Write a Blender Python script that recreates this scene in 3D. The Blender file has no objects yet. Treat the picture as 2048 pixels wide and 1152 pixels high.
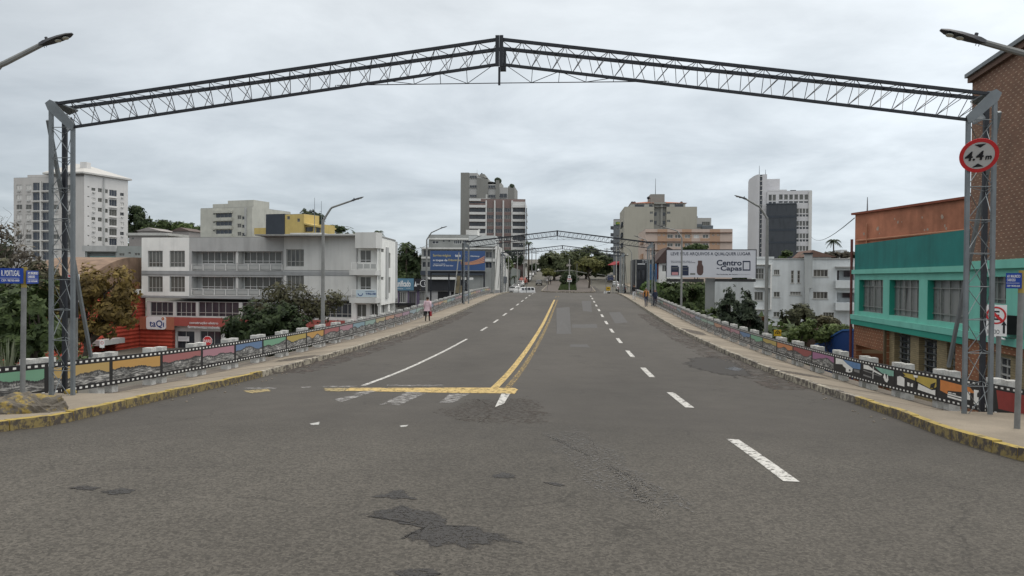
import bpy, math, random
from math import radians as R_, sin, cos, pi, floor
from mathutils import Vector as V, Matrix, noise as mn
random.seed(7)
sc = bpy.context.scene
# ---------------- camera ----------------
FPX = 1540.0
YAW, PIT, ROLL = R_(4.42), R_(-0.72), R_(0.42)
cF = V((-sin(YAW)*cos(PIT), cos(YAW)*cos(PIT), sin(PIT)))
_r0 = V((cos(YAW), sin(YAW), 0)); _u0 = _r0.cross(cF)
cR = _r0*cos(ROLL)+_u0*sin(ROLL); cU = _u0*cos(ROLL)-_r0*sin(ROLL)
cd = bpy.data.cameras.new('camera'); cam = bpy.data.objects.new('camera', cd)
sc.collection.objects.link(cam); sc.camera = cam
cd.sensor_width = 36; cd.lens = 36*FPX/2048; cd.clip_start = .1; cd.clip_end = 6000
cam.matrix_world = Matrix(((cR.x, cU.x, -cF.x, 0), (cR.y, cU.y, -cF.y, 0), (cR.z, cU.z, -cF.z, 0), (0, 0, 0, 1)))
# ---------------- sky ----------------
w = bpy.data.worlds.new("World"); sc.world = w; w.use_nodes = True
nt = w.node_tree; N = nt.nodes; L = nt.links; N.clear()
out = N.new('ShaderNodeOutputWorld'); add = N.new('ShaderNodeAddShader'); L.new(add.outputs[0], out.inputs[0])
b1 = N.new('ShaderNodeBackground'); b2 = N.new('ShaderNodeBackground'); L.new(b1.outputs[0], add.inputs[0]); L.new(b2.outputs[0], add.inputs[1])
sk = N.new('ShaderNodeTexSky'); sk.sky_type = 'NISHITA'; sk.sun_disc = False; sk.sun_elevation = R_(55); sk.sun_rotation = R_(140)
L.new(sk.outputs[0], b1.inputs[0]); b1.inputs[1].default_value = .012
tc = N.new('ShaderNodeTexCoord'); sp = N.new('ShaderNodeSeparateXYZ'); L.new(tc.outputs['Generated'], sp.inputs[0])
def mth(op, a, b=None, c=None, T=None):
    T = T or nt
    m = T.nodes.new('ShaderNodeMath'); m.operation = op
    for i, q in enumerate((a, b, c)):
        if q is None: continue
        if isinstance(q, (int, float)): m.inputs[i].default_value = q
        else: T.links.new(q, m.inputs[i])
    return m.outputs[0]
zc = mth('MAXIMUM', sp.outputs[2], 0.0); den = mth('ADD', zc, .16)
cx = mth('DIVIDE', sp.outputs[0], den); cy = mth('DIVIDE', sp.outputs[1], den)
cb = N.new('ShaderNodeCombineXYZ'); L.new(cx, cb.inputs[0]); L.new(cy, cb.inputs[1])
n1 = N.new('ShaderNodeTexNoise'); n1.inputs['Scale'].default_value = 1.25; n1.inputs['Detail'].default_value = 7; n1.inputs['Roughness'].default_value = .58; n1.inputs['Distortion'].default_value = .25
L.new(cb.outputs[0], n1.inputs['Vector'])
cr = N.new('ShaderNodeValToRGB'); L.new(n1.outputs['Fac'], cr.inputs[0])
cr.color_ramp.elements[0].position = .36; cr.color_ramp.elements[0].color = (.50, .565, .625, 1)
cr.color_ramp.elements[1].position = .66; cr.color_ramp.elements[1].color = (.755, .825, .885, 1)
up = mth('POWER', zc, 1.3); gx = mth('MULTIPLY_ADD', sp.outputs[0], .26, .895)
gain = mth('MULTIPLY', mth('MULTIPLY_ADD', up, 1.25, 1.0), gx)
mz = N.new('ShaderNodeMix'); mz.data_type = 'RGBA'; L.new(mth('MINIMUM', mth('MULTIPLY', up, 1.15), 1.0), mz.inputs[0]); L.new(cr.outputs[0], mz.inputs[6]); mz.inputs[7].default_value = (.84, .80, .735, 1)
L.new(mz.outputs[2], b2.inputs[0]); L.new(gain, b2.inputs[1])
sd = bpy.data.lights.new('sun', 'SUN'); sd.energy = .9; sd.angle = R_(16); sd.color = (1, .96, .9)
so = bpy.data.objects.new('sun', sd); sc.collection.objects.link(so)
so.rotation_euler = (R_(35), 0, R_(140-180+180)); so.location = (0, 0, 60)
sc.view_settings.view_transform = 'Standard'; sc.view_settings.look = 'None'; sc.view_settings.exposure = 0; sc.view_settings.gamma = 1
# ---------------- helpers ----------------
def ray(x, y): return cF+cR*((x-1024)/FPX)-cU*((y-576)/FPX)
def at(x, y, Y):
    r = ray(x, y); return r*(Y/r.y)
def interp(t, T):
    if t <= T[0][0]: return T[0][1]
    for (a, b), (c, d) in zip(T, T[1:]):
        if t <= c: return b+(d-b)*(t-a)/(c-a)
    return T[-1][1]
PR = [(4,-2.0),(8.3,-2.03),(11.3,-2.27),(15.6,-2.47),(18.2,-2.61),(23.4,-2.80),(31.2,-2.92),(39,-2.95),(45.5,-2.93),(52,-2.87),(65,-2.61),(78,-2.34),(91,-2.07),(101,-1.95),(108,-1.96),(116,-2.05),(125,-2.45),(135,-3.1),(145,-3.5),(156,-3.2),(168,-2.78),(200,-2.1),(225,-1.55),(250,-.6),(300,1.6),(350,4),(400,6.4),(500,11),(600,15),(900,22)]
_PC = {}
def _pi(k):
    if k not in _PC: _PC[k] = (interp(k-2, PR)+2*interp(k, PR)+interp(k+2, PR))/4
    return _PC[k]
def prof(Y):
    k = floor(Y); return _pi(k)+(_pi(k+1)-_pi(k))*(Y-k)
def zr(X, Y): return prof(Y)-.015*min(abs(X+1.5), 9)
def surf(px, py, dz=0):
    r = ray(px, py); lo = None; y = 4.0; last = 0
    while y < 500:
        p = r*(y/r.y)
        if p.z < zr(p.x, y)+dz:
            a, b = last, y
            for _ in range(30):
                m = (a+b)/2; p = r*(m/r.y)
                if p.z < zr(p.x, m)+dz: b = m
                else: a = m
            return r*(a/r.y)
        last = y; y += .5
    return r*(y/r.y)
# materials
MATS = {}
def mat(name, rgb, rough=.8, var=.12, scale=1.5, bump=0., metal=0., spec=.4, streak=0., fine=0.):
    if name in MATS: return MATS[name]
    m = bpy.data.materials.new(name); m.use_nodes = True; T = m.node_tree; b = T.nodes['Principled BSDF']
    b.inputs['Roughness'].default_value = rough; b.inputs['Metallic'].default_value = metal
    b.inputs['Specular IOR Level'].default_value = spec
    c = T.nodes.new('ShaderNodeTexCoord'); n = T.nodes.new('ShaderNodeTexNoise'); n.inputs['Scale'].default_value = scale; n.inputs['Detail'].default_value = 6; n.inputs['Roughness'].default_value = .62
    T.links.new(c.outputs['Object'], n.inputs['Vector'])
    r = T.nodes.new('ShaderNodeMapRange'); r.inputs[1].default_value = .3; r.inputs[2].default_value = .7; r.inputs[3].default_value = 1-var; r.inputs[4].default_value = 1+var*.6
    T.links.new(n.outputs['Fac'], r.inputs[0]); val = r.outputs[0]
    if streak:
        mp = T.nodes.new('ShaderNodeMapping'); mp.inputs['Scale'].default_value = (1.1, 1.1, .10); T.links.new(c.outputs['Object'], mp.inputs[0])
        s = T.nodes.new('ShaderNodeTexNoise'); s.inputs['Scale'].default_value = 1.2; s.inputs['Detail'].default_value = 5; T.links.new(mp.outputs[0], s.inputs['Vector'])
        q = T.nodes.new('ShaderNodeMapRange'); q.inputs[1].default_value = .48; q.inputs[2].default_value = .80; q.inputs[3].default_value = 1; q.inputs[4].default_value = 1-streak*1.25
        T.links.new(s.outputs['Fac'], q.inputs[0]); val = mth('MULTIPLY', val, q.outputs[0], T=T)
    if fine:
        s = T.nodes.new('ShaderNodeTexNoise'); s.inputs['Scale'].default_value = 38; s.inputs['Detail'].default_value = 3; s.inputs['Roughness'].default_value = .75; T.links.new(c.outputs['Object'], s.inputs['Vector'])
        q = T.nodes.new('ShaderNodeMapRange'); q.inputs[1].default_value = .3; q.inputs[2].default_value = .7; q.inputs[3].default_value = 1-fine; q.inputs[4].default_value = 1+fine
        T.links.new(s.outputs['Fac'], q.inputs[0]); val = mth('MULTIPLY', val, q.outputs[0], T=T)
    x = T.nodes.new('ShaderNodeVectorMath'); x.operation = 'SCALE'; x.inputs[0].default_value = rgb; T.links.new(val, x.inputs['Scale'])
    T.links.new(x.outputs[0], b.inputs['Base Color'])
    if bump:
        bp = T.nodes.new('ShaderNodeBump'); bp.inputs['Strength'].default_value = bump; bp.inputs['Distance'].default_value = .05
        n2 = T.nodes.new('ShaderNodeTexNoise'); n2.inputs['Scale'].default_value = scale*8; n2.inputs['Detail'].default_value = 4; T.links.new(c.outputs['Object'], n2.inputs['Vector'])
        T.links.new(n2.outputs['Fac'], bp.inputs['Height']); T.links.new(bp.outputs[0], b.inputs['Normal'])
    MATS[name] = m; return m
def glass(name, rgb, rough=.12, light=None, frac=.3):
    """pane: dark glossy sheet; some panes show pale curtains (per-object random)"""
    if name in MATS: return MATS[name]
    m = bpy.data.materials.new(name); m.use_nodes = True; T = m.node_tree; b = T.nodes['Principled BSDF']
    b.inputs['Roughness'].default_value = rough; b.inputs['Specular IOR Level'].default_value = .55
    g = T.nodes.new('ShaderNodeNewGeometry'); n = T.nodes.new('ShaderNodeTexNoise'); n.inputs['Scale'].default_value = .9; n.inputs['Detail'].default_value = 2
    mp = T.nodes.new('ShaderNodeMapping'); mp.inputs['Scale'].default_value = (1.7, 1.7, .35); T.links.new(g.outputs['Position'], mp.inputs[0]); T.links.new(mp.outputs[0], n.inputs['Vector'])
    oi = T.nodes.new('ShaderNodeObjectInfo'); s = mth('ADD', n.outputs['Fac'], mth('MULTIPLY', mth('SUBTRACT', oi.outputs['Random'], .5), .5, T=T), T=T)
    r = T.nodes.new('ShaderNodeValToRGB'); T.links.new(s, r.inputs[0]); e = r.color_ramp.elements
    e[0].position = .5; e[0].color = (*rgb, 1); e[1].position = .5+max(.02, (1-frac)*.35); l = light or tuple(min(1, c*2.2) for c in rgb); e[1].color = (*l, 1)
    T.links.new(r.outputs[0], b.inputs['Base Color']); MATS[name] = m; return m
class MB:
    def __init__(s): s.v = []; s.f = []; s.m = []; s.uv = []
    def quad(s, a, b, c, d, m=0, uv=None):
        i = len(s.v); s.v += [tuple(a), tuple(b), tuple(c), tuple(d)]; s.f.append((i, i+1, i+2, i+3)); s.m.append(m); s.uv.append(uv)
    def ngon(s, P, m=0, uv=None):
        i = len(s.v); s.v += [tuple(p) for p in P]; s.f.append(tuple(range(i, i+len(P)))); s.m.append(m); s.uv.append(uv)
    def hexa(s, P, m=0):
        i = len(s.v); s.v += [tuple(p) for p in P]
        for q in ((0,3,2,1),(4,5,6,7),(0,1,5,4),(1,2,6,5),(2,3,7,6),(3,0,4,7)):
            s.f.append(tuple(i+k for k in q)); s.m.append(m); s.uv.append(None)
    def box(s, x0, x1, y0, y1, z0, z1, m=0, rz=0, c=(0,0,0)):
        P = [(x0,y0,z0),(x1,y0,z0),(x1,y1,z0),(x0,y1,z0),(x0,y0,z1),(x1,y0,z1),(x1,y1,z1),(x0,y1,z1)]
        if rz or c != (0,0,0):
            P = [(c[0]+p[0]*cos(rz)-p[1]*sin(rz), c[1]+p[0]*sin(rz)+p[1]*cos(rz), c[2]+p[2]) for p in P]
        s.hexa(P, m)
    def prism(s, P, off, m=0):
        """polygon P (3D list) extruded by vector off"""
        P = [V(p) for p in P]; Q = [p+V(off) for p in P]; n = len(P); i = len(s.v); s.v += [tuple(p) for p in P+Q]
        s.f.append(tuple(range(i, i+n))); s.m.append(m); s.uv.append(None)
        s.f.append(tuple(range(i+2*n-1, i+n-1, -1))); s.m.append(m); s.uv.append(None)
        for k in range(n):
            j = (k+1) % n; s.f.append((i+k, i+n+k, i+n+j, i+j)); s.m.append(m); s.uv.append(None)
    def tube(s, pts, rs, n=8, m=0, cap=True):
        pts = [V(p) for p in pts]
        if isinstance(rs, (int, float)): rs = [rs]*len(pts)
        i0 = len(s.v); last = None
        for k, p in enumerate(pts):
            d = (pts[min(k+1, len(pts)-1)]-pts[max(k-1, 0)])
            d = d.normalized() if d.length > 1e-9 else V((0,0,1))
            a = d.orthogonal().normalized() if last is None else (last-d*last.dot(d)).normalized()
            last = a; b = d.cross(a)
            for j in range(n):
                t = 2*pi*j/n; s.v.append(tuple(p+(a*cos(t)+b*sin(t))*rs[k]))
        for k in range(len(pts)-1):
            for j in range(n):
                a = i0+k*n+j; b = i0+k*n+(j+1) % n; s.f.append((a, b, b+n, a+n)); s.m.append(m); s.uv.append(None)
        if cap:
            s.f.append(tuple(range(i0+n-1, i0-1, -1))); s.m.append(m); s.uv.append(None)
            e = i0+(len(pts)-1)*n; s.f.append(tuple(range(e, e+n))); s.m.append(m); s.uv.append(None)
    def ball(s, c, r, nu=10, nv=7, m=0, rz=0):
        i = len(s.v); c = V(c); r = V(r) if not isinstance(r, (int, float)) else V((r, r, r))
        for a in range(nv+1):
            t = pi*a/nv
            for b in range(nu):
                q = 2*pi*b/nu; p = V((sin(t)*cos(q)*r.x, sin(t)*sin(q)*r.y, cos(t)*r.z)); p.rotate(Matrix.Rotation(rz, 3, 'Z')); s.v.append(tuple(c+p))
        for a in range(nv):
            for b in range(nu):
                s.f.append((i+a*nu+b, i+(a+1)*nu+b, i+(a+1)*nu+(b+1) % nu, i+a*nu+(b+1) % nu)); s.m.append(m); s.uv.append(None)
    def build(s, name, mats, parent=None, smooth=False, label=None):
        me = bpy.data.meshes.new(name)
        if parent is None or not isinstance(mats, (list, tuple)): pass
        mats = mats if isinstance(mats, (list, tuple)) else [mats]
        me.from_pydata(s.v, [], s.f); 
        for m in mats: me.materials.append(m)
        me.polygons.foreach_set('material_index', s.m)
        if smooth: me.polygons.foreach_set('use_smooth', [True]*len(s.f))
        if any(u is not None for u in s.uv):
            ul = me.uv_layers.new(name='UVMap').data
            for p, u in zip(me.polygons, s.uv):
                if u is None: continue
                for li, q in zip(p.loop_indices, u): ul[li].uv = q
        me.update(); o = bpy.data.objects.new(name, me); sc.collection.objects.link(o)
        if parent is not None:
            o.parent = parent
            if parent.type == 'EMPTY' and parent.name in WORLD: o.location = -parent.location
        if label: o['label'] = label
        return o
WORLD = set()
def thing(name, label, cat, loc=(0,0,0), rz=0, group=None, world=True):
    o = bpy.data.objects.new(name, None); sc.collection.objects.link(o); o.empty_display_size = .3
    o.location = loc; o.rotation_euler = (0, 0, rz); o['label'] = label; o['category'] = cat
    if group: o['group'] = group
    if world: WORLD.add(o.name)
    return o
def tag(o, label, cat, group=None):
    o['label'] = label; o['category'] = cat
    if group: o['group'] = group
    return o
def struct(o, kind='structure'): o['kind'] = kind; return o
def clone(o, parent=None):
    c = o.copy(); sc.collection.objects.link(c)
    if parent is not None: c.parent = parent
    for ch in [q for q in o.children]: clone(ch, c)
    return c
def dup(o, loc, rz, label, group=None):
    c = clone(o); c.location = loc; c.rotation_euler = (0, 0, rz); c['label'] = label
    if group: c['group'] = group
    return c
class Fac:
    """vertical facade plane through two points seen at pixel columns a, b at road distances Ya, Yb"""
    def __init__(s, a, b):
        A = at(a[0], 560, a[1]); B = at(b[0], 560, b[1]); s.A = V((A.x, A.y, 0)); d = V((B.x-A.x, B.y-A.y, 0)); s.W = d.length; s.d = d.normalized()
        n = V((s.d.y, -s.d.x, 0)); s.n = n if n.dot(-s.A) > 0 else -n
    def uv(s, px, py):
        r = ray(px, py); det = s.d.x*(-r.y)+r.x*s.d.y
        t = (s.d.x*(-s.A.y)-s.d.y*(-s.A.x))/det; u = (V((r.x*t, r.y*t, 0))-s.A).dot(s.d)
        return u, r.z*t
    def P(s, u, z, o=0): p = s.A+s.d*u+s.n*o; return V((p.x, p.y, z))
    def rect(s, x0, y0, x1, y1):
        a = s.uv(x0, y0); b = s.uv(x1, y1); return a[0], b[0], b[1], a[1]     # u0,u1,z0,z1
    def shift(s, o):
        q = Fac.__new__(Fac); q.A = s.A+s.n*o; q.d = s.d; q.n = s.n; q.W = s.W; return q
def fbox(F, mb, r, o0, o1, m=0):
    u0, u1, z0, z1 = r
    mb.hexa([F.P(u0,z0,o1), F.P(u1,z0,o1), F.P(u1,z0,o0), F.P(u0,z0,o0), F.P(u0,z1,o1), F.P(u1,z1,o1), F.P(u1,z1,o0), F.P(u0,z1,o0)], m)
def fwall(F, mb, r, holes, rec=.18, m=0, mrev=0, top=None):
    u0, u1, z0, z1 = r; H = []
    for h in holes:
        a, b, c, d = max(h[0], u0+.02), min(h[1], u1-.02), max(h[2], z0+.02), min(h[3], z1-.02)
        if b > a and d > c: H.append((a, b, c, d))
    us = sorted({u0, u1} | {h[0] for h in H} | {h[1] for h in H}); zs = sorted({z0, z1} | {h[2] for h in H} | {h[3] for h in H})
    for a, b in zip(us, us[1:]):
        if b-a < 1e-5: continue
        run = None
        for c, d in zip(zs, zs[1:]):
            mu, mz = (a+b)/2, (c+d)/2
            if any(h[0] < mu < h[1] and h[2] < mz < h[3] for h in H):
                if run: mb.quad(F.P(a,run[0]), F.P(b,run[0]), F.P(b,run[1]), F.P(a,run[1]), m, ((a,run[0]),(b,run[0]),(b,run[1]),(a,run[1])))
                run = None
            else: run = (run[0] if run else c, d)
        if run: mb.quad(F.P(a,run[0]), F.P(b,run[0]), F.P(b,run[1]), F.P(a,run[1]), m, ((a,run[0]),(b,run[0]),(b,run[1]),(a,run[1])))
    for a, b, c, d in H:
        for p, q in (((a,c),(b,c)), ((b,c),(b,d)), ((b,d),(a,d)), ((a,d),(a,c))):
            mb.quad(F.P(*p), F.P(*q), F.P(*q,-rec), F.P(*p,-rec), mrev, ((p[0],p[1]),(q[0],q[1]),(q[0],q[1]),(p[0],p[1])))
def window(F, r, parent, nx=2, ny=1, fm=None, pm=None, rec=.14, t=.055, sill=False, split=None, name='window'):
    u0, u1, z0, z1 = r; b = MB()
    fbox(F, b, (u0,u1,z0,z0+t), -rec, -rec+.05); fbox(F, b, (u0,u1,z1-t,z1), -rec, -rec+.05)
    fbox(F, b, (u0,u0+t,z0+t,z1-t), -rec, -rec+.05); fbox(F, b, (u1-t,u1,z0+t,z1-t), -rec, -rec+.05)
    for i in range(1, nx):
        u = u0+(u1-u0)*i/nx; fbox(F, b, (u-t/2,u+t/2,z0+t,z1-t), -rec+.003, -rec+.045)
    zz = [split] if split else [i/ny for i in range(1, ny)]
    for k in zz:
        z = z0+(z1-z0)*k; fbox(F, b, (u0+t,u1-t,z-t/2,z+t/2), -rec+.005, -rec+.048)
    if sill: fbox(F, b, (u0-.08,u1+.08,z0-.08,z0-.002), -.02, .07)
    o = b.build(name, fm or M_frame, parent)
    p = MB(); fbox(F, p, (u0,u1,z0,z1), -rec-.03, -rec-.002); p.build('pane', pm or M_glass, o)
    return o
def block(name, label, cat, F, rect, zb, depth, wm, wins=(), rm=None, group=None, rec=.18, fm=None, pm=None, roof=True, parapet=.0, sill=False, winname='window', extra=()):
    """box building: front wall with openings, sides, back, roof; wins=(x0,y0,x1,y1,nx,ny)"""
    x0, y0, x1, y1 = rect; u0, u1, z0, z1 = F.rect(*rect)
    if zb is not None: z0 = zb
    c = F.P((u0+u1)/2, z0, -depth/2); T = thing(name, label, cat, c, group=group)
    H = [F.rect(*q[:4]) for q in wins]; mb = MB(); fwall(F, mb, (u0,u1,z0,z1), H+[F.rect(*e) for e in extra], rec, 0, 0)
    for a, b in (((u0,0),(u0,-depth)), ((u1,-depth),(u1,0)), ((u0,-depth),(u1,-depth))):
        A, B = F.P(a[0],z0,a[1]), F.P(b[0],z0,b[1]); h = V((0,0,z1-z0)); mb.quad(A, B, B+h, A+h, 0, ((a[1],z0),(b[1],z0),(b[1],z1),(a[1],z1)))
    for e in extra:
        q = F.rect(*e); mb.quad(F.P(q[0],q[2],-rec-.9), F.P(q[1],q[2],-rec-.9), F.P(q[1],q[3],-rec-.9), F.P(q[0],q[3],-rec-.9))
        for p1, p2 in (((q[0],q[2]),(q[1],q[2])), ((q[1],q[2]),(q[1],q[3])), ((q[1],q[3]),(q[0],q[3])), ((q[0],q[3]),(q[0],q[2]))):
            mb.quad(F.P(*p1,-rec), F.P(*p2,-rec), F.P(*p2,-rec-.9), F.P(*p1,-rec-.9))
    mb.build('wall', wm, T)
    if roof:
        b = MB(); fbox(F, b, (u0+.05,u1-.05,z1-.02,z1+.07), -depth+.05, -.06); b.build('roof', rm or M_roof, T)
    for q, h in zip(wins, H):
        nx = q[4] if len(q) > 4 else 2; ny = q[5] if len(q) > 5 else 1
        window(F, h, T, nx, ny, q[6] if len(q) > 6 and q[6] else fm, q[7] if len(q) > 7 else pm, rec=min(rec-.03, .14) if rec > .05 else .01, sill=sill, name=winname, split=q[8] if len(q) > 8 else None)
    T['_r'] = 0; del T['_r']
    return T, (u0, u1, z0, z1)
def ftext(F, s, r, m, parent, o=.02, name='lettering', bold=0., thick=.01, fit=True, align='L', shear=0.):
    """text laid on facade F filling rect r=(u0,u1,z0,z1)"""
    cu = bpy.data.curves.new(name, 'FONT'); cu.body = s; cu.size = 1; cu.extrude = thick; cu.offset = bold; cu.shear = shear; cu.resolution_u = 3
    ob = bpy.data.objects.new(name, cu); sc.collection.objects.link(ob); bpy.context.view_layer.update()
    me = bpy.data.meshes.new_from_object(ob); bpy.data.objects.remove(ob); bpy.data.curves.remove(cu)
    xs = [v.co.x for v in me.vertices]; ys = [v.co.y for v in me.vertices]; xa, xb, ya, yb = min(xs), max(xs), min(ys), max(ys)
    u0, u1, z0, z1 = r; left = (F.d.cross(V((0,0,1)))).dot(F.n) > 0   # text must read left-to-right from the front
    for v in me.vertices:
        a = (v.co.x-xa)/(xb-xa); b = (v.co.y-ya)/(yb-ya); d = v.co.z
        v.co = F.P(u0+(u1-u0)*a, z0+(z1-z0)*b, o+d)
    me.materials.clear(); me.materials.append(m); me.name = name
    q = bpy.data.objects.new(name, me); sc.collection.objects.link(q)
    if parent is not None:
        q.parent = parent
        if parent.type == 'EMPTY' and parent.name in WORLD: q.location = -parent.location
    return q
class Cr:
    def __init__(s, ox, oy, k): s.a = (ox, oy, k)
    def __call__(s, *q):
        ox, oy, k = s.a; return tuple((ox if i % 2 == 0 else oy)+v/k for i, v in enumerate(q[:4]))+tuple(q[4:])
M_frame = mat('window_frame_paint', (.42,.42,.40), .5, .1)
M_glass = glass('window_glass', (.035,.04,.045), light=(.12,.12,.11), frac=.4)
M_dglass = glass('dark_window_glass', (.016,.02,.028), .08, light=(.05,.055,.065), frac=.3)
M_roof = mat('flat_roof_felt', (.28,.28,.27), .9, .3)
M_white = mat('white_render', (.82,.82,.79), .85, .08, .7, streak=.14)
M_grey = mat('grey_render', (.43,.435,.43), .85, .10, .7, streak=.16)
M_conc = mat('concrete', (.36,.36,.34), .9, .22, 2.2, .2, fine=.12, streak=.2)
M_steel = mat('galvanised_steel', (.17,.19,.205), .55, .2, 3, metal=.25)
M_dark = mat('dark_steel', (.018,.021,.028), .5, .25, 3, metal=.1)
M_black = mat('black_paint', (.012,.012,.014), .55, .3, 5)
M_wpaint = mat('white_paint', (.74,.74,.72), .6, .12, 6)
M_wht = mat('sign_white', (.78,.79,.80), .5, .05)
M_red = mat('sign_red', (.55,.03,.035), .5, .08)
# ---------------- ground, roads ----------------
def wear(name, rgb, dark, amt, scale=7., rough=.7, transparent=False, wave=1., soft=0):
    """worn paint: paint colour broken up by noise, the rest the surface below"""
    m = bpy.data.materials.new(name); m.use_nodes = True; T = m.node_tree; b = T.nodes['Principled BSDF']; b.inputs['Roughness'].default_value = rough
    g = T.nodes.new('ShaderNodeNewGeometry'); n = T.nodes.new('ShaderNodeTexNoise'); n.inputs['Scale'].default_value = scale; n.inputs['Detail'].default_value = 8; n.inputs['Roughness'].default_value = .7
    mp = T.nodes.new('ShaderNodeMapping'); mp.inputs['Scale'].default_value = (1, wave, 1); T.links.new(g.outputs['Position'], mp.inputs[0]); T.links.new(mp.outputs[0], n.inputs['Vector'])
    r = T.nodes.new('ShaderNodeValToRGB'); T.links.new(n.outputs['Fac'], r.inputs[0]); e = r.color_ramp.elements; e[0].position = amt-.04; e[1].position = amt+.05
    n2 = T.nodes.new('ShaderNodeTexNoise'); n2.inputs['Scale'].default_value = scale*2.3; n2.inputs['Detail'].default_value = 4; T.links.new(g.outputs['Position'], n2.inputs['Vector'])
    q = T.nodes.new('ShaderNodeMapRange'); q.inputs[3].default_value = .7; q.inputs[4].default_value = 1.2; T.links.new(n2.outputs['Fac'], q.inputs[0])
    if transparent:
        x = T.nodes.new('ShaderNodeVectorMath'); x.operation = 'SCALE'; x.inputs[0].default_value = rgb; T.links.new(q.outputs[0], x.inputs['Scale']); T.links.new(x.outputs[0], b.inputs['Base Color'])
        e[0].color = (0,0,0,1); e[1].color = (1,1,1,1); al = r.outputs[0]
        if soft:
            u_ = T.nodes.new('ShaderNodeUVMap'); s_ = T.nodes.new('ShaderNodeSeparateXYZ'); T.links.new(u_.outputs[0], s_.inputs[0])
            n3 = T.nodes.new('ShaderNodeTexNoise'); n3.inputs['Scale'].default_value = soft; n3.inputs['Detail'].default_value = 7; n3.inputs['Roughness'].default_value = .68; T.links.new(g.outputs['Position'], n3.inputs['Vector'])
            ed = T.nodes.new('ShaderNodeMapRange'); ed.inputs[1].default_value = .0; ed.inputs[2].default_value = .12; T.links.new(mth('SUBTRACT', mth('MULTIPLY_ADD', n3.outputs['Fac'], 1.0, .40, T=T), s_.outputs[0], T=T), ed.inputs[0]); al = mth('MULTIPLY', al, ed.outputs[0], T=T)
        T.links.new(al, b.inputs['Alpha'])
    else:
        e[0].color = (*dark, 1); e[1].color = (*rgb, 1)
        x = T.nodes.new('ShaderNodeVectorMath'); x.operation = 'SCALE'; T.links.new(r.outputs[0], x.inputs[0]); T.links.new(q.outputs[0], x.inputs['Scale']); T.links.new(x.outputs[0], b.inputs['Base Color'])
    bp = T.nodes.new('ShaderNodeBump'); bp.inputs['Strength'].default_value = .25; bp.inputs['Distance'].default_value = .02; T.links.new(n2.outputs['Fac'], bp.inputs['Height']); T.links.new(bp.outputs[0], b.inputs['Normal'])
    return m
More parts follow.
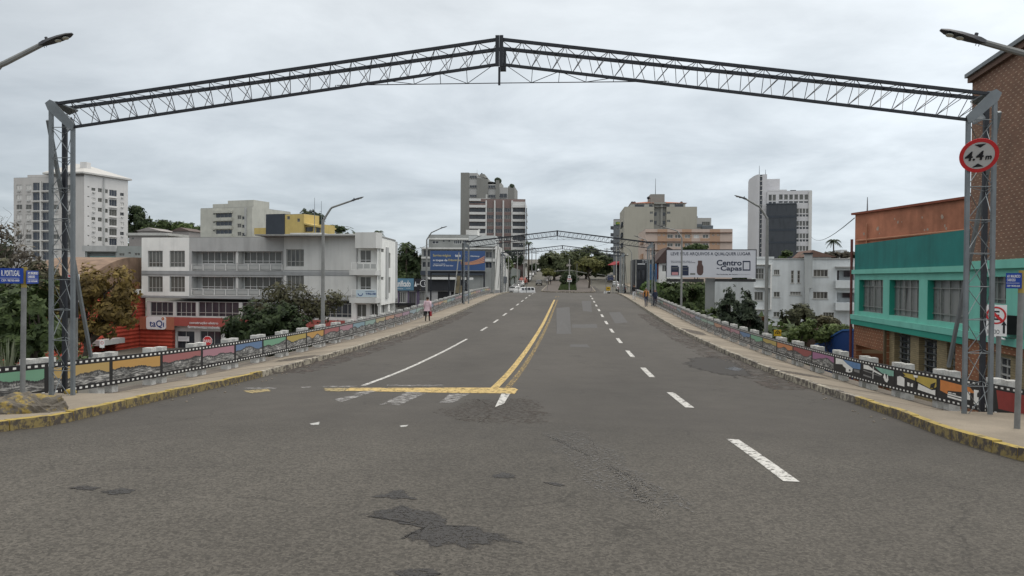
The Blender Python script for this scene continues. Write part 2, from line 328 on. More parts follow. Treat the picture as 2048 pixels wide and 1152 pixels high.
def asphalt_mat():
    m = bpy.data.materials.new('asphalt'); m.use_nodes = True; T = m.node_tree; b = T.nodes['Principled BSDF']; b.inputs['Roughness'].default_value = .82; b.inputs['Specular IOR Level'].default_value = .3
    g = T.nodes.new('ShaderNodeNewGeometry')
    def nz(sc_, det=6, ro=.6, vs=(1,1,1), dist=0):
        mp = T.nodes.new('ShaderNodeMapping'); mp.inputs['Scale'].default_value = vs; T.links.new(g.outputs['Position'], mp.inputs[0])
        n = T.nodes.new('ShaderNodeTexNoise'); n.inputs['Scale'].default_value = sc_; n.inputs['Detail'].default_value = det; n.inputs['Roughness'].default_value = ro; n.inputs['Distortion'].default_value = dist
        T.links.new(mp.outputs[0], n.inputs['Vector']); return n.outputs['Fac']
    def mr(x, a, b_, c, d):
        q = T.nodes.new('ShaderNodeMapRange'); q.inputs[1].default_value = a; q.inputs[2].default_value = b_; q.inputs[3].default_value = c; q.inputs[4].default_value = d; T.links.new(x, q.inputs[0]); return q.outputs[0]
    base = mr(nz(.22, 5, .6, (1, .35, 1)), .3, .7, .80, 1.18)      # long lane wear
    mid = mr(nz(1.3, 6, .65), .3, .7, .9, 1.1)
    # coarse aggregate shows near the camera end of the intersection
    sp_ = T.nodes.new('ShaderNodeSeparateXYZ'); T.links.new(g.outputs['Position'], sp_.inputs[0])
    jit = mth('MULTIPLY_ADD', nz(.5, 4), 5.0, -2.5, T=T)
    near = mr(mth('ADD', sp_.outputs[1], jit, T=T), 9.5, 13.5, 1.0, .30)
    sp1 = T.nodes.new('ShaderNodeTexVoronoi'); sp1.inputs['Scale'].default_value = 46; T.links.new(g.outputs['Position'], sp1.inputs['Vector'])
    vc = T.nodes.new('ShaderNodeSeparateColor'); T.links.new(sp1.outputs['Color'], vc.inputs[0])
    speck = mth('MULTIPLY_ADD', mth('MULTIPLY', mth('SUBTRACT', vc.outputs[0], .45, T=T), near, T=T), .78, 1.0, T=T)
    fine = mth('MULTIPLY_ADD', mth('MULTIPLY', mth('SUBTRACT', nz(90, 3, .8), .5, T=T), near, T=T), 1.7, 1.0, T=T)
    v = mth('MULTIPLY', mth('MULTIPLY', base, mid, T=T), mth('MULTIPLY', speck, fine, T=T), T=T)
    # cracks
    vo = T.nodes.new('ShaderNodeTexVoronoi'); vo.feature = 'DISTANCE_TO_EDGE'; vo.inputs['Scale'].default_value = .33
    wq = T.nodes.new('ShaderNodeVectorMath'); wq.operation = 'ADD'; nn = T.nodes.new('ShaderNodeTexNoise'); nn.inputs['Scale'].default_value = .8; nn.inputs['Detail'].default_value = 6; T.links.new(g.outputs['Position'], nn.inputs['Vector'])
    T.links.new(g.outputs['Position'], wq.inputs[0]); T.links.new(nn.outputs['Color'], wq.inputs[1]); T.links.new(wq.outputs[0], vo.inputs['Vector'])
    ck = mr(vo.outputs['Distance'], 0, .006, .0, 1.0); gate = mr(nz(.35, 3), .5, .6, 1, 0)
    ckf = mth('MAXIMUM', mth('MAXIMUM', ck, gate, T=T), .80, T=T)
    v = mth('MULTIPLY', v, ckf, T=T)
    mx = T.nodes.new('ShaderNodeMix'); mx.data_type = 'RGBA'; mx.inputs[6].default_value = (.066,.0595,.053,1); mx.inputs[7].default_value = (.077,.070,.060,1)
    T.links.new(near, mx.inputs[0])
    x = T.nodes.new('ShaderNodeVectorMath'); x.operation = 'SCALE'; T.links.new(mx.outputs[2], x.inputs[0]); T.links.new(v, x.inputs['Scale']); T.links.new(x.outputs[0], b.inputs['Base Color'])
    bp = T.nodes.new('ShaderNodeBump'); bp.inputs['Strength'].default_value = .5; bp.inputs['Distance'].default_value = .012; T.links.new(mth('MULTIPLY', vc.outputs[0], near, T=T), bp.inputs['Height']); T.links.new(bp.outputs[0], b.inputs['Normal'])
    return m
M_asph = asphalt_mat()
M_patchd = wear('dark_asphalt_patch', (.030,.027,.025), (0,0,0), .43, 30, transparent=True, soft=3.0)
M_patchl = mat('repaired_asphalt', (.076,.073,.071), .8, .08, 2, .2, fine=.1)
M_wet = wear('damp_asphalt', (.042,.038,.035), (0,0,0), .15, 3, transparent=True, soft=1.2, rough=.95)
M_dirt = mat('gutter_dirt', (.082,.066,.056), .95, .3, 3, .4, fine=.3)
M_yel = wear('worn_yellow_line', (.54,.385,.135), (0,0,0), .43, 9, transparent=True)
M_yelx = wear('broken_yellow_line', (.52,.36,.12), (0,0,0), .53, 14, transparent=True)
M_wl = wear('white_line_paint', (.56,.55,.52), (0,0,0), .435, 11, transparent=True)
M_wx = wear('faded_white_paint', (.33,.32,.31), (0,0,0), .50, 6, transparent=True, wave=2.5, soft=4)
M_yx = wear('faded_yellow_paint', (.42,.33,.15), (0,0,0), .47, 8, transparent=True, wave=2.5, soft=3)
M_rem = wear('paint_chip', (.5,.5,.48), (0,0,0), .42, 14, transparent=True, soft=9)
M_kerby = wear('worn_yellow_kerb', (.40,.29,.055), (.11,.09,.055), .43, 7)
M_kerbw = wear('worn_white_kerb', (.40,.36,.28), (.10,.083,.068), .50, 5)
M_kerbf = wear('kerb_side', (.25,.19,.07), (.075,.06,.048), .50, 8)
M_side = mat('pavement_concrete', (.255,.218,.17), .9, .30, .55, .15, fine=.14, streak=.0)
M_strip = mat('pavement_edge_strip', (.215,.185,.155), .9, .25, 1.2, .2, fine=.12)
M_cob = mat('cobbled_corner', (.19,.175,.16), .9, .5, 9, .8, fine=.4)
KL = [(10.2,-8.5),(11.5,-8.05),(14,-8.3),(17,-8.45),(24,-8.75),(35,-8.9),(100,-8.95),(112,-9.0),(118,-9.6),(124,-11.5),(130,-15)]
KR = [(9.2,6.6),(10,5.75),(12,5.75),(15,6.05),(19,6.2),(30,6.3),(100,6.35),(112,6.4),(118,7.2),(124,9.5),(130,13)]
def grid(rows, m, zf, name, nx=24):
    b = MB(); P = []
    for (Y, xa, xb) in rows:
        X_ = [xa+(xb-xa)*i/nx for i in range(nx+1)] if isinstance(nx, int) else [xa]+nx+[xb]
        P.append([(x, Y, zf(x, Y)) for x in X_])
    n = len(P[0]); nx = n-1; b.v = [p for r in P for p in r]
    for j in range(len(P)-1):
        for i in range(nx): b.f.append((j*n+i, j*n+i+1, (j+1)*n+i+1, (j+1)*n+i)); b.m.append(0); b.uv.append(None)
    return b.build(name, m, smooth=True)
KX = [-10.5, -6, -1.5, 3, 7.5]
struct(grid([(y, -60, 60) for y in range(-12, 13)], M_asph, zr, 'road', KX)); struct(grid([(y, -9.6, 7.0) for y in range(12, 123)], M_asph, zr, 'road', [-6, -1.5, 3]))
struct(grid([(y, -70, 70) for y in range(122, 161)], M_asph, zr, 'road', KX)); struct(grid([(y, -17, 17) for y in range(160, 640, 2)], M_asph, lambda x, y: zr(x, y), 'road', KX))
# terrain
GL = [(8,-2.6),(14,-2.75),(20,-3.2),(30,-4.2),(45,-6.2),(58,-8.0),(105,-8.2),(128,-4.6),(140,-3.6),(156,-3.5)]
GR = [(8,-2.6),(12,-2.7),(15,-3.2),(19,-6.0),(60,-6.6),(110,-6.4),(128,-4.6),(140,-3.6),(156,-3.5)]
def gz(X, Y):
    if Y < 12: return zr(X, Y)-.12
    k = min(max((X+12)/22, 0), 1)
    if Y < 156:
        z = interp(Y, GL)*(1-k)+interp(Y, GR)*k; return min(z, prof(Y)-.35) if -12 < X < 9.5 else z
    z = prof(Y)-.12; a = max(0, abs(X)-40); return z+min(a*.03, 6)*min((Y-156)/80, 1)
M_gnd = mat('earth_and_old_asphalt', (.115,.108,.09), .95, .35, .35, .3, fine=.25)
xs = [-900,-500,-300,-200,-140,-100,-80,-60,-45,-35,-28,-22,-17,-13.2,-11.9,-9.5,-4,2,6.5,8.9,10.2,13,17,22,28,35,45,60,80,100,140,200,300,500,900]
ys = [-60,-30,-10,0,6,10,11.9,12.1,14,15.5,17,19,22,26,30,36,42,50,60,70,80,90,100,108,114,120,126,132,138,145,152,158,165,175,190,210,235,260,300,350,400,500,600,800,1200,2500]
b = MB(); b.v = [(x, y, gz(x, y)) for y in ys for x in xs]; n = len(xs)
for j in range(len(ys)-1):
    for i in range(n-1): b.f.append((j*n+i, j*n+i+1, (j+1)*n+i+1, (j+1)*n+i)); b.m.append(0); b.uv.append(None)
struct(b.build('ground', M_gnd, smooth=True))
# bridge deck slab below road and pavements
b = MB(); Y = 16
while Y < 119:
    Y2 = Y+3; za, zb_ = prof(Y), prof(Y2)
    b.hexa([(-11.9,Y,za-1.1),(9.1,Y,za-1.1),(9.1,Y2,zb_-1.1),(-11.9,Y2,zb_-1.1),(-11.9,Y,za-.8),(9.1,Y,za-.8),(9.1,Y2,zb_-.8),(-11.9,Y2,zb_-.8)]); Y = Y2
struct(b.build('bridge_deck', M_conc))
# pavements + kerbs
OL, OR = -11.85, 9.05
SLL, SLR = .12, .15
def pz(X, Y, side):
    k = interp(Y, KL if side < 0 else KR); return zr(k, Y)+.15-(SLL if side < 0 else SLR)*min(abs(X-k), 3)
def pave(side):
    ST = {-1: .04, 1: .08}; SL = SLL if side < 0 else SLR; K = KL if side < 0 else KR; b = MB(); prev = None; s = MB()
    Ys = [K[0][0]+i*.5 for i in range(16)]; y = Ys[-1]+1
    while y < 120: Ys.append(y); y += 2
    for y in Ys:
        k = interp(y, K)+side*.15; o = (OL if side < 0 else OR)
        mdl = o-side*.75
        if y < 15.3: o = side*34.; mdl = o
        row = [(k, y, pz(k, y, side)), (mdl, y, pz(k, y, side)-SL*min(abs(mdl-k), 3)), (o, y, pz(k, y, side)-SL*min(abs(mdl-k), 3)-ST[side]), (o, y, pz(k, y, side)-.5)]
        if prev:
            b.quad(prev[0], row[0], row[1], prev[1]); b.quad(prev[2], row[2], row[3], prev[3])
            if abs(row[1][0]-row[2][0]) > .1 and abs(prev[1][0]-prev[2][0]) > .1: f1, f2 = (prev[1][0], prev[1][1], prev[2][2]), (row[1][0], row[1][1], row[2][2]); b.quad(prev[1], row[1], f2, f1); s.quad(f1, f2, row[2], prev[2])
        prev = row
    E = [(6.65,9.2),(7.4,8.92),(8.5,8.66),(14,8.46),(34,8.36)] if side > 0 else [(-8.6,10.2),(-9.3,9.97),(-10.5,9.72),(-16,9.51),(-34,9.36)]
    y0 = K[0][0]; zf_ = lambda x, y: pz(interp(y0, K)+side*.15, y0, side)-SL*min(abs(x-interp(y0, K)), 3)
    for (xa, ya), (xb, yb) in zip(E, E[1:]): b.quad((xa, ya, zf_(xa, ya)), (xb, yb, zf_(xb, yb)), (xb, y0, zf_(xb, y0)), (xa, y0+.001, zf_(xa, y0)))
    # expansion joints (thin dark strips)
    j = MB(); y = 17.5
    while y < 118:
        k = interp(y, K)+side*.16; mdl = (OL if side < 0 else OR)-side*.75; w_ = .02+.018*random.random()
        j.quad((k, y, pz(k,y,side)+.004), (mdl, y+.1, pz(k,y,side)-SL*abs(mdl-k)+.004), (mdl, y+.1+w_*2, pz(k,y,side)-SL*abs(mdl-k)+.004), (k, y+w_*2, pz(k,y,side)+.004)); y += 2.9+random.random()*.6
    y = 15.6
    while y < 118:
        f = lambda yy: (lambda k, m_: (m_+side*random.uniform(-.02,.02), yy, pz(k,yy,side)-SL*abs(m_-k)+.007))(interp(yy,K)+side*.15, (OL if side < 0 else OR)-side*.75)
        a, c = f(y), f(y+1.2); j.quad(a, c, (c[0]+.035, c[1], c[2]), (a[0]+.035, a[1], a[2])); y += 1.2
    struct(b.build('pavement', M_side)); struct(s.build('pavement_edge', M_strip)); struct(j.build('pavement_joints', mat('joint_dirt', (.05,.04,.035), .95)))
    # kerb
    def strip(ya, yb, mm, name, ext=None):
        q = MB(); pts = []
        y = ya
        while y < yb-.001: pts.append((interp(y, K), y)); y += .6
        pts.append((interp(yb, K), yb))
        if ext: pts = ext+pts
        for (xa, y1), (xb, y2) in zip(pts, pts[1:]):
            L_ = V((xb-xa, y2-y1, 0)); nn = V((-L_.y, L_.x, 0)).normalized()*.15*(1 if side < 0 else -1)
            za, zb2 = zr(xa, y1), zr(xb, y2); j1 = random.uniform(-.012,.012)
            g_ = .012
            A = V((xa, y1, 0))+L_*g_; B = V((xb, y2, 0))-L_*g_
            P = [A+V((0,0,za-.2)), B+V((0,0,zb2-.2)), B+nn+V((0,0,zb2-.2)), A+nn+V((0,0,za-.2)), A+nn*.12+V((0,0,za+.158+j1)), B+nn*.12+V((0,0,zb2+.158+j1)), B+nn+V((0,0,zb2+.162+j1)), A+nn+V((0,0,za+.162+j1))]
            i = len(q.v); q.v += [tuple(p) for p in P]
            for fc, mi in (((0,3,2,1),0),((4,5,6,7),0),((0,1,5,4),1),((1,2,6,5),0),((2,3,7,6),0),((3,0,4,7),0)): q.f.append(tuple(i+k for k in fc)); q.m.append(mi); q.uv.append(None)
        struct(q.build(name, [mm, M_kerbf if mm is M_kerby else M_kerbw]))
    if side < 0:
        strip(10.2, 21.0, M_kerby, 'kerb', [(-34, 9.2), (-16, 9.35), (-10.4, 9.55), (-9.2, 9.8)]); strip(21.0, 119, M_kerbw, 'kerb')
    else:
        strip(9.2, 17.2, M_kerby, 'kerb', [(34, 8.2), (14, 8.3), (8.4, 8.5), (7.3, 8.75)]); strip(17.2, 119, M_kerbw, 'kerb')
pave(-1); pave(1)
def clip_strip(b, X0, w_, Ya, Yb, dz=.006, step=1.0, wob=0., m=0, slant=0.):
    y = Ya
    while y < Yb-1e-6:
        y2 = min(y+step, Yb); xa = X0+(y-Ya)*slant; xb = X0+(y2-Ya)*slant
        b.quad((xa-w_/2,y,zr(xa-w_/2,y)+dz), (xa+w_/2,y,zr(xa+w_/2,y)+dz), (xb+w_/2,y2,zr(xb+w_/2,y2)+dz), (xb-w_/2,y2,zr(xb-w_/2,y2)+dz), m); y = y2
b = MB()
for k in range(13):
    y = 8.33+7.0*k
    if k == 13: continue
    clip_strip(b, 2.34, .17, y, y+3.0)
clip_strip(b, -5.1, .13, 18.6, 37.5)
for k in range(12):
    y = 43.5+7.0*k
    if y < 112: clip_strip(b, -5.1, .15, y, y+3.0)
for k in range(14): clip_strip(b, 8.9-.0*k, .15, 172+k*8, 175+k*8)
for k in range(14): clip_strip(b, -12.2, .12, 170+k*10, 176+k*10)
struct(b.build('lane_markings', M_wl))
b = MB(); clip_strip(b, -1.80, .19, 17.4, 82, .006); struct(b.build('centre_line', M_yel))
b = MB(); clip_strip(b, -1.49, .15, 17.6, 82, .006); clip_strip(b, -1.8, .1, 88, 91); clip_strip(b, -1.5, .1, 88, 91); struct(b.build('centre_line', M_yelx))
def pxpoly(name, P, m, dz=.004, jag=0., sub=6, kind='structure'):
    W = [surf(x, y) for x, y in P]; Q = []
    for i, a in enumerate(W):
        c = W[(i+1) % len(W)]
        for k in range(sub):
            t = k/sub; q = a.lerp(c, t)
            if jag: q.x += random.uniform(-jag, jag); q.y += random.uniform(-jag, jag)*1.6
            Q.append((q.x, q.y))
    cx_ = sum(q[0] for q in Q)/len(Q); cy_ = sum(q[1] for q in Q)/len(Q); b = MB(); n = len(Q)
    rings = 6
    for r in range(rings):
        f0, f1 = r/rings, (r+1)/rings
        for i in range(n):
            a, c = Q[i], Q[(i+1) % n]
            pt = lambda q, f: (cx_+(q[0]-cx_)*f, cy_+(q[1]-cy_)*f)
            p = [pt(a,f0), pt(a,f1), pt(c,f1), pt(c,f0)]
            P4 = [(x, y, zr(x, y)+dz) for x, y in p]
            if r == 0: b.ngon([P4[0], P4[1], P4[2]], 0, ((f0,0),(f1,0),(f1,0)))
            else: b.quad(*P4, 0, ((f0,0),(f1,0),(f1,0),(f0,0)))
    struct(b.build(name, m), kind)
# stop line, worn crossing
pxpoly('stop_line', [(700,776),(1028,776),(1036,780),(1030,788),(900,786),(690,782)], M_yel, .006, .02)
pxpoly('stop_line', [(640,776),(705,776),(690,784),(650,783)], M_yx, .007)
pxpoly('stop_line', [(480,782),(540,777),(545,783),(500,788)], M_yx, .006)
for P in ([(700,788),(760,776),(775,778),(705,796)], [(820,780),(880,775),(800,812),(750,812)], [(900,786),(945,786),(905,808),(870,810)], [(1012,788),(1022,788),(1003,812),(989,814)], [(660,800),(720,788),(735,789),(680,806)]):
    pxpoly('faded_crossing', P, M_wx, .005)
pxpoly('faded_crossing', [(1003,788),(1020,788),(1008,808),(990,815)], M_wl, .008)
for x0, x1, y in ((640,720,773.5),(770,800,771),(840,870,772),(985,1000,770),(480,560,777),(775,900,771.5),(600,625,775)):
    pxpoly('faded_crossing', [(x0,y-1.2),(x1,y-1.8),(x1-4,y+1),(x0+3,y+1)], M_wx, .005)
for P in ([(618,848),(640,844),(638,850),(622,851)], [(798,852),(818,850),(814,854),(800,855)]): pxpoly('paint_remnant', P, M_rem, .006, .01)
# dark patches and repairs
pxpoly('asphalt_patch', [(712,1027),(770,1012),(800,1008),(870,1025),(905,1046),(1000,1062),(1068,1086),(1000,1100),(880,1102),(840,1090),(800,1076),(850,1062),(790,1044),(740,1034)], M_patchd, .004, .035, 5)
pxpoly('asphalt_patch', [(740,994),(800,980),(812,982),(838,1001),(790,1000)], M_patchd, .004, .02)
pxpoly('asphalt_patch', [(780,1140),(860,1136),(890,1146),(870,1160),(800,1160)], M_patchd, .004, .02)
pxpoly('asphalt_patch', [(975,952),(1005,945),(1034,950),(1032,958),(990,957)], M_patchd, .004, .02)
pxpoly('asphalt_patch', [(1082,964),(1110,965),(1136,971),(1125,974),(1095,969)], M_patchd, .004, .015)
pxpoly('asphalt_patch', [(135,976),(165,970),(205,976),(190,981),(150,980)], M_patchd, .004, .02)
pxpoly('asphalt_patch', [(198,984),(240,977),(280,980),(262,989),(215,991)], M_patchd, .004, .02)
pxpoly('asphalt_repair', [(1113,616),(1139,614),(1143,668),(1113,668)], M_patchl, .004, .0, 2)
pxpoly('asphalt_repair', [(1144,649),(1193,648),(1195,656),(1144,656)], M_patchl, .004, .0, 2)
pxpoly('asphalt_repair', [(1141,689),(1175,689),(1180,695),(1139,694)], M_patchl, .004, .02, 3)
pxpoly('asphalt_repair', [(1163,602),(1182,602),(1184,624),(1166,622)], M_patchl, .004, .0, 2)
pxpoly('asphalt_repair', [(1218,625),(1240,624),(1256,645),(1230,647)], M_patchl, .004, .0, 2)
pxpoly('damp_patch', [(1360,728),(1385,712),(1430,710),(1475,725),(1500,742),(1520,757),(1470,757),(1400,742)], M_wet, .004, .12, 6)
M_pud = wear('puddle_water', (.05,.05,.052), (0,0,0), .1, 3, transparent=True, soft=4, rough=.12)
pxpoly('puddle', [(1450,736),(1470,733),(1492,739),(1478,743),(1458,741)], M_pud, .006, .03, 4)
# gutter dirt
def dirt_strip(b, xa, xb, Ya, Yb):
    y = Ya
    while y < Yb:
        y2 = y+1.5
        for k in range(5):
            u0, u1 = k/5, (k+1)/5; x0, x1 = xa+(xb-xa)*u0, xa+(xb-xa)*u1; kk = interp(y, KL if xa < 0 else KR); k2 = interp(y2, KL if xa < 0 else KR)
            x0a, x1a, x0b, x1b = kk+(x0-xa), kk+(x1-xa), k2+(x0-xa), k2+(x1-xa)
            b.quad((x0a,y,zr(x0a,y)+.003), (x1a,y,zr(x1a,y)+.003), (x1b,y2,zr(x1b,y2)+.003), (x0b,y2,zr(x0b,y2)+.003), 0, ((u0*.95,0),(u1*.95,0),(u1*.95,0),(u0*.95,0)))
        y = y2
M_dirtx = wear('gutter_dirt_layer', (.060,.047,.039), (0,0,0), .50, 2.2, transparent=True, rough=.95, soft=1.1)
b = MB(); dirt_strip(b, 6.2, 5.0, 20, 62)
struct(b.build('gutter_dirt', M_dirtx))
b = MB(); dirt_strip(b, -8.85, -7.8, 22, 62); struct(b.build('gutter_dirt', M_dirtx))
M_rub = wear('loose_gravel', (.062,.047,.037), (0,0,0), .56, 14, transparent=True, rough=.95, soft=1.6)
pxpoly('loose_gravel', [(930,800),(980,795),(1060,790),(1105,815),(1110,850),(1060,858),(960,850),(880,838),(860,820)], M_rub, .0055, .15, 4)
M_rub2 = wear('coarse_gravel', (.15,.145,.14), (0,0,0), .56, 24, transparent=True, rough=.95, soft=1.2)
pxpoly('loose_gravel', [(1080,860),(1140,850),(1210,880),(1290,960),(1420,1050),(1330,1040),(1200,1000),(1130,930)], M_rub2, .0055, .15, 4)
b = MB(); kx = lambda y: interp(y, KR)+.17
for i in range(14):
    for j in range(10):
        y0_, y1_ = 9.25+i*.1, 9.35+i*.1; f = lambda y, q: (kx(y)+(11-kx(y))*q/10, y, pz(kx(y)+(11-kx(y))*q/10, y, 1)+.008)
        b.quad(f(y0_, j), f(y0_, j+1), f(y1_, j+1), f(y1_, j))
struct(b.build('cobbled_corner', M_cob))
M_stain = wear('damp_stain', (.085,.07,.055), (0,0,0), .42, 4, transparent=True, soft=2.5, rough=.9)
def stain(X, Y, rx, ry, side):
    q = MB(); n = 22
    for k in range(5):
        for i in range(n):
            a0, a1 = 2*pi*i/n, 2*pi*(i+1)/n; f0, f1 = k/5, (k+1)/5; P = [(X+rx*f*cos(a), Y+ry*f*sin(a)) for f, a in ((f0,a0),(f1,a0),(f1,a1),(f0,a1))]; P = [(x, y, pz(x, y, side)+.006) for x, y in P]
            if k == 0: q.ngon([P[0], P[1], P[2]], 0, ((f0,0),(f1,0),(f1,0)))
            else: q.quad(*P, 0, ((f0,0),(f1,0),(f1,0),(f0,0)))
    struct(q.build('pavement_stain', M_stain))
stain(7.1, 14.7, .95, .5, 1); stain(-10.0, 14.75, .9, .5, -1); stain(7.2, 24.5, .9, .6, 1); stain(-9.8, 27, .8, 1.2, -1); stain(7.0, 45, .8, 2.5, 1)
b = MB()
for _ in range(160):
    s_ = random.choice((-1, 1)); y = random.uniform(14, 60); k = interp(y, KL if s_ < 0 else KR)-s_*random.uniform(.05, .7)
    r_ = random.uniform(.01, .035); b.ball((k, y, zr(k, y)+.01), (r_, r_*1.3, r_*.5), 5, 3)
struct(b.build('gutter_litter', mat('gutter_litter', (.22,.19,.15), .9, .5, 20)), 'stuff')
# ---------------- height-limit truss gates ----------------
XL, XR, YG, XC = -10.5, 7.72, 14.82, -1.42      # outer legs, plane, centre
ZB = prof(YG)-.0
def gate_geo(T, K=1.0):
    zt, zb_, zp, zpb = 3.44, 2.98, 4.60, 4.12; LW = .46; D = .78
    for s, X in ((1, XL), (-1, XR)):
        tw = MB(); la = MB(); xi = X+s*LW; xm = X-s*.25; z0 = pz((X+xi)/2, YG, -1 if s > 0 else 1)+.07
        h = .034*K
        tw.box(X-h, X+h, YG-h, YG+h, z0, zt); tw.box(xi-h, xi+h, YG-h, YG+h, z0, zb_-.02); rl_ = MB(); rl_.box(xm-h*1.3, xm+h*1.3, YG+D-h, YG+D+h, z0, zt-.02); rl_.build('rear_leg', M_dark, T)
        tw.box(min(X,xi)-.04, max(X,xi)+.04, YG-.05, YG+.02, z0-.08, z0-.005); tw.tube([(X, YG, z0-.04), (xm, YG+D, z0-.04)], .03, 4); tw.tube([(xi, YG, z0-.04), (xm, YG+D, z0-.04)], .03, 4)
        tw.build('tower_legs', M_steel, T)
        # corner plates
        cp = MB(); cp.prism([(X-s*.10, YG-.05, zt+.02), (X, YG-.05, zt+.09), (X+s*.09, YG-.05, zt+.05), (xi+s*.06, YG-.05, zb_+.06), (xi+s*.02, YG-.05, zb_-.07), (xi-s*.10, YG-.05, zb_-.01), (X-s*.04, YG-.05, zt-.12)], (0, .02, 0))
        cp.prism([(X, YG-.02, zt+.06), (X+s*.14, YG-.02, zt+.06), (xm+s*.30, YG+D, zt+.06), (xm+s*.1, YG+D, zt-.02)], (0, 0, -.03)); cp.prism([(xi+s*.05, YG, zb_+.06), (xi-s*.1, YG, zb_-.06), (xm, YG+D, zt-.25), (xm+s*.15, YG+D, zt-.08)], (0, 0, -.03))
        cp.build('corner_plate', M_steel, T)
        nb = 9; dz = (zb_-z0)/nb; r = .0078*K
        for k in range(nb):
            a, c = z0+k*dz, z0+(k+1)*dz
            la.tube([(X, YG, c), (xi, YG, c)], .009, 5)
            la.tube([(X, YG, a if k % 2 else c), (xi, YG, c if k % 2 else a)], r, 4); la.tube([(X, YG+.01, c if k % 2 else a), (xm, YG+D, a if k % 2 else c)], r, 4); la.tube([(xi, YG+.01, a if k % 2 else c), (xm, YG+D, c if k % 2 else a)], r, 4)
            la.tube([(X, YG, c), (xm, YG+D, c)], r, 4); la.tube([(xi, YG, c), (xm, YG+D, c)], r, 4)
        la.build('tower_lattice', M_steel, T)
        br = MB(); br.tube([(X-s*.12, YG+.08, zt-.30), (X-s*.85, YG+(2.6 if s > 0 else 3.4), ZB+.5)], .046, 4); br.build('back_stay', M_steel, T)
    # beam
    ch = MB(); la = MB(); nb = 22
    for s, X in ((1, XL), (-1, XR)):
        pt = lambda t: V((X+(XC-s*.02-X)*t, YG, zt+(zp-zt)*t)); pb_ = lambda t: V((X+s*LW+(XC-s*.02-X-s*LW)*t, YG, zb_+(zpb-zb_)*t)); pr = lambda t: V((X-s*.25+(XC-X+s*.25)*t, YG+D, zt+.09+(zp-zt-.04)*t))
        ch.tube([pt(0), pt(1)], .040*K, 4); ch.tube([pb_(0), pb_(1)], .036*K, 4); ch.tube([pr(0), pr(1)], .045*K, 4)
        r = .0078*K
        for k in range(nb):
            a, c = k/nb, (k+1)/nb; m_ = (a+c)/2
            la.tube([pt(a), pb_(m_)], r, 4); la.tube([pb_(m_), pt(c)], r, 4)
            la.tube([pr(a+.2/nb), pb_(m_)], r, 4); la.tube([pb_(a), pr(m_+.1/nb)], r, 4)
            la.tube([pt(a), pr(m_)], r, 4); la.tube([pr(m_), pt(c)], r, 4)
        # tie rod and fans under the peak
        zz = 3.76; xe = XC-s*2.85
        la.tube([(XC, YG, zz), (XC-s*3.2, YG, zz-.005)], .009, 5)
        for k in range(6):
            x = XC-s*(.62+k*.52); t = (x-X-s*LW)/(XC-X-s*LW); q = pb_(t); la.tube([q, (x, YG, zz)], r, 4)
            x2 = XC-s*(.1+k*.52) if k % 2 == 0 else XC-s*(1.14+(k-1)*.52)
            t2 = (x2-X-s*LW)/(XC-X-s*LW); la.tube([pb_(min(t2, 1)), (x, YG, zz)], r, 4)
            if k % 2 == 0: t3 = (x-s*.52-X-s*LW)/(XC-X-s*LW); la.tube([pb_(t3), (x, YG, zz)], r, 4)
    ch.box(XC-.075, XC-.003, YG-.07, YG-.03, zpb-.05, zp+.06); ch.box(XC+.003, XC+.075, YG-.07, YG-.03, zpb-.05, zp+.06); ch.box(XC-.06, XC+.06, YG+D-.05, YG+D+.05, zp-.4, zp+.07)
    ch.box(XC-.02, XC+.02, YG-.03, YG+.02, 3.72, zpb-.055)
    ch.build('beam_chords', M_dark, T); la.build('beam_lattice', M_dark, T)
g1 = thing('height_limit_gate', 'nearest grey steel truss gate spanning the road, with round height sign', 'gate', (XC, YG, ZB), group='truss gates over the bridge')
gate_geo(g1)
g2 = thing('height_limit_gate', '', 'gate', (XC, YG, ZB)); gate_geo(g2, 1.4); g3 = clone(g2)
for g, Y, dz, l in ((g2, 74.9, .03, 'middle steel truss gate, above the three walking pedestrians'), (g3, 116., .37, 'farthest and smallest steel truss gate, in front of the median trees')):
    g.location = (XC, Y, ZB+dz); g['label'] = l; g['group'] = 'truss gates over the bridge'
# yellow stone at left tower foot
b = MB(); b.ball((XL+.2, YG+.3, ZB+.02), (.13, .1, .07), 9, 6); tag(b.build('stone', M_kerby, smooth=True), 'yellow painted stone inside the left gate foot', 'stone')
# height sign 4.4 m
M_sgrey = mat('sign_reflective_grey', (.50,.50,.50), .45, .06, 5)
M_ink = mat('sign_black', (.012,.013,.018), .5, .05)
c = at(1958, 311, YG-.2); T = thing('height_limit_sign', 'round red rimmed sign reading 4.4 m on right tower of nearest gate', 'traffic sign', c)
tl = R_(-10); yw = R_(4)
SF = Fac.__new__(Fac); rr = .315
class Disc(Fac):
    """free sign plane: centre c, right vector d, up vector u, normal n"""
    def __init__(s, c, d, u): s.c = V(c); s.d = V(d).normalized(); s.u = V(u).normalized(); s.n = s.d.cross(s.u)
    def P(s, a, z, o=0): return s.c+s.d*a+s.u*z+s.n*o
def disc(F, b, r0, r1, o0, o1, m=0, n=40, c=(0, 0)):
    P = [(c[0]+cos(2*pi*i/n), c[1]+sin(2*pi*i/n)) for i in range(n)]
    for i in range(n):
        j = (i+1) % n; ca, sa, cb_, sb = cos(2*pi*i/n), sin(2*pi*i/n), cos(2*pi*j/n), sin(2*pi*j/n)
        q = lambda r, cc, ss, o: F.P(c[0]+r*cc, c[1]+r*ss, o)
        b.quad(q(r0,ca,sa,o1), q(r1,ca,sa,o1), q(r1,cb_,sb,o1), q(r0,cb_,sb,o1), m)
        b.quad(q(r1,ca,sa,o0), q(r1,cb_,sb,o0), q(r1,cb_,sb,o1), q(r1,ca,sa,o1), m)
D = Disc(c, (1, .05, -.02), (0.05, -.45, 1)); 
D = Disc(c, (.93, -.30, .05), (-.15, -.40, 1))
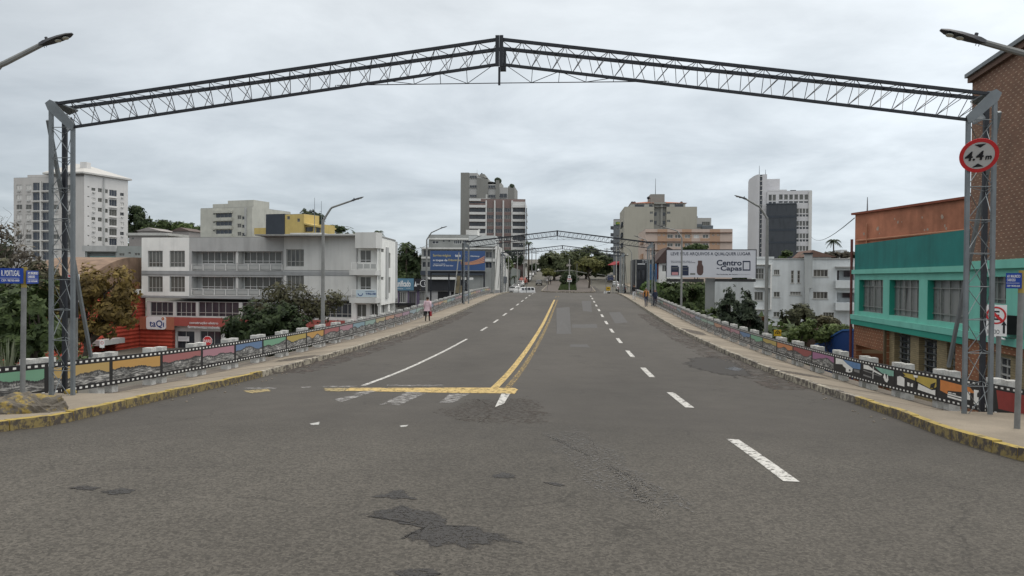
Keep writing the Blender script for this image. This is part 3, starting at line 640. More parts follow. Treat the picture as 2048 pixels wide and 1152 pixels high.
b = MB(); disc(D, b, 0, rr, -.012, -.01, 1); disc(D, b, rr*.79, rr, -.01, .008, 0); disc(D, b, 0, rr*.79, -.01, .004, 2)
b.build('sign_plate', [M_red, M_steel, M_sgrey], T)
ftext(D, '4.4', (-.225, .075, -.085, .085), M_ink, T, .006, bold=.02, shear=.12); ftext(D, 'm', (.10, .20, -.085, -.015), M_ink, T, .006, bold=.02, shear=.12)
b = MB(); b.prism([D.P(-.08,.21,.006), D.P(.1,.21,.006), D.P(.01,.145,.006)], D.n*.004); b.prism([D.P(-.1,-.21,.006), D.P(.08,-.21,.006), D.P(-.01,-.145,.006)], D.n*.004); b.build('arrow_mark', M_ink, T)
b = MB(); b.tube([D.P(0,0,-.02), D.P(0,0,-.2)], .02, 6); b.build('bracket', M_steel, T)
# ---------------- film-strip railings ----------------
def paint(n, c): return mat('mural_'+n, c, .6, .14, 5)
PC = dict(green=(.16,.38,.24), mustard=(.48,.32,.09), amber=(.55,.30,.06), rose=(.36,.11,.11), pink=(.42,.20,.25), blue=(.10,.20,.38), orange=(.56,.20,.05), red=(.28,.035,.03), magenta=(.34,.12,.26), cyan=(.17,.33,.42), salmon=(.45,.17,.11), yellow=(.45,.34,.07), sea=(.20,.40,.33))
def mural_mat():
    m = bpy.data.materials.new('mural_landscape'); m.use_nodes = True; T = m.node_tree; b = T.nodes['Principled BSDF']; b.inputs['Roughness'].default_value = .6
    uvn = T.nodes.new('ShaderNodeUVMap'); s = T.nodes.new('ShaderNodeSeparateXYZ'); T.links.new(uvn.outputs[0], s.inputs[0]); oi = T.nodes.new('ShaderNodeObjectInfo')
    def n1(scale, vs, det=3, ro=.6):
        mp = T.nodes.new('ShaderNodeMapping'); mp.inputs['Scale'].default_value = vs; T.links.new(uvn.outputs[0], mp.inputs[0]); n = T.nodes.new('ShaderNodeTexNoise'); n.inputs['Scale'].default_value = scale; n.inputs['Detail'].default_value = det; n.inputs['Roughness'].default_value = ro; T.links.new(mp.outputs[0], n.inputs['Vector']); return n.outputs['Fac']
    sky = mth('ADD', mth('MULTIPLY_ADD', n1(.8, (1, 0, 0), 1), 1.2, -.02, T=T), mth('MULTIPLY_ADD', n1(9, (1, 0, 0), 4, .7), .30, -.15, T=T), T=T)
    mask = mth('GREATER_THAN', s.outputs[1], sky, T=T)
    ta = n1(6, (2.6, .55, 1), 5, .75); tb = n1(6, (.55, 2.4, 1), 5, .75); tw = T.nodes.new('ShaderNodeMapRange'); tw.inputs[1].default_value = .3; tw.inputs[2].default_value = .55; T.links.new(mth('ADD', s.outputs[1], mth('MULTIPLY_ADD', n1(1.7, (1, 0, 0), 1), .8, -.4, T=T), T=T), tw.inputs[0])
    tex = mth('ADD', mth('MULTIPLY', ta, tw.outputs[0], T=T), mth('MULTIPLY', tb, mth('SUBTRACT', 1.0, tw.outputs[0], T=T), T=T), T=T); r = T.nodes.new('ShaderNodeValToRGB'); T.links.new(tex, r.inputs[0]); e = r.color_ramp.elements; r.color_ramp.interpolation = 'LINEAR'
    e[0].position = .38; e[0].color = (.014,.014,.016,1); e[1].position = .60; e[1].color = (.50,.49,.465,1); q = e.new(.46); q.color = (.07,.07,.072,1); q = e.new(.52); q.color = (.26,.26,.255,1)
    tone = n1(1.3, (1, 2, 1), 2); dk = T.nodes.new('ShaderNodeMapRange'); dk.inputs[1].default_value = .35; dk.inputs[2].default_value = .6; dk.inputs[3].default_value = .35; dk.inputs[4].default_value = 1.2; T.links.new(tone, dk.inputs[0])
    x = T.nodes.new('ShaderNodeVectorMath'); x.operation = 'SCALE'; T.links.new(r.outputs[0], x.inputs[0]); T.links.new(dk.outputs[0], x.inputs['Scale'])
    # dark tree line just under the sky
    tl_ = mth('GREATER_THAN', s.outputs[1], mth('SUBTRACT', sky, .10, T=T), T=T); mm = T.nodes.new('ShaderNodeMix'); mm.data_type = 'RGBA'; T.links.new(mth('MULTIPLY', tl_, .8, T=T), mm.inputs[0]); T.links.new(x.outputs[0], mm.inputs[6]); mm.inputs[7].default_value = (.025,.025,.028,1)
    mx = T.nodes.new('ShaderNodeMix'); mx.data_type = 'RGBA'; T.links.new(mask, mx.inputs[0]); T.links.new(mm.outputs[2], mx.inputs[6]); T.links.new(oi.outputs['Color'], mx.inputs[7])
    T.links.new(mx.outputs[2], b.inputs['Base Color']); return m
M_mural = mural_mat()
PH = .70; GAP = .20; PIT_ = 2.34
lc = ['blue','green','mustard','amber','rose','pink','blue','green','yellow','amber','rose','pink','cyan','sea','yellow','orange','rose','magenta','cyan','sea','green','blue','salmon','orange','yellow','sea','cyan','pink','rose','sea']
rc = ['red','orange','yellow','green','blue','magenta','red','orange','yellow','green','blue','pink','rose','orange','sea','green','blue','pink','rose','salmon','cyan','rose','magenta','rose','salmon','green','cyan']
M_post = mat('whitewashed_concrete', (.54,.54,.52), .9, .3, 5, .3, fine=.15)
def railing(side, X, Y0, n, cols, label, start=0, PH=.71, GAP=.22):
    T = thing('mural_railing', label, 'railing', (X, Y0+20, prof(Y0)-.4), group='film strip railings of the bridge'); s = side
    def base(Y):
        k = interp(Y, KL if s < 0 else KR)
        return pz(X, Y, s)-(.04 if s < 0 else .08)
    def xx(Y): return X if Y < 106 else X-(0 if s < 0 else 1)*0
    for i in range(start, n):
        ya = Y0+i*PIT_; yb = ya+PIT_; za, zb_ = base(ya)+GAP, base(yb)+GAP; f = -s  # faces road
        b = MB(); o = X
        b.hexa([(o-.02,ya,za),(o+.02,ya,za),(o+.02,yb,zb_),(o-.02,yb,zb_),(o-.02,ya,za+PH),(o+.02,ya,za+PH),(o+.02,yb,zb_+PH),(o-.02,yb,zb_+PH)])
        fx = o+f*.021
        def q(u, v, d=0): return (fx+f*d, ya+(yb-ya)*u, za+(zb_-za)*u+PH*v)
        nh = 11
        for k in range(nh):
            a = (k+.28)/nh; c_ = (k+.72)/nh
            for v0, v1 in ((.05,.115), (.885,.95)): b.quad(q(a,v0,.003), q(c_,v0,.003), q(c_,v1,.003), q(a,v1,.003), 1)
        p = b.build('mural_panel', [M_black, M_wpaint], T)
        col = cols[i % len(cols)]; p['label'] = 'film strip panel with '+col+' painted sky'
        pic = MB(); U0 = i*3.7+(50 if s > 0 else 0); W0, W1, H0, H1 = .03, .97, .175, .825
        custom = s > 0 and i in CUST
        if not custom:
            for k in range(4):
                a, c_ = W0+(W1-W0)*k/4, W0+(W1-W0)*(k+1)/4; pic.quad(q(a,H0,.002), q(c_,H0,.002), q(c_,H1,.002), q(a,H1,.002), 0, ((U0+a*2.3,0),(U0+c_*2.3,0),(U0+c_*2.3,1),(U0+a*2.3,1)))
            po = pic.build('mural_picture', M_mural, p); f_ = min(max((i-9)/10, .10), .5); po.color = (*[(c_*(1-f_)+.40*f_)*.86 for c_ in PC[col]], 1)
        else:
            ms = []
            for pm, poly in CUST[i]:
                M_ = paint(pm, PC[pm]) if pm in PC else {'w': M_wpaint, 'k': M_black, 'g': mat('mural_grey', (.2,.2,.2), .6)}[pm]
                if M_ not in ms: ms.append(M_)
            for lv, (pm, poly) in enumerate(CUST[i]):
                M_ = paint(pm, PC[pm]) if pm in PC else {'w': M_wpaint, 'k': M_black, 'g': MATS['mural_grey']}[pm]
                pts = [q(1-(W0+(W1-W0)*u), H0+(H1-H0)*v, .002+.0012*lv) for u, v in poly]; pic.ngon(pts, ms.index(M_))
            pic.build('mural_picture', ms, p)
        # paired posts at the joint, outside the panel
        b = MB(); o2 = X+s*.04
        for dy in (-.42, .14):
            y1 = ya+dy; y2 = y1+.26; zz = base(y1)-.12; tp = base(y1)+GAP+PH+.10+random.uniform(-.012,.012)
            b.box(min(o2, o2+s*.24), max(o2, o2+s*.24), y1, y2, zz, tp)
        b.build('railing_post', M_post, T)
    return T
CUST = {
 0: [('k',[(0,0),(1,0),(1,1),(0,1)]), ('red',[(.06,.08),(1,.08),(1,1),(.02,1)])],
 1: [('k',[(0,0),(1,0),(1,1),(0,1)]), ('orange',[(.02,1),(.02,.38),(.18,.25),(.18,.45),(.72,.62),(.62,.88)]), ('w',[(.18,.22),(.48,.18),(.48,.26),(.18,.3)]), ('w',[(.18,.08),(.5,.02),(.5,.12),(.18,.18)]), ('w',[(.55,.2),(.63,.2),(.63,.62),(.57,.62)]), ('w',[(.70,.05),(.92,.0),(.86,.82),(.70,.80)]), ('k',[(.76,.45),(.8,.45),(.8,.62),(.78,.72),(.76,.62)]), ('w',[(.2,.33),(.27,.33),(.27,.39),(.2,.39)]), ('w',[(.29,.33),(.36,.33),(.36,.39),(.29,.39)])],
 2: [('k',[(0,0),(1,0),(1,1),(0,1)]), ('yellow',[(.12,.98),(1,.98),(1,.55),(.97,.45),(.88,.33),(.56,.6),(.52,.62),(.16,.78)]), ('w',[(.02,.12),(.22,.10),(.22,.62),(.16,.72),(.06,.78),(.02,.74)]), ('w',[(.56,.12),(.98,.02),(.98,.34),(.9,.28),(.58,.5)]), ('k',[(.0,.98),(.17,.98),(.25,.82),(.2,.78),(.16,.7),(.1,.74),(.03,.66),(0,.7)]), ('w',[(.3,.2),(.36,.2),(.36,.42),(.3,.44)]), ('w',[(.39,.2),(.45,.2),(.45,.45),(.39,.38)]), ('k',[(.5,.2),(.53,.2),(.53,.95),(.5,.95)]), ('w',[(.47,.84),(.56,.84),(.57,.98),(.46,.98)]), ('k',[(.88,.62),(.99,.8),(.95,.5),(.97,.3),(.92,.45),(.86,.35)])],
 3: [('k',[(0,0),(1,0),(1,1),(0,1)]), ('sea',[(.4,.98),(.98,.98),(.98,.62),(.8,.58),(.62,.66)]), ('w',[(.03,.98),(.2,.98),(.34,.8),(.34,.68),(.03,.68)]), ('w',[(.36,.78),(.64,.56),(.62,.48),(.36,.64)]), ('w',[(.34,.1),(.36,.1),(.38,.98),(.35,.98)]), ('g',[(.03,.6),(.6,.44),(.6,.40),(.03,.52)]), ('g',[(.03,.16),(.3,.12),(.3,.22),(.03,.28)]), ('w',[(.68,.4),(.74,.14),(.8,.1),(.84,.3),(.82,.62),(.72,.68)]), ('k',[(.74,.66),(.78,.3),(.8,.66)])],
 4: [('k',[(0,0),(1,0),(1,1),(0,1)]), ('blue',[(.32,.98),(.98,.98),(.98,.55),(.72,.5),(.5,.7)]), ('w',[(.02,.98),(.12,.98),(.3,.98),(.5,.7),(.7,.5),(.68,.2),(.55,.08),(.44,.1),(.44,.36),(.3,.5),(.02,.45)]), ('k',[(.02,.5),(.3,.6),(.33,.5),(.02,.38)]), ('k',[(.56,.22),(.62,.22),(.62,.36),(.56,.36)]), ('w',[(.14,.92),(.26,.92),(.26,.66),(.14,.62)]), ('g',[(.76,.3),(.96,.26),(.96,.48),(.76,.46)])],
}
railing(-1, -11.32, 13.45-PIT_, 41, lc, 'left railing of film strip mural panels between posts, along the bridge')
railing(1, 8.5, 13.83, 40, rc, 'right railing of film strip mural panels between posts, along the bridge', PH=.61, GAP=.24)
# ---------------- street lamps ----------------
M_galv = mat('galvanised_pole', (.24,.245,.24), .6, .25, 2, metal=.15, streak=.2)
M_lamph = mat('lamp_housing', (.03,.033,.042), .5, .2, 6)
M_lens = mat('lamp_lens', (.48,.48,.42), .3, .05)
def make_lamp(label, loc, H, s, rch=2.0):
    T = thing('street_lamp', label, 'street lamp', loc, group='street lamps along the bridge', world=False)
    b = MB(); b.tube([(0,0,0),(0,0,H*.55),(.0,0,H-1.15)], [.10,.082,.062], 10); b.tube([(0,0,H-1.15),(s*.36,0,H-.60),(s*.42,0,H-.54),(s*.52,0,H-.5),(s*(rch-.56),0,H-.19)], [.058,.05,.048,.047,.042], 8); b.box(-.22,.22,-.22,.22,-.25,.3)
    b.build('pole', M_galv, T)
    h = MB(); a = V((s*(rch-.6),0,H-.205)); d = V((s,0,.32)).normalized(); u = V((-s*.34,0,1)).normalized()
    secs = [(0,.05,.035),(.08,.06,.05),(.2,.09,.042),(.36,.105,.035),(.52,.085,.025),(.61,.03,.012)]
    P = []
    for t, wd, th in secs: P.append([a+d*t+V((0,wd,0))-u*th*.4, a+d*t+V((0,wd*.6,0))+u*th, a+d*t-V((0,wd*.6,0))+u*th, a+d*t-V((0,wd,0))-u*th*.4, a+d*t-u*th*.8])
    i0 = len(h.v); 
    for r in P: h.v += [tuple(p) for p in r]
    for k in range(len(P)-1):
        for j in range(5): h.f.append((i0+k*5+j, i0+k*5+(j+1)%5, i0+(k+1)*5+(j+1)%5, i0+(k+1)*5+j)); h.m.append(0); h.uv.append(None)
    h.f.append(tuple(range(i0, i0+5))); h.m.append(0); h.uv.append(None); e = i0+25; h.f.append(tuple(range(e+4, e-1, -1))); h.m.append(0); h.uv.append(None)
    p = a+d*.14+u*.065; h.tube([p-u*.03, p+u*.03], .025, 8); h.tube([a+d*.06-u*.03, a+d*.06-u*.07], .005, 5); h.tube([a+d*.1-u*.03, a+d*.1-u*.07], .005, 5)
    ho = h.build('lamp_head', M_lamph, T)
    l = MB()
    for t in (.33, .47):
        c_ = a+d*t-u*.030; l.prism([c_+d*(.05*cos(q))+V((0,.06*sin(q),0)) for q in [i*pi/4 for i in range(8)]], -u*.012)
    l.build('lamp_lens', M_lens, ho)
    return T
pos = [(-1,147,65,12.6,1.75,'street lamp at far left of the photo, its pole outside the frame'), (1,1878,57,11,2.1,'street lamp at far right of the photo, head reaching in before the brick wall'),
 (-1,728,393,36.4,2.0,'tall street lamp on left railing in front of the white commercial building'), (1,1468,390,38.2,1.6,'street lamp on right railing in front of the white apartments'),
 (-1,895,452,64,1.75,'street lamp on left railing above the walking woman in pink'), (1,1312,449,66.8,2.2,'street lamp on right railing crossing the white billboard'),
 (-1,964,471,91,1.6,'street lamp on left railing beside the left tower of middle gate'), (1,1267,471,94,1.9,'street lamp on right railing behind right tower of middle gate'),
 (-1,1005,485.5,119,1.6,'farthest street lamp on left, before the light concrete side wall'), (1,1243,491,121,1.6,'farthest street lamp on right, before the tall blank beige wall')]
for s, px, py, Y, rch, l in pos:
    t = at(px, py, Y); X = t.x+s*rch; zb_ = prof(Y)-.25
    make_lamp(l, (X, Y, zb_), t.z-zb_, -s, rch)
# ---------------- signs near the camera ----------------
M_blue = mat('street_sign_blue', (.012,.055,.33), .4, .12, 3)
M_ypole = mat('pole_yellow', (.34,.26,.07), .6, .2, 4); M_pole = mat('sign_pole', (.20,.205,.205), .6, .25, 4, metal=.1)
def pole_sign(px, ybot, ytop, Y, label, yel):
    a = at(px, ybot, Y); z1 = at(px, ytop, Y).z; z0 = zr(a.x, Y)+.12; T = thing('street_name_sign', label, 'street sign', (a.x, Y, z0), group='blue street name signs')
    zy = at(px, yel, Y).z; dz = (z1-z0)*.012
    b = MB(); b.tube([(a.x-.03, Y, z0), (a.x, Y, zy)], .045, 12); b.build('pole', M_pole, T); b = MB(); b.tube([(a.x, Y, zy), (a.x+.01, Y, z1)], .046, 12); b.build('pole_top', M_ypole, T)
    return T, a.x
T, x = pole_sign(48, 786, 534, 13.3, 'blue name plates for R. PORTUGAL on grey pole with yellow top, at left', 575)
def plate(T, F, r, lines, o=.0):
    b = MB(); fbox(F, b, r, o-.012, o); b.build('name_plate', M_blue, T); u0, u1, z0, z1 = r; w_, h = u1-u0, z1-z0
    for s, a, b_, c_, d_, bo in lines: ftext(F, s, (u0+w_*a, u0+w_*b_, z0+h*c_, z0+h*d_), M_wht, T, o+.002, thick=.001, bold=bo)
    b = MB(); fbox(F, b, (u0+w_*.04, u1-w_*.12, z0+h*.335, z0+h*.355), o+.001, o+.004); b.build('name_rule', M_wht, T)
F = Fac((-14, 13.2), (46, 13.22)); r = F.rect(-14, 536, 46, 567)
plate(T, F, r, [('R. PORTUGAL', .28, .9, .48, .86, .015), ('CEP: 98700-000', .28, .88, .12, .26, .01)])
F = Fac((54, 13.25), (77, 14.0)); r = F.rect(54, 541, 77, 567)
plate(T, F, r, [('AV. MAURICIO', .06, .92, .70, .90, .015), ('CARDOSO', .06, .66, .44, .62, .015), ('CEP: 98700-000', .06, .88, .12, .24, .01)])
T, x = pole_sign(2038, 854, 541, 12.85, 'blue name plate for AV. MAURICIO CARDOSO on grey pole, at right edge', 586)
F = Fac((2012, 12.95), (2042, 12.8)); r = F.rect(2012, 546, 2043, 577)
plate(T, F, r, [('AV. MAURICIO', .08, .92, .70, .88, .015), ('CARDOSO', .08, .62, .46, .64, .015), ('CEP: 98700-000', .08, .9, .10, .22, .01)])
# no-parking board
Y = 17.6; F = Fac((1970, Y), (2013, Y-.25)); r = F.rect(1970, 609, 2013, 673); a = F.P((r[0]+r[1])/2, r[2])
T = thing('no_parking_sign', 'white no parking board with crossed E and up arrow, reading INICIO', 'traffic sign', (a.x, a.y, -5))
b = MB(); b.tube([(a.x+.1, a.y+.06, -5.6), (a.x+.1, a.y+.06, r[3]-.05)], .05, 10); b.build('pole', M_pole, T)
b = MB(); fbox(F, b, r, -.012, 0); b.build('sign_plate', M_wht, T); u0, u1, z0, z1 = r; w_, h = u1-u0, z1-z0
D = Disc(F.P(u0+w_*.52, z0+h*.66, .002), F.d, (0,0,1)); D.n = F.n
b = MB(); disc(D, b, .155, .19, 0, .004); q = sin(pi/4)
b.hexa([D.P(-.14,.10,.004), D.P(.10,-.14,.004), D.P(.14,-.10,.004), D.P(-.10,.14,.004), D.P(-.14,.10,.007), D.P(.10,-.14,.007), D.P(.14,-.10,.007), D.P(-.10,.14,.007)]); b.build('prohibition_ring', M_red, T)
ftext(D, 'E', (-.065, .065, -.10, .10), M_ink, T, .001, bold=.02, thick=.001); ftext(F, 'INÍCIO', (u0+w_*.12, u0+w_*.68, z0+h*.07, z0+h*.24), M_ink, T, .003, thick=.001)
b = MB(); ua = u0+w_*.88; b.prism([F.P(ua-.02,z0+h*.09,.002), F.P(ua+.02,z0+h*.09,.002), F.P(ua+.02,z0+h*.35,.002), F.P(ua+.05,z0+h*.35,.002), F.P(ua,z0+h*.5,.002), F.P(ua-.05,z0+h*.35,.002), F.P(ua-.02,z0+h*.35,.002)], F.n*.003); b.build('arrow_mark', M_ink, T)
# speed-bump warning sign (right, low street)
Y = 36; F = Fac((1548, Y), (1563, Y)); r = F.rect(1548, 659.5, 1562.5, 672); a = F.P((r[0]+r[1])/2, r[2]); T = thing('warning_sign', 'square yellow speed bump warning sign below the right railing', 'traffic sign', (a.x, a.y, -6))
b = MB(); fbox(F, b, r, -.02, 0); b.build('sign_plate', mat('warning_yellow', (.60,.38,.02), .5, .08), T); b = MB(); b.tube([(a.x, a.y+.06, -6.3), (a.x, a.y+.06, r[3]-.1)], .04, 8); b.build('pole', M_pole, T)
c_ = ((r[0]+r[1])/2, (r[2]+r[3])/2); h = (r[3]-r[2])/2; b = MB()
for (x1, z1_), (x2, z2_) in (((-.8,0),(0,.8)), ((0,.8),(.8,0)), ((.8,0),(.6,-.2)), ((-.8,0),(-.6,-.2))): b.tube([F.P(c_[0]+x1*h, c_[1]+z1_*h, .01), F.P(c_[0]+x2*h, c_[1]+z2_*h, .01)], .02, 4)
b.prism([F.P(c_[0]-.35*h, c_[1]-.25*h, .003), F.P(c_[0]+.35*h, c_[1]-.25*h, .003), F.P(c_[0]+.15*h, c_[1]+.1*h, .003), F.P(c_[0]-.15*h, c_[1]+.1*h, .003)], F.n*.01); b.build('bump_symbol', M_ink, T)
# traffic light behind left tower
Y = 17.5; F = Fac((112, Y), (150, Y)); r = F.rect(119, 555, 146, 636); a = F.P((r[0]+r[1])/2, r[2]); T = thing('traffic_light', 'black traffic light seen from behind on grey pole, behind left gate tower', 'traffic light', (a.x, a.y, -3))
b = MB(); b.tube([(a.x+.05, a.y+.1, -3.2), (a.x+.05, a.y+.1, r[2]+.02)], .075, 10); b.build('pole', M_pole, T)
b = MB(); fbox(F, b, r, -.2, 0); 
for k in range(3): fbox(F, b, (r[0]+.03, r[1]-.03, r[2]+.06+k*.3, r[2]+.3+k*.3), .001, .03)
b.build('signal_box', M_black, T); q = F.rect(113, 548, 140, 604); b = MB(); fbox(F, b, q, -.26, -.22); b.build('back_board', M_wht, T); q = F.rect(131, 549, 142, 554); b = MB(); fbox(F, b, q, -.2, -.1); b.build('red_lamp', M_red, T)
Y = 18.4; F = Fac((146, Y), (158, Y-.25)); r = F.rect(146, 548, 158, 604); a = F.P((r[0]+r[1])/2, r[2]); T = thing('arrow_sign', 'narrow white sign with black up arrow beside the black traffic light', 'traffic sign', (a.x, a.y, -3))
b = MB(); fbox(F, b, r, -.012, 0); b.build('sign_plate', M_wht, T); b = MB(); b.tube([(a.x-.05, a.y+.08, -3.2), (a.x-.05, a.y+.08, r[3]-.1)], .04, 8); b.build('pole', M_pole, T)
um = (r[0]+r[1])/2; b = MB(); b.prism([F.P(um-.02,r[2]+.06,.002), F.P(um+.025,r[2]+.06,.002), F.P(um+.025,r[2]+.22,.002), F.P(um+.055,r[2]+.22,.002), F.P(um,r[2]+.32,.002), F.P(um-.05,r[2]+.22,.002), F.P(um-.02,r[2]+.22,.002)], F.n*.003); b.build('arrow_mark', M_ink, T)
# stop sign by the shop
Y = 66; c = at(415, 682, Y); T = thing('stop_sign', 'red octagonal stop sign reading PARE before the shop entrance', 'traffic sign', (c.x, c.y, -6))
D = Disc(c, (1,0,0), (0,0,1)); P = [D.P(.46*cos(pi/8+i*pi/4), .46*sin(pi/8+i*pi/4), 0) for i in range(8)]; b = MB(); b.prism(P, (0,.02,0)); b.build('rim', M_wht, T)
P = [D.P(.425*cos(pi/8+i*pi/4), .425*sin(pi/8+i*pi/4), .006) for i in range(8)]; b = MB(); b.prism(P, (0,.01,0)); b.build('sign_plate', M_red, T); ftext(D, 'PARE', (-.35, .35, -.13, .13), M_wht, T, .012, bold=.008, thick=.002)
b = MB(); b.tube([(c.x, c.y+.07, -6.4), (c.x, c.y+.07, c.z+.3)], .04, 8); b.build('pole', M_pole, T)
# small white parking sign near warehouse door
Y = 60; c = at(204, 688, Y); T = thing('parking_sign', 'small white parking sign on pole before the dark warehouse door', 'traffic sign', (c.x, c.y, -5)); D = Disc(c, (1,0,0), (0,0,1))
b = MB(); b.hexa([D.P(-.2,-.3,-.01),D.P(.2,-.3,-.01),D.P(.2,.3,-.01),D.P(-.2,.3,-.01),D.P(-.2,-.3,0),D.P(.2,-.3,0),D.P(.2,.3,0),D.P(-.2,.3,0)]); b.build('sign_plate', M_wht, T); b = MB(); disc(D, b, .1, .14, .001, .004, c=(0,.1)); b.build('ring', M_red, T); ftext(D, 'E', (-.04,.04,.05,.16), M_ink, T, .003, thick=.001)
b = MB(); b.tube([(c.x, c.y+.05, -6), (c.x, c.y+.05, c.z+.2)], .035, 8); b.build('pole', M_pole, T)
# painted stone heap at the left corner
c = surf(40, 846); bm_ = MB(); bm_.ball((0,0,0), (.66,.46,.36), 80, 44)
b = MB(); b.f = bm_.f; b.m = bm_.m; b.uv = bm_.uv
C0 = V((c.x-.22, c.y+.50, c.z+.02))
for p in bm_.v:
    p = V(p); n = mn.fractal(V((p.x*2.1, p.y*2.1, p.z*4))+V((3,1,7)), 1.0, 2.0, 5); k = 1+.30*n; q = V((p.x*k, p.y*k, p.z*(1+.45*n)+(.05*sin(p.z*40) if abs(p.z) < .4 else 0)*.4)); b.v.append(tuple(C0+q))
M_rock = wear('yellow_painted_stone', (.30,.215,.05), (.115,.10,.08), .53, 4.5)
tag(b.build('painted_boulder', M_rock), 'rough boulder with worn yellow paint at the left pavement corner', 'boulder')
# ---------------- buildings ----------------
def part(F, T, name, m, items, pxs=True, **k):
    for it in items:
        b = MB(); r = F.rect(*it[:4]) if pxs else it[:4]; fbox(F, b, r, it[4], it[5]); o = b.build(name, m, T, **k)
    return o
def antenna(T, F, px, y0, y1, o=-3, r=.05, name='antenna'):
    u, z1 = F.uv(px, y0); _, z0 = F.uv(px, y1); b = MB(); p = F.P(u, z0, o); q = F.P(u, z1, o); b.tube([p, q], [r, r*.4], 5)
    return b.build(name, M_steel, T)
def ac(F, T, x0, y0, x1, y1, m=None):
    b = MB(); fbox(F, b, F.rect(x0, y0, x1, y1), .0, .35); return b.build('air_conditioner', m or mat('ac_white', (.5,.5,.49), .6, .15, 6), T)
c1 = Cr(0, 300, 3.84)
# B1 tower block, front face
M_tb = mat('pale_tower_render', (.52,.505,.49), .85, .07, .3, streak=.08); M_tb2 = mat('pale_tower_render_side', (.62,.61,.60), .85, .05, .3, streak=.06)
M_bal = glass('blue_balcony_glass', (.018,.028,.05), .1, light=(.06,.07,.09), frac=.4); M_shut = mat('white_shutter', (.62,.61,.59), .6, .05, 3)
F = Fac((27, 215), (168, 212)); wins = []; acs = []
for r in range(8):
    y = 268+76*r
    for x in (148, 220, 430, 525):
        if not (y > 700 and x < 200): wins.append(c1(x-22, y, x+22, y+36, 2, 1, M_frame, M_shut if (r*7+x) % 3 else M_glass))
    for x in (284, 358): wins.append(c1(x-32, y-16, x+32, y+44, 2, 1, M_frame, M_bal))
T, ex = block('apartment_tower', 'tall pale apartment tower with hip roof and blue glazed balconies, left behind gate tower', 'building', F, c1(105, 215, 645, 900), -8, 17, M_tb, wins, rec=.25)
for r in range(8):
    y = 268+76*r
    for x in (148, 220, 430, 525): ac(F, T, *c1(x-13, y+41, x+13, y+52))
part(F, T, 'balcony_slab', M_shut, [(*c1(252, 313+76*r, 392, 320+76*r), 0, .5) for r in range(8)]+[(*c1(316, 240, 325, 900), 0, .55)])
part(F, T, 'attic_storey', M_tb, [(*c1(185, 188, 625, 214.5), -15, -1.2)])
F2 = Fac((168.5, 212), (256, 227)); wins = []
for r in range(7):
    y = 292+75*r
    wins += [c1(703, y-(75 if r == 0 else 75)+72, 733, y+24, 2, 1, None, M_shut if r % 3 else M_glass), c1(753, y, 783, y+34, 2), c1(802, y+8, 828, y+42, 2)]
    wins.append(c1(840, y+12, 897, y+66, 3, 1, None, M_bal if r in (0,1,5,6) else M_glass)); wins.append(c1(923, y+36, 952, y+64, 2, 1, None, M_shut if r % 2 else M_dglass)); wins.append(c1(672, y-14, 686, y-4, 1))
b = MB(); r2 = F2.rect(*c1(646, 183, 982, 900)); r2 = (r2[0], r2[1], -8, F2.uv(*c1(646, 183, 0, 0)[:2])[1]); H = [F2.rect(*q[:4]) for q in wins]; fwall(F2, b, r2, H, .2)
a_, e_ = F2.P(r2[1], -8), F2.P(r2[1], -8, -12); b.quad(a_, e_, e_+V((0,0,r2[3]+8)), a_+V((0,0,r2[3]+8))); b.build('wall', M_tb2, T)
for q, h in zip(wins, H): window(F2, h, T, q[4], q[5] if len(q) > 5 else 1, pm=q[7] if len(q) > 7 else None)
part(F2, T, 'facade_fin', M_grey, [(*c1(790, 215, 802, 730), 0, .25)]); part(F2, T, 'balcony_slab', M_shut, [(*c1(838, 366+75*r, 898, 372+75*r), 0, .6) for r in range(6)])
for r in range(7): ac(F2, T, *c1(710, 322+75*r, 728, 334+75*r)); ac(F2, T, *c1(930, 362+75*r, 946, 372+75*r))
# hip roof
zt = r2[3]; P0 = F.P(ex[0]+11, zt, 1.2); P1 = F.P(ex[1]+.8, zt, 1.2); P2 = F2.P(r2[1]+1, zt, .6); P3 = P0+(P2-P1); ap = at(150, 327, 226); ap2 = at(172, 330, 222)
b = MB(); h = V((0,0,.5))
for q in ((P0,P1),(P1,P2),(P2,P3),(P3,P0)): b.quad(q[0], q[1], q[1]+h, q[0]+h)
b.ngon([P0+h, P1+h, ap2, ap]); b.ngon([P1+h, P2+h, ap2]); b.ngon([P2+h, P3+h, ap, ap2]); b.ngon([P3+h, P0+h, ap]); b.build('roof', mat('pale_metal_roof', (.50,.49,.47), .6, .08, .4), T)
b = MB(); p = at(171, 333, 218); b.box(-1, 1, -1, 1, -1.5, 1.2, 0, 0, tuple(p)); b.build('chimney', M_tb2, T)
# B2 low building with green glass balconies
F = Fac((169, 150), (285, 150)); M_gg = mat('green_grey_render', (.30,.32,.31), .85, .12, .5, streak=.12); M_green = glass('green_glass', (.05,.13,.13), .15, light=(.12,.2,.19), frac=.5)
T, _ = block('balcony_building', 'low grey building with green glass balconies beside the tower foot', 'building', F, c1(650, 738, 1090, 950), -8, 14, M_gg, [c1(915, 792, 955, 814, 2), c1(985, 783, 1005, 800, 1), c1(1033, 790, 1075, 812, 2)], extra=[c1(668, 785, 888, 842), c1(668, 860, 888, 918)])
part(F, T, 'balcony_glass', M_green, [(*c1(692, 815, 888, 842), .05, .1), (*c1(700, 862, 780, 888), -.6, -.5), (*c1(790, 885, 888, 915), .05, .1)]); part(F, T, 'balcony_slab', M_grey, [(*c1(660, 842, 890, 862), 0, .6), (*c1(640, 735, 900, 780), 0, .5)])
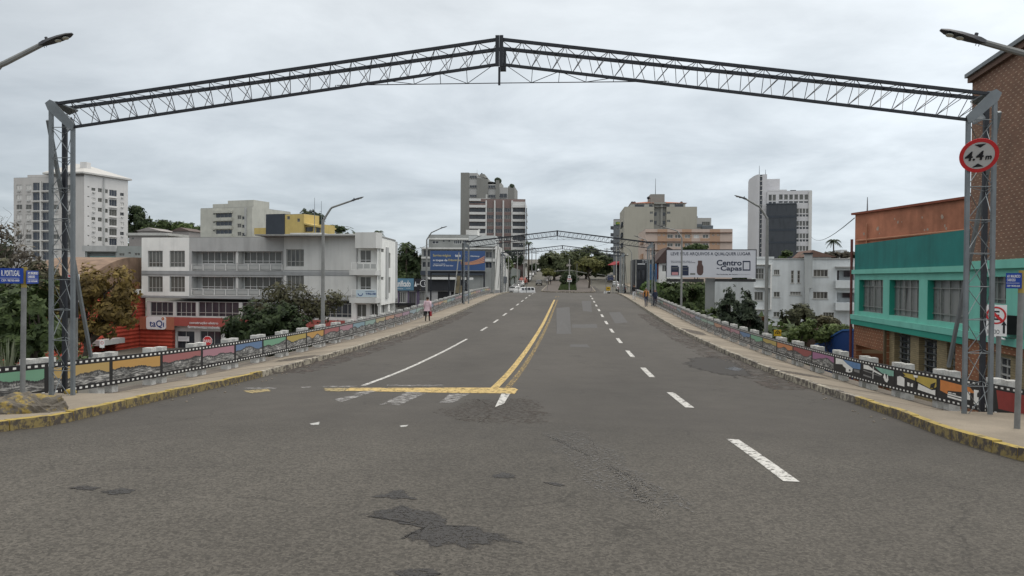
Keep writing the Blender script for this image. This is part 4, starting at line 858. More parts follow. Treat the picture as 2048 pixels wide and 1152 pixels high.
# B3 red ribbed warehouse
def ribbed(name, rgb, n=.22, vert=False):
    m = mat(name, rgb, .6, .2, .8, streak=.25); T_ = m.node_tree; g = T_.nodes.new('ShaderNodeNewGeometry'); s = T_.nodes.new('ShaderNodeSeparateXYZ'); T_.links.new(g.outputs['Position'], s.inputs[0])
    q = mth('FRACT', mth('DIVIDE', s.outputs[0 if vert else 2], n, T=T_), T=T_); t = mth('PINGPONG', q, .5, T=T_); bp = T_.nodes.new('ShaderNodeBump'); bp.inputs['Distance'].default_value = .16; bp.inputs['Strength'].default_value = 1.0; T_.links.new(t, bp.inputs['Height']); T_.links.new(bp.outputs[0], T_.nodes['Principled BSDF'].inputs['Normal']); return m
M_rib = ribbed('red_ribbed_sheet', (.42,.062,.035), .42)
c2 = Cr(0, 560, 3.84); F = Fac((60, 66), (292, 85)); 
T, ex = block('red_warehouse', 'red ribbed metal warehouse behind the olive tree with rusty curved roof', 'building', F, (60, 588, 291, 720), -9, 9, M_rib, [], extra=[(186, 684, 231, 702)], roof=False)
b = MB(); u0, u1 = ex[0], ex[1]; ridge = F.uv(278, 516)[1]; n = 12
prof_ = [(i/n, sin(pi*min(1, .12+.5*i/n))) for i in range(n+1)]
zb0 = F.uv(200, 585)[1]
uA = F.uv(196, 560)[0]; uB = F.uv(284.5, 560)[0]+2.2
for i in range(14):
    t0, t1 = i/14, (i+1)/14; f = lambda t: (uA+(uB-uA)*t, F.uv(200, 552)[1]+(F.uv(285, 515)[1]-F.uv(200, 552)[1])*sin(pi/2*min(t*1.25, 1)))
    (a1, z1_), (a2, z2_) = f(t0), f(t1); b.quad(F.P(a1, z1_, -1), F.P(a2, z2_, -1), F.P(a2, z2_, -9), F.P(a1, z1_, -9)); b.quad(F.P(a1, zb0, -1), F.P(a2, zb0, -1), F.P(a2, z2_, -1), F.P(a1, z1_, -1))
b.build('roof', mat('rusty_brown_roof', (.25,.17,.12), .85, .35, .7, streak=.3), T)
part(F, T, 'eave_strip', M_wpaint, [(255, 579, 283, 588.5, -.9, .12)]); part(F, T, 'gable_boards', mat('brown_boards', (.20,.085,.04), .8, .3, 1.2), [(250, 566, 283, 578, -.9, -.2)])
part(F, T, 'entrance_canopy', M_grey, [(184, 681, 232, 685, 0, 1)])
# B4 white commercial building with shop
c3 = Cr(260, 400, 3.84); c4 = Cr(560, 400, 3.84); F = Fac((283, 84), (752, 80))
W = []
for y0, y1 in ((391, 515), (585, 707)):
    W += [c3(140, y0, 252, y1, 4, 1, None, M_glass, .27), c3(307, y0, 422, y1, 4, 1, None, M_glass, .27), c3(1203, y0-12, 1335, y1-4, 4, 1, None, M_glass, .3)]
T, ex = block('commercial_building', 'white and grey commercial building with balconies above a red shop band', 'building', F, (283, 476, 713, 602), None, 12, M_grey, W, extra=[c3(473, 394, 1172, 545), c3(473, 588, 1172, 737)], rec=.22)
for c in T.children:
    if c.name.startswith('window'):
        pass
u0, u1, z0, z1 = ex
# white fields around the windows on the wings (framed panels) and upper bands
rw = [F.rect(*c3(92, 290, 455, 545)), F.rect(*c3(92, 583, 455, 738)), F.rect(*c3(1185, 262, 1740, 541)), F.rect(*c3(1185, 580, 1740, 735))]
b = MB(); Hs = [F.rect(*q[:4]) for q in W]
for i, r in enumerate(rw[:2]): fwall(F.shift(.05), b, (r[0], r[1], r[2], r[3]), [(h[0]-.02, h[1]+.02, h[2]-.02, h[3]+.02) for h in Hs], .05)
for r in rw[:2]:
    for a, c in (((r[0],r[2]),(r[1],r[2])), ((r[1],r[2]),(r[1],r[3])), ((r[0],r[3]),(r[1],r[3])), ((r[0],r[2]),(r[0],r[3]))): b.quad(F.P(*a,0), F.P(*c,0), F.P(*c,.05), F.P(*a,.05))
b.build('white_facade_panel', M_white, T)
M_lgrey = mat('light_grey_render', (.62,.62,.60), .85, .08, .5, streak=.16)
b = MB(); 
for r in rw[2:]: fwall(F.shift(.05), b, r, [(h[0]-.02, h[1]+.02, h[2]-.02, h[3]+.02) for h in Hs], .05)
b.build('facade_panel', M_lgrey, T)
# storefront windows between balconies (back wall of loggia)
Fb = F.shift(-1.12)
for (y0, y1) in ((397, 490), (588, 690)):
    b = MB()
    for x0, x1, n in ((556, 800, 5), (880, 1170, 6)):
        window(Fb, Fb.rect(*c3(x0, y0, x1, y1)), T, n, 1, M_wpaint, M_glass, rec=-.03, split=.22)
    rl = MB(); ye = y0+98
    for yy in (ye-4, ye+46): fbox(F, rl, F.rect(*c3(473, yy, 1172, yy+5)), .02, .08)
    for k in range(9): fbox(F, rl, F.rect(*c3(475+k*86.5, ye, 480+k*86.5, ye+46)), .02, .08)
    ro = rl.build('balcony_rail', M_wpaint, T)
    pn = MB()
    for k in range(8): fbox(F, pn, F.rect(*c3(487+k*86.5, ye+8, 556+k*86.5, ye+38)), .03, .06)
    pn.build('rail_panel', mat('translucent_rail_panel', (.40,.41,.40), .3, .1, 2), ro)
    part(F, T, 'loggia_divider', M_lgrey, [(*c3(805, y0-3, 822, y0+90), -1.1, -.2)])
part(F, T, 'cornice_band', mat('cornice_grey', (.33,.34,.345), .85, .1, .6, streak=.15), [(*c3(92, 546, 1740, 582), 0, .1), (*c3(92, 739, 1740, 772), 0, .1)])
# mezzanine windows and pillars
Fm = F.shift(-.25); z_g = -8.5
b = MB(); rr_ = Fm.rect(*c3(130, 775, 1740, 1020)); mz = [c3(155, 782, 330, 890, 4), c3(352, 782, 505, 895, 4), c3(525, 780, 835, 900, 6), c3(860, 785, 1010, 900, 3), c3(1040, 785, 1300, 905, 5), c3(1330, 790, 1475, 910, 3), c3(1492, 795, 1715, 905, 5)]
dr = [c3(360, 1005, 495, 1112, 2), c3(538, 1005, 700, 1112, 3), c3(740, 1005, 900, 1112, 3)]
fwall(Fm, b, (rr_[0], rr_[1], z_g, rr_[3]), [Fm.rect(*q[:4]) for q in mz]+[(lambda r: (r[0], r[1], z_g+.05, r[3]))(Fm.rect(*q[:4])) for q in dr], .2); b.build('shop_wall', M_lgrey, T)
for q in mz: window(Fm, Fm.rect(*q[:4]), T, q[4], 1, M_frame, M_dglass, split=.26)
for q in dr:
    r = Fm.rect(*q[:4]); window(Fm, (r[0], r[1], z_g+.05, r[3]), T, q[4], 1, M_frame, M_dglass, name='shop_door')
part(F, T, 'red_ribbed_cladding', M_rib, [(284, 658, 348, 720, -.2, .3)])
S = thing('shop_sign_band', 'long red shop sign band reading construção eletro ferramentas móveis', 'shop sign', F.P(4, -4)); M_redb = mat('faded_red_band', (.37,.088,.072), .6, .15, .6, streak=.15)
part(F, S, 'band', M_redb, [(*c3(55, 893, 1900, 1000), .0, .5)]); Fs = F.shift(.5)
r = lambda *q: Fs.rect(*c3(*q))
ftext(Fs, 'construção·eletro', r(458, 932, 678, 960), M_wht, S, .03, bold=.006); ftext(Fs, 'ferramentas·móveis', r(445, 962, 690, 990), M_wht, S, .03, bold=.006)
ftext(Fs, 'construção·eletro', r(1435, 962, 1655, 988), M_wht, S, .03, bold=.006); ftext(Fs, 'ferramentas·móveis', r(1422, 990, 1665, 999.5), M_wht, S, .03, bold=.006)
part(Fs, S, 'orange_field', mat('faded_orange_field', (.40,.15,.09), .6, .15, .6, streak=.2), [(*c3(76, 896, 340, 998), 0, .03)])
S = thing('shop_logo_sign', 'white rounded shop sign reading taQi over the red band', 'shop sign', Fs.P(3, -4)); r_ = Fs.rect(*c3(133, 894, 280, 994)); b = MB(); w_, h_ = (r_[1]-r_[0])/2, (r_[3]-r_[2])/2; P = []
for i in range(40):
    t = 2*pi*i/40; e = .22; P.append(Fs.P(r_[0]+w_+w_*math.copysign(abs(cos(t))**e, cos(t)), r_[2]+h_+h_*math.copysign(abs(sin(t))**e, sin(t)), .04))
b.prism(P, Fs.n*.16); b.build('sign_box', M_wht, S); M_navy = mat('logo_navy', (.012,.05,.20), .5, .05)
Ft = Fs.shift(.2); ftext(Ft, 'taQı', Ft.rect(*c3(150, 922, 262, 985)), M_navy, S, .012, bold=.012); D = Disc(Ft.P(*Ft.uv(*c3(253, 912, 0, 0)[:2]), .01), Ft.d, (0,0,1)); D.n = Ft.n; b = MB(); disc(D, b, .06, .17, 0, .02, n=16); b.build('logo_ring', mat('logo_orange', (.55,.17,.05), .5), S)
part(Fm, S, 'notice', M_wht, [(*c3(372, 1045, 456, 1085), .0, .03)]) if 0 else None
S = thing('window_notice', 'white notice with lines of print in the shop entrance', 'notice', Fm.P(8, -6)); part(Fm, S, 'sheet', M_wht, [(*c3(372, 1046, 456, 1086), .02, .04)])
for k in range(3): part(Fm, S, 'printed_line', M_ink, [(*c3(380, 1052+k*10, 448-6*k, 1055+k*10), .041, .046)])
# corner bay
Fc = Fac((713, 79.6), (755, 79.2))
r1 = lambda *q: Fc.rect(*c4(*q))
T2 = T
b = MB(); HH = [r1(585, 382, 670, 480), r1(585, 588, 670, 690), r1(690, 375, 745, 540), r1(690, 588, 745, 745)]
fwall(Fc.shift(-.9), b, (lambda r: (r[0], r[1], -3.0, r[3]))(r1(545, 365, 748, 790)), HH[:2], .2); b.build('corner_wall', M_white, T)
part(Fc, T, 'corner_parapet', M_lgrey, [(*c4(590, 250, 749, 370), -1.2, .4)]); 
for h in HH[:2]: window(Fc.shift(-.9), h, T, 2, 1, M_wpaint, M_glass, split=.2)
part(Fc, T, 'balcony_base', M_lgrey, [(*c4(548, 540, 748, 578), -.8, .5), (*c4(548, 748, 748, 792), -.8, .5)])
for y in (484, 690):
    b = MB(); F5 = Fc.shift(.45)
    for yy in (y-4, y+50): fbox(F5, b, F5.rect(*c4(548, yy, 742, yy+5)), 0, .05)
    for x in (548, 585, 640, 695, 738): fbox(F5, b, F5.rect(*c4(x, y, x+4, y+50)), 0, .05)
    o = b.build('balcony_rail', M_wpaint, T)
    part(F5, o, 'rail_panel', MATS['translucent_rail_panel'], [(*c4(x, y+8, x+44, y+42), .01, .03) for x in (592, 645, 698)]) if y == 484 else None
S = thing('balcony_banner', 'white and blue dental banner with phone number on corner balcony', 'banner', Fc.P(1, -3)); Fd = Fc.shift(.53); part(Fd, S, 'sheet', mat('banner_pale_blue', (.50,.60,.66), .6, .06), [(*c4(586, 690, 741, 746), 0, .02)])
ftext(Fd, '9 9943-1903', Fd.rect(*c4(660, 712, 738, 730)), M_navy, S, .025, bold=.02); ftext(Fd, 'consultório', Fd.rect(*c4(655, 697, 725, 706)), M_navy, S, .025); D = Disc(Fd.P(*Fd.uv(*c4(618, 716, 0, 0)[:2]), .02), Fd.d, (0,0,1)); D.n = Fd.n; b = MB()
for i in range(12): a0, a1 = pi+pi*i/12, pi+pi*(i+1)/12; b.quad(D.P(.22*cos(a0),.22*sin(a0),.01), D.P(.30*cos(a0),.30*sin(a0),.01), D.P(.30*cos(a1),.30*sin(a1),.01), D.P(.22*cos(a1),.22*sin(a1),.01))
b.build('smile_mark', M_navy, S)
# right return side
F6 = Fac((755, 79.5), (790, 90)); r = F6.rect(755, 473, 790, 602); zt = F6.uv(755, 472.5)[1]; b = MB()
H = [F6.rect(*c4(757, 368, 798, 404)), F6.rect(*c4(707, 384, 745, 402)), F6.rect(*c4(835, 405, 848, 525)), F6.rect(*c4(755, 590, 796, 615)), F6.rect(*c4(835, 592, 848, 715))]; H = [H[0], H[2], H[3], H[4]]
fwall(F6, b, (r[0], r[1], -3.0, zt), H, .2); p, q = F6.P(r[1], -8), F6.P(r[1], -8, -14); b.quad(p, q, q+V((0,0,zt+8)), p+V((0,0,zt+8))); b.build('side_wall', M_white, T)
for h in H: window(F6, h, T, 2 if h[1]-h[0] > 1 else 1, 1)
part(F6, T, 'recess', M_grey, [(*c4(812, 362, 826, 755), .0, .12)]); b = MB(); fbox(F6, b, (0, r[1], zt+.002, zt+.15), -13, .05); b.build('roof', M_roof, T)
part(F6, T, 'pillar', M_white, [(lambda q: (q[0], q[1], q[2], q[3], -.6, -.1))(c4(x, 790, x+12, 935)) for x in (772, 838)])
b = MB(); fwall(F6.shift(-.7), b, (r[0], r[1], -8.5, -2.9), [F6.rect(*c4(788, 795, 826, 900))], .2); b.build('side_shop_wall', M_lgrey, T); window(F6.shift(-.7), F6.rect(*c4(788, 795, 826, 900)), T, 2, 1, M_frame, M_dglass)
b = MB(); F7 = Fc.shift(-.75); HH = [F7.rect(*c4(588, 798, 662, 925)), F7.rect(*c4(692, 796, 752, 915))]; q = F7.rect(*c4(548, 790, 772, 935)); fwall(F7, b, (q[0], q[1], -8.5, q[3]+.2), HH, .2); b.build('corner_shop_wall', M_white, T)
for h in HH: window(F7, h, T, 2, 1, M_wpaint, M_glass, split=.22)
# rooftop box & antennas
part(F, T, 'roof_box', M_lgrey, [(*c3(1090, 236, 1330, 262), -8, -4)]); antenna(T, F, 569, 382, 466, -7); antenna(T, F, 578.5, 388, 466, -7.6)
# B5 pale rounded apartments
M_cream = mat('weathered_cream_render', (.50,.50,.45), .85, .14, .5, streak=.15)
F = Fac((401, 172), (505, 168)); W = []
for y in (102, 166, 230):
    W += [c3(660, y, 782, y+34, 4, 1, None, M_bal), c3(638, y, 652, y+12, 1)]
for y in (118, 182, 245): W += [c3(825, y, 854, y+30, 2), c3(860, y+8, 886, y+32, 1, 1, None, M_dglass)]
T, ex = block('cream_apartments', 'cream apartment block with rounded bay windows behind the commercial building', 'building', F, c3(541, 66, 938, 275), -3, 14, M_cream, W)
part(F, T, 'bay_band', M_cream, [(*c3(652, y, 790, y+22), .02, .7) for y in (138, 200, 262)]+[(*c3(652, 84, 790, 99), .02, .7)])
part(F, T, 'stair_tower', M_cream, [(*c3(740, 4, 938, 66), -6, -.5)]); part(F, T, 'attic', M_cream, [(*c3(600, 28, 800, 66), -8, -1.5)]); part(F, T, 'facade_fin', M_grey, [(*c3(888, 60, 896, 268), 0, .4)])
F_ = Fac((504, 176), (531, 180)); block('cream_annex', 'lower cream annex with dark windows right of the rounded apartments', 'building', F_, c3(938, 112, 1044, 275), -3, 10, M_cream, [c3(938, 148, 955, 172, 1), c3(965, 148, 1000, 184, 2), c3(1028, 160, 1042, 190, 1)])
# B6 yellow building
M_yb = mat('yellow_render', (.58,.45,.17), .85, .12, .6, streak=.12); M_slate = mat('dark_slate_wall', (.045,.055,.07), .8, .12, .6)
F = Fac((532, 150), (646, 146)); T, _ = block('yellow_building', 'yellow building with large dark slate wall and stepped roof', 'building', F, c3(1190, 112, 1335, 260), -3, 5, M_yb, [c3(1206, 124, 1228, 150, 1), c3(1284, 142, 1305, 168, 1)])
part(F, T, 'slate_wall', M_slate, [(*c3(1046, 110, 1189, 262), -5, .1)]); part(F, T, 'low_wing', M_yb, [(*c3(1336, 190, 1480, 262), -4, -.6), (*c3(938, 214, 1045, 262), -4, -.6)])
part(F, T, 'wing_window', M_dglass, [(*c3(1320, 208, 1390, 240), -.62, -.5), (*c3(1418, 210, 1444, 248), -.62, -.5)])
b = MB(); u0, za = F.uv(*c3(1335, 176, 0, 0)[:2]); u1, zb_ = F.uv(*c3(1480, 205, 0, 0)[:2]); b.prism([F.P(u0, za, 0), F.P(u1, zb_, 0), F.P(u1, zb_-.3, 0), F.P(u0, za-.3, 0)], -F.n*4.5); b.build('lean_roof', M_yb, T)
# small houses on the left hill
for i, (x0, y0, x1, y1, Y, nm, rc_) in enumerate([(258, 471, 335, 494, 175, 'house with pale flat metal roof edge behind the commercial building', (.5,.5,.48)), (275, 462, 320, 474, 210, 'small grey gabled house on the left hill', (.3,.28,.27)), (345, 462, 378, 476, 205, 'small dark roofed house on the left hill', (.12,.09,.08)), (878, 508, 886, 520, 150, '', None)]):
    if rc_ is None: continue
    F = Fac((x0, Y), (x1, Y)); T, ex = block('house', nm, 'house', F, (x0, y0, x1, y1), -4 if Y < 200 else 2, 9, mat('drab_render', (.30,.28,.27), .9, .15, .6), [(x0+5, y0+4, x0+10, y0+8, 1)] if Y < 200 else (), roof=False)
    b = MB(); a, c = ex[0]-.4, ex[1]+.4; z = ex[3]; h = .4 if i == 0 else 1.0; m_ = (a+c)/2
    if i == 0: fbox(F, b, (a, c, z, z+.6), -9.5, .5)
    else: b.prism([F.P(a, z, .4), F.P(c, z, .4), F.P(m_, z+h, .4)], -F.n*9.6)
    b.build('roof', mat('house_roof_%d' % i, rc_, .8, .2, .8), T)
# B8 shop row left of billboard
c5 = Cr(640, 540, 5.689)
F = Fac((790, 116), (1000, 124)); M_pur = mat('lilac_trim', (.12,.09,.16), .7, .1); M_offw = mat('offwhite_wall', (.40,.40,.40), .85, .12, .8, streak=.15)
T, ex = block('shop_row', 'low row of shops with lilac frames and dark fascia below the blue billboard', 'shop', F, (788, 581, 1004, 620), -8.8, 10, M_offw, [c5(862, 250, 886, 372, 2), c5(900, 250, 980, 372, 4), c5(1015, 250, 1090, 415, 3, 1, M_pur), c5(1132, 245, 1215, 352, 4), c5(1340, 245, 1465, 400, 2, 1, M_black, M_black), c5(1490, 245, 1640, 380, 2, 1, M_black, M_black)], fm=M_wpaint)
part(F, T, 'lilac_pilaster', M_pur, [(*c5(x, 235, x+12, 420), 0, .1) for x in (888, 998, 1100, 1118)])
for nm, q, m_, lab, tx in (('shop_sign', (852, 95, 1058, 232), mat('sign_steel_blue', (.11,.23,.33), .5, .1, 1), 'steel blue shop sign reading unificado', [('unificado', 864, 118, 1022, 190, .03), ('www.unificado', 868, 204, 934, 216, .0), ('55 3333', 975, 204, 1020, 216, 0)]),
    ('shop_sign', (1060, 100, 1130, 232), mat('sign_black_board', (.018,.018,.024), .5, .1), 'small black shop sign with white print beside the unificado sign', [('BDN', 1090, 155, 1122, 170, .01)]),
    ('shop_sign', (1140, 100, 1240, 236), mat('sign_dark_grey', (.035,.036,.042), .5, .1), 'dark grey shop sign with round emblem reading S3', [('S3h', 1176, 135, 1212, 168, .02)])):
    S = thing(nm, lab, 'shop sign', F.P(*F.uv(*c5(q[0], q[3], 0, 0)[:2]))); part(F, S, 'sign_board', m_, [(*c5(*q), .02, .4)])
    for s, x0, y0, x1, y1, bo in tx: ftext(F, s, F.rect(*c5(x0, y0, x1, y1)), M_wht, S, .43, bold=bo)
    if 'S3' in lab: D = Disc(F.P(*F.uv(*c5(1168, 152, 0, 0)[:2]), .42), F.d, (0,0,1)); D.n = F.n; b = MB(); disc(D, b, .45, .55, 0, .02, n=20); b.build('emblem_ring', M_wht, S)
    if 'BDN' in [t[0] for t in tx]: b = MB(); p = F.uv(*c5(1078, 165, 0, 0)[:2]); b.prism([F.P(p[0]-.2, p[1]-.3, .42), F.P(p[0]+.2, p[1]-.3, .42), F.P(p[0], p[1]+.5, .42)], F.n*.02); b.build('emblem_mark', M_wht, S)
M_dk = mat('dark_fascia', (.025,.027,.033), .6, .12, 1); part(F, T, 'fascia', M_dk, [(*c5(1242, 110, 1680, 236), 0, .3)]); part(F, T, 'white_canopy', M_wpaint, [(*c5(1225, 80, 1530, 108), 0, 1.0), (*c5(1600, 85, 1720, 112), 0, 1.0)])
part(F, T, 'torn_hoarding', mat('weathered_plywood', (.20,.17,.11), .9, .3, 2), [(*c5(1548, 70, 1590, 180), .3, .5), (*c5(1530, 175, 1608, 262), .3, .5)]); part(F, T, 'dark_awning', M_black, [(*c5(852, 375, 1050, 400), .1, 1.6)])
# parked white car hint omitted; B9 grey building behind billboard
c6 = Cr(800, 440, 5.762)
M_g9 = mat('grey_banded_render', (.30,.31,.30), .85, .12, .6, streak=.15)
F = Fac((843, 132), (992, 132)); T, ex = block('office_building', 'grey banded office building behind the blue billboard', 'building', F, (843, 497, 990, 585), -7, 14, M_g9, [c6(270, 345, 345, 420, 2, 1, M_frame, M_dglass), c6(255, 480, 345, 545, 2, 1, M_frame, M_dglass), c6(985, 365, 1065, 435, 2, 1, M_frame, M_dglass), c6(985, 485, 1065, 555, 2, 1, M_frame, M_dglass)]+[c6(350+i*62, 342, 405+i*62, 356, 1, 1, M_frame, M_dglass) for i in range(6)])
part(F, T, 'slab_band', M_lgrey, [(*c6(262, 318, 1110, 340), 0, 1.0), (*c6(250, 425, 350, 445), 0, .5), (*c6(985, 445, 1110, 480), 0, .5)]); part(F, T, 'dark_fascia', M_slate, [(*c6(245, 585, 980, 640), 0, .8)])
F_ = Fac((990.5, 132), (1010, 150)); b = MB(); r = F_.rect(990.5, 491, 1001, 585); zt = F_.uv(991, 491)[1]; fwall(F_, b, (r[0], r[1]*1.3, -7, zt), [], .1); b.build('side_wall', M_lgrey, T)
F = Fac((857, 140), (992, 140)); T, ex = block('upper_offices', 'upper grey storey with white framed windows above the blue billboard', 'building', F, c6(330, 172, 790, 325), -5, 12, M_g9, [c6(370, 240, 445, 275, 2, 1, M_wpaint, M_dglass), c6(492, 228, 515, 255, 1, 1, M_grey, M_dglass), c6(555, 228, 577, 255, 1, 1, M_grey, M_dglass), c6(620, 230, 708, 276, 4, 1, M_wpaint, M_dglass), c6(722, 230, 785, 265, 3, 1, M_wpaint, M_dglass)])
part(F, T, 'white_fascia', M_white, [(*c6(335, 212, 790, 226), 0, .3)]); part(F, T, 'roof_box', M_lgrey, [(*c6(752, 110, 885, 170), -4, -1), (*c6(880, 95, 900, 120), -3, -2.8)]); part(F, T, 'white_wall', mat('white_boards', (.50,.52,.52), .8, .1, .8), [(*c6(790, 178, 1095, 305), -8, -.1)])
# blue billboard
F = Fac((860.6, 108), (970, 108)); r = F.rect(860.6, 501.5, 970, 541); T = thing('billboard', 'blue dental billboard with white and yellow text and orange sweep', 'billboard', F.P((r[0]+r[1])/2, -7)); M_bb = mat('billboard_blue', (.045,.095,.235), .6, .12, .25)
b = MB(); fbox(F, b, r, -.15, 0); b.build('panel', M_bb, T)
M_yt = mat('billboard_yellow_print', (.62,.52,.22), .6); t = lambda s, q, m_, bo=.015: ftext(F, s, F.rect(*c6(*q)), m_, T, .02, bold=bo)
t('Sorriso mágico', (380, 393, 585, 430), M_yt, .01); t('tem', (635, 396, 700, 426), M_wht, .02); t('o toque da', (380, 450, 545, 482), M_wht, .02); t('Odontotop', (552, 448, 722, 482), M_yt, .01)
t('Agende sua avaliação', (385, 502, 525, 514), M_wht); t('55 9999-9999  55 3333-3333', (380, 519, 612, 534), M_wht, .02); t('Odontotop', (812, 408, 915, 430), M_wht)
M_or = mat('billboard_orange_sweep', (.55,.27,.16), .6)
b = MB()
for k, (ys, ye, y_m) in enumerate(((485, 420, 505), (492, 440, 515), (500, 462, 520), (510, 482, 524))):
    P = []
    for i in range(13):
        tt = i/12; x = 700+(975-700)*tt; y = (1-tt)**2*ys+2*tt*(1-tt)*y_m+tt*tt*ye; P.append((x, y, 2+5*tt))
    for (xa, ya, wa), (xb, yb, wb) in zip(P, P[1:]): b.quad(*[F.P(*F.uv(*c6(x, y, 0, 0)[:2]), .02+.002*k) for x, y in ((xa, ya+wa), (xb, yb+wb), (xb, yb-wb), (xa, ya-wa))])
b.build('orange_sweep', M_or, T)
b = MB()
for x in (352, 560, 770, 968): b.tube([F.P(*F.uv(*c6(x, 590, 0, 0)[:2]), -.3), F.P(F.uv(*c6(x, 590, 0, 0)[:2])[0], -8, -.3)], .12, 6)
b.tube([F.P(r[0], r[2]-.25, -.3), F.P(r[1], r[2]-.25, -.3)], .15, 5); b.build('support_frame', M_dark, T)
# B10 grey high-rise
c7 = Cr(840, 320, 5.486); M_hr = mat('grey_tower_render', (.24,.24,.225), .85, .06, .3, streak=.1); M_hl = mat('pale_tower_band', (.42,.42,.41), .85, .06, .3)
F = Fac((921, 262), (1030, 262)); T, ex = block('grey_tower', 'tallest grey stepped tower behind the striped apartment building', 'building', F, c7(447, 140, 535, 830), -5, 20, M_hr)
part(F, T, 'window_bay', M_hl, [(*c7(535, 142, 628, 440), -16, -.2), (*c7(745, 240, 832, 440), -16, -.4), (*c7(870, 300, 965, 440), -16, -.3)]); part(F, T, 'stair_shaft', M_hr, [(*c7(628, 200, 744, 440), -16, .3), (*c7(832, 222, 869, 440), -16, .1), (*c7(966, 285, 1034, 440), -16, -.5), (*c7(648, 145, 700, 200), -14, -2)])
for q, n in ((c7(546, 172, 622, 200), 3), (c7(546, 277, 622, 305), 3), (c7(546, 380, 622, 408), 3), (c7(750, 277, 827, 308), 3), (c7(750, 380, 827, 414), 3), (c7(874, 368, 955, 414), 2)):
    window(F, F.rect(*q), T, n, 1, M_grey, M_dglass, rec=-.1 if q[0] < 955 else 0)
b = MB(); a = F.uv(*c7(628, 182, 0, 0)[:2]); c_ = F.uv(*c7(744, 210, 0, 0)[:2]); d_ = F.uv(*c7(628, 201, 0, 0)[:2]); e_ = F.uv(*c7(744, 222, 0, 0)[:2]); b.prism([F.P(d_[0], d_[1], .3), F.P(e_[0], d_[1], .3), F.P(c_[0], c_[1], .3), F.P(a[0], a[1], .3)], -F.n*16)
a = F.uv(*c7(745, 222, 0, 0)[:2]); c_ = F.uv(*c7(832, 246, 0, 0)[:2]); b.prism([F.P(a[0], c_[1]-.5, -.4), F.P(c_[0], c_[1]-.5, -.4), F.P(c_[0], c_[1], -.4), F.P(a[0], a[1], -.4)], -F.n*15.6); b.build('sloped_parapet', M_hl, T)
b = MB()
for x, y in ((836, 219), (846, 214), (858, 217), (868, 226), (1000, 284), (1012, 288)): p = F.P(*F.uv(*c7(x, y, 0, 0)[:2]), -1); b.ball(p, (.8, .7, .9), 7, 5)
b.build('roof_plants', mat('dark_foliage_flat', (.035,.05,.03), .9, .4, 3), T); antenna(T, F, 952, 335, 347); part(F, T, 'roof_duct', M_dark, [(*c7(655, 125, 668, 160), -5, -4)])
# striped apartments
M_st = mat('white_band_render', (.62,.62,.61), .8, .06, .3); M_pk = mat('mauve_tile_band', (.20,.145,.135), .7, .08, .5)
F = Fac((938, 238), (1050, 240)); W = []
for i in range(7):
    y = 527+77*i
    W += [c7(543, y, 718, y+44, 4, 1, M_slate, M_dglass), c7(733, y, 808, y+44, 4, 1, M_grey, M_dglass if i % 2 else M_glass), c7(828, y, 905, y+44, 4, 1, M_grey, M_dglass), c7(922, y, 1000, y+44, 4, 1, M_grey, M_glass if i % 3 else M_dglass), c7(1015, y, 1145, y+44, 4, 1, M_slate, M_dglass)]
W += [c7(543, 456, 718, 474, 4, 1, M_slate, M_dglass)]
T, ex = block('striped_apartments', 'apartment building with white bands, dark balconies and mauve window strips', 'building', F, c7(540, 425, 1152, 1090), -5, 4, M_pk, W)
b = MB()
for i in range(9):
    y = 478+77*i
    for x0, x1 in ((541, 720), (1013, 1150)):
        q = F.rect(*c7(x0, y if i else y-2, x1, y+(47 if i else 45))); q = (q[0], q[1], q[2]+.0, q[3]) ; r0 = F.rect(*c7(x0, 573+77*(i-1), x1, 602+77*(i-1))); b = MB(); fbox(F, b, r0, .0, 1.1); b.build('balcony_band', M_st, T)
pass; part(F, T, 'facade_fin', M_st, [(*c7(x, 445, x+11, 1090), 0, .6) for x in (719, 813, 907, 1002)]); part(F, T, 'parapet', M_st, [(*c7(540, 424, 668, 452), 0, .9), (*c7(1015, 460, 1150, 520), 0, .9)]); part(F, T, 'roof_tank', M_hl, [(*c7(672, 415, 775, 450), -5, -1), (*c7(722, 365, 740, 415), -4, -3)])
F_ = Fac((1050.5, 236), (1053.5, 256)); b = MB(); fwall(F_, b, (0, F_.W, -5, F_.uv(1051, 403)[1]), [], .1); b.build('side_wall', M_st, T)
part(F_, T, 'side_balcony', M_dglass, [(0, F_.W*.8, F_.uv(1051, 414+14*i)[1]-1.2, F_.uv(1051, 414+14*i)[1], 0, .3) for i in range(9)], pxs=False)
# low walls and fences on the far left street
Y = 190; F = Fac((1022, 178), (1052, 300)); b = MB(); fbox(F, b, (0, F.W, -3, 2.6), -.3, 0); tag(b.build('garden_wall', mat('green_grey_wall', (.17,.19,.18), .9, .2, .5)), 'long grey green garden wall climbing the far left street', 'wall')
F = Fac((1002, 140), (1014, 168)); T, _ = block('corner_shop', 'narrow pale shop front with dark display at the far left corner', 'shop', F, (1002, 497, 1022, 590), -6, 8, M_lgrey, [(1004, 516, 1007, 533, 1), (1009, 516, 1012, 530, 1), (1004, 556, 1008, 583, 1), (1010, 556, 1013, 583, 1)])
part(F, T, 'shop_display', M_slate, [(1006, 553, 1013, 566, .02, .1)])
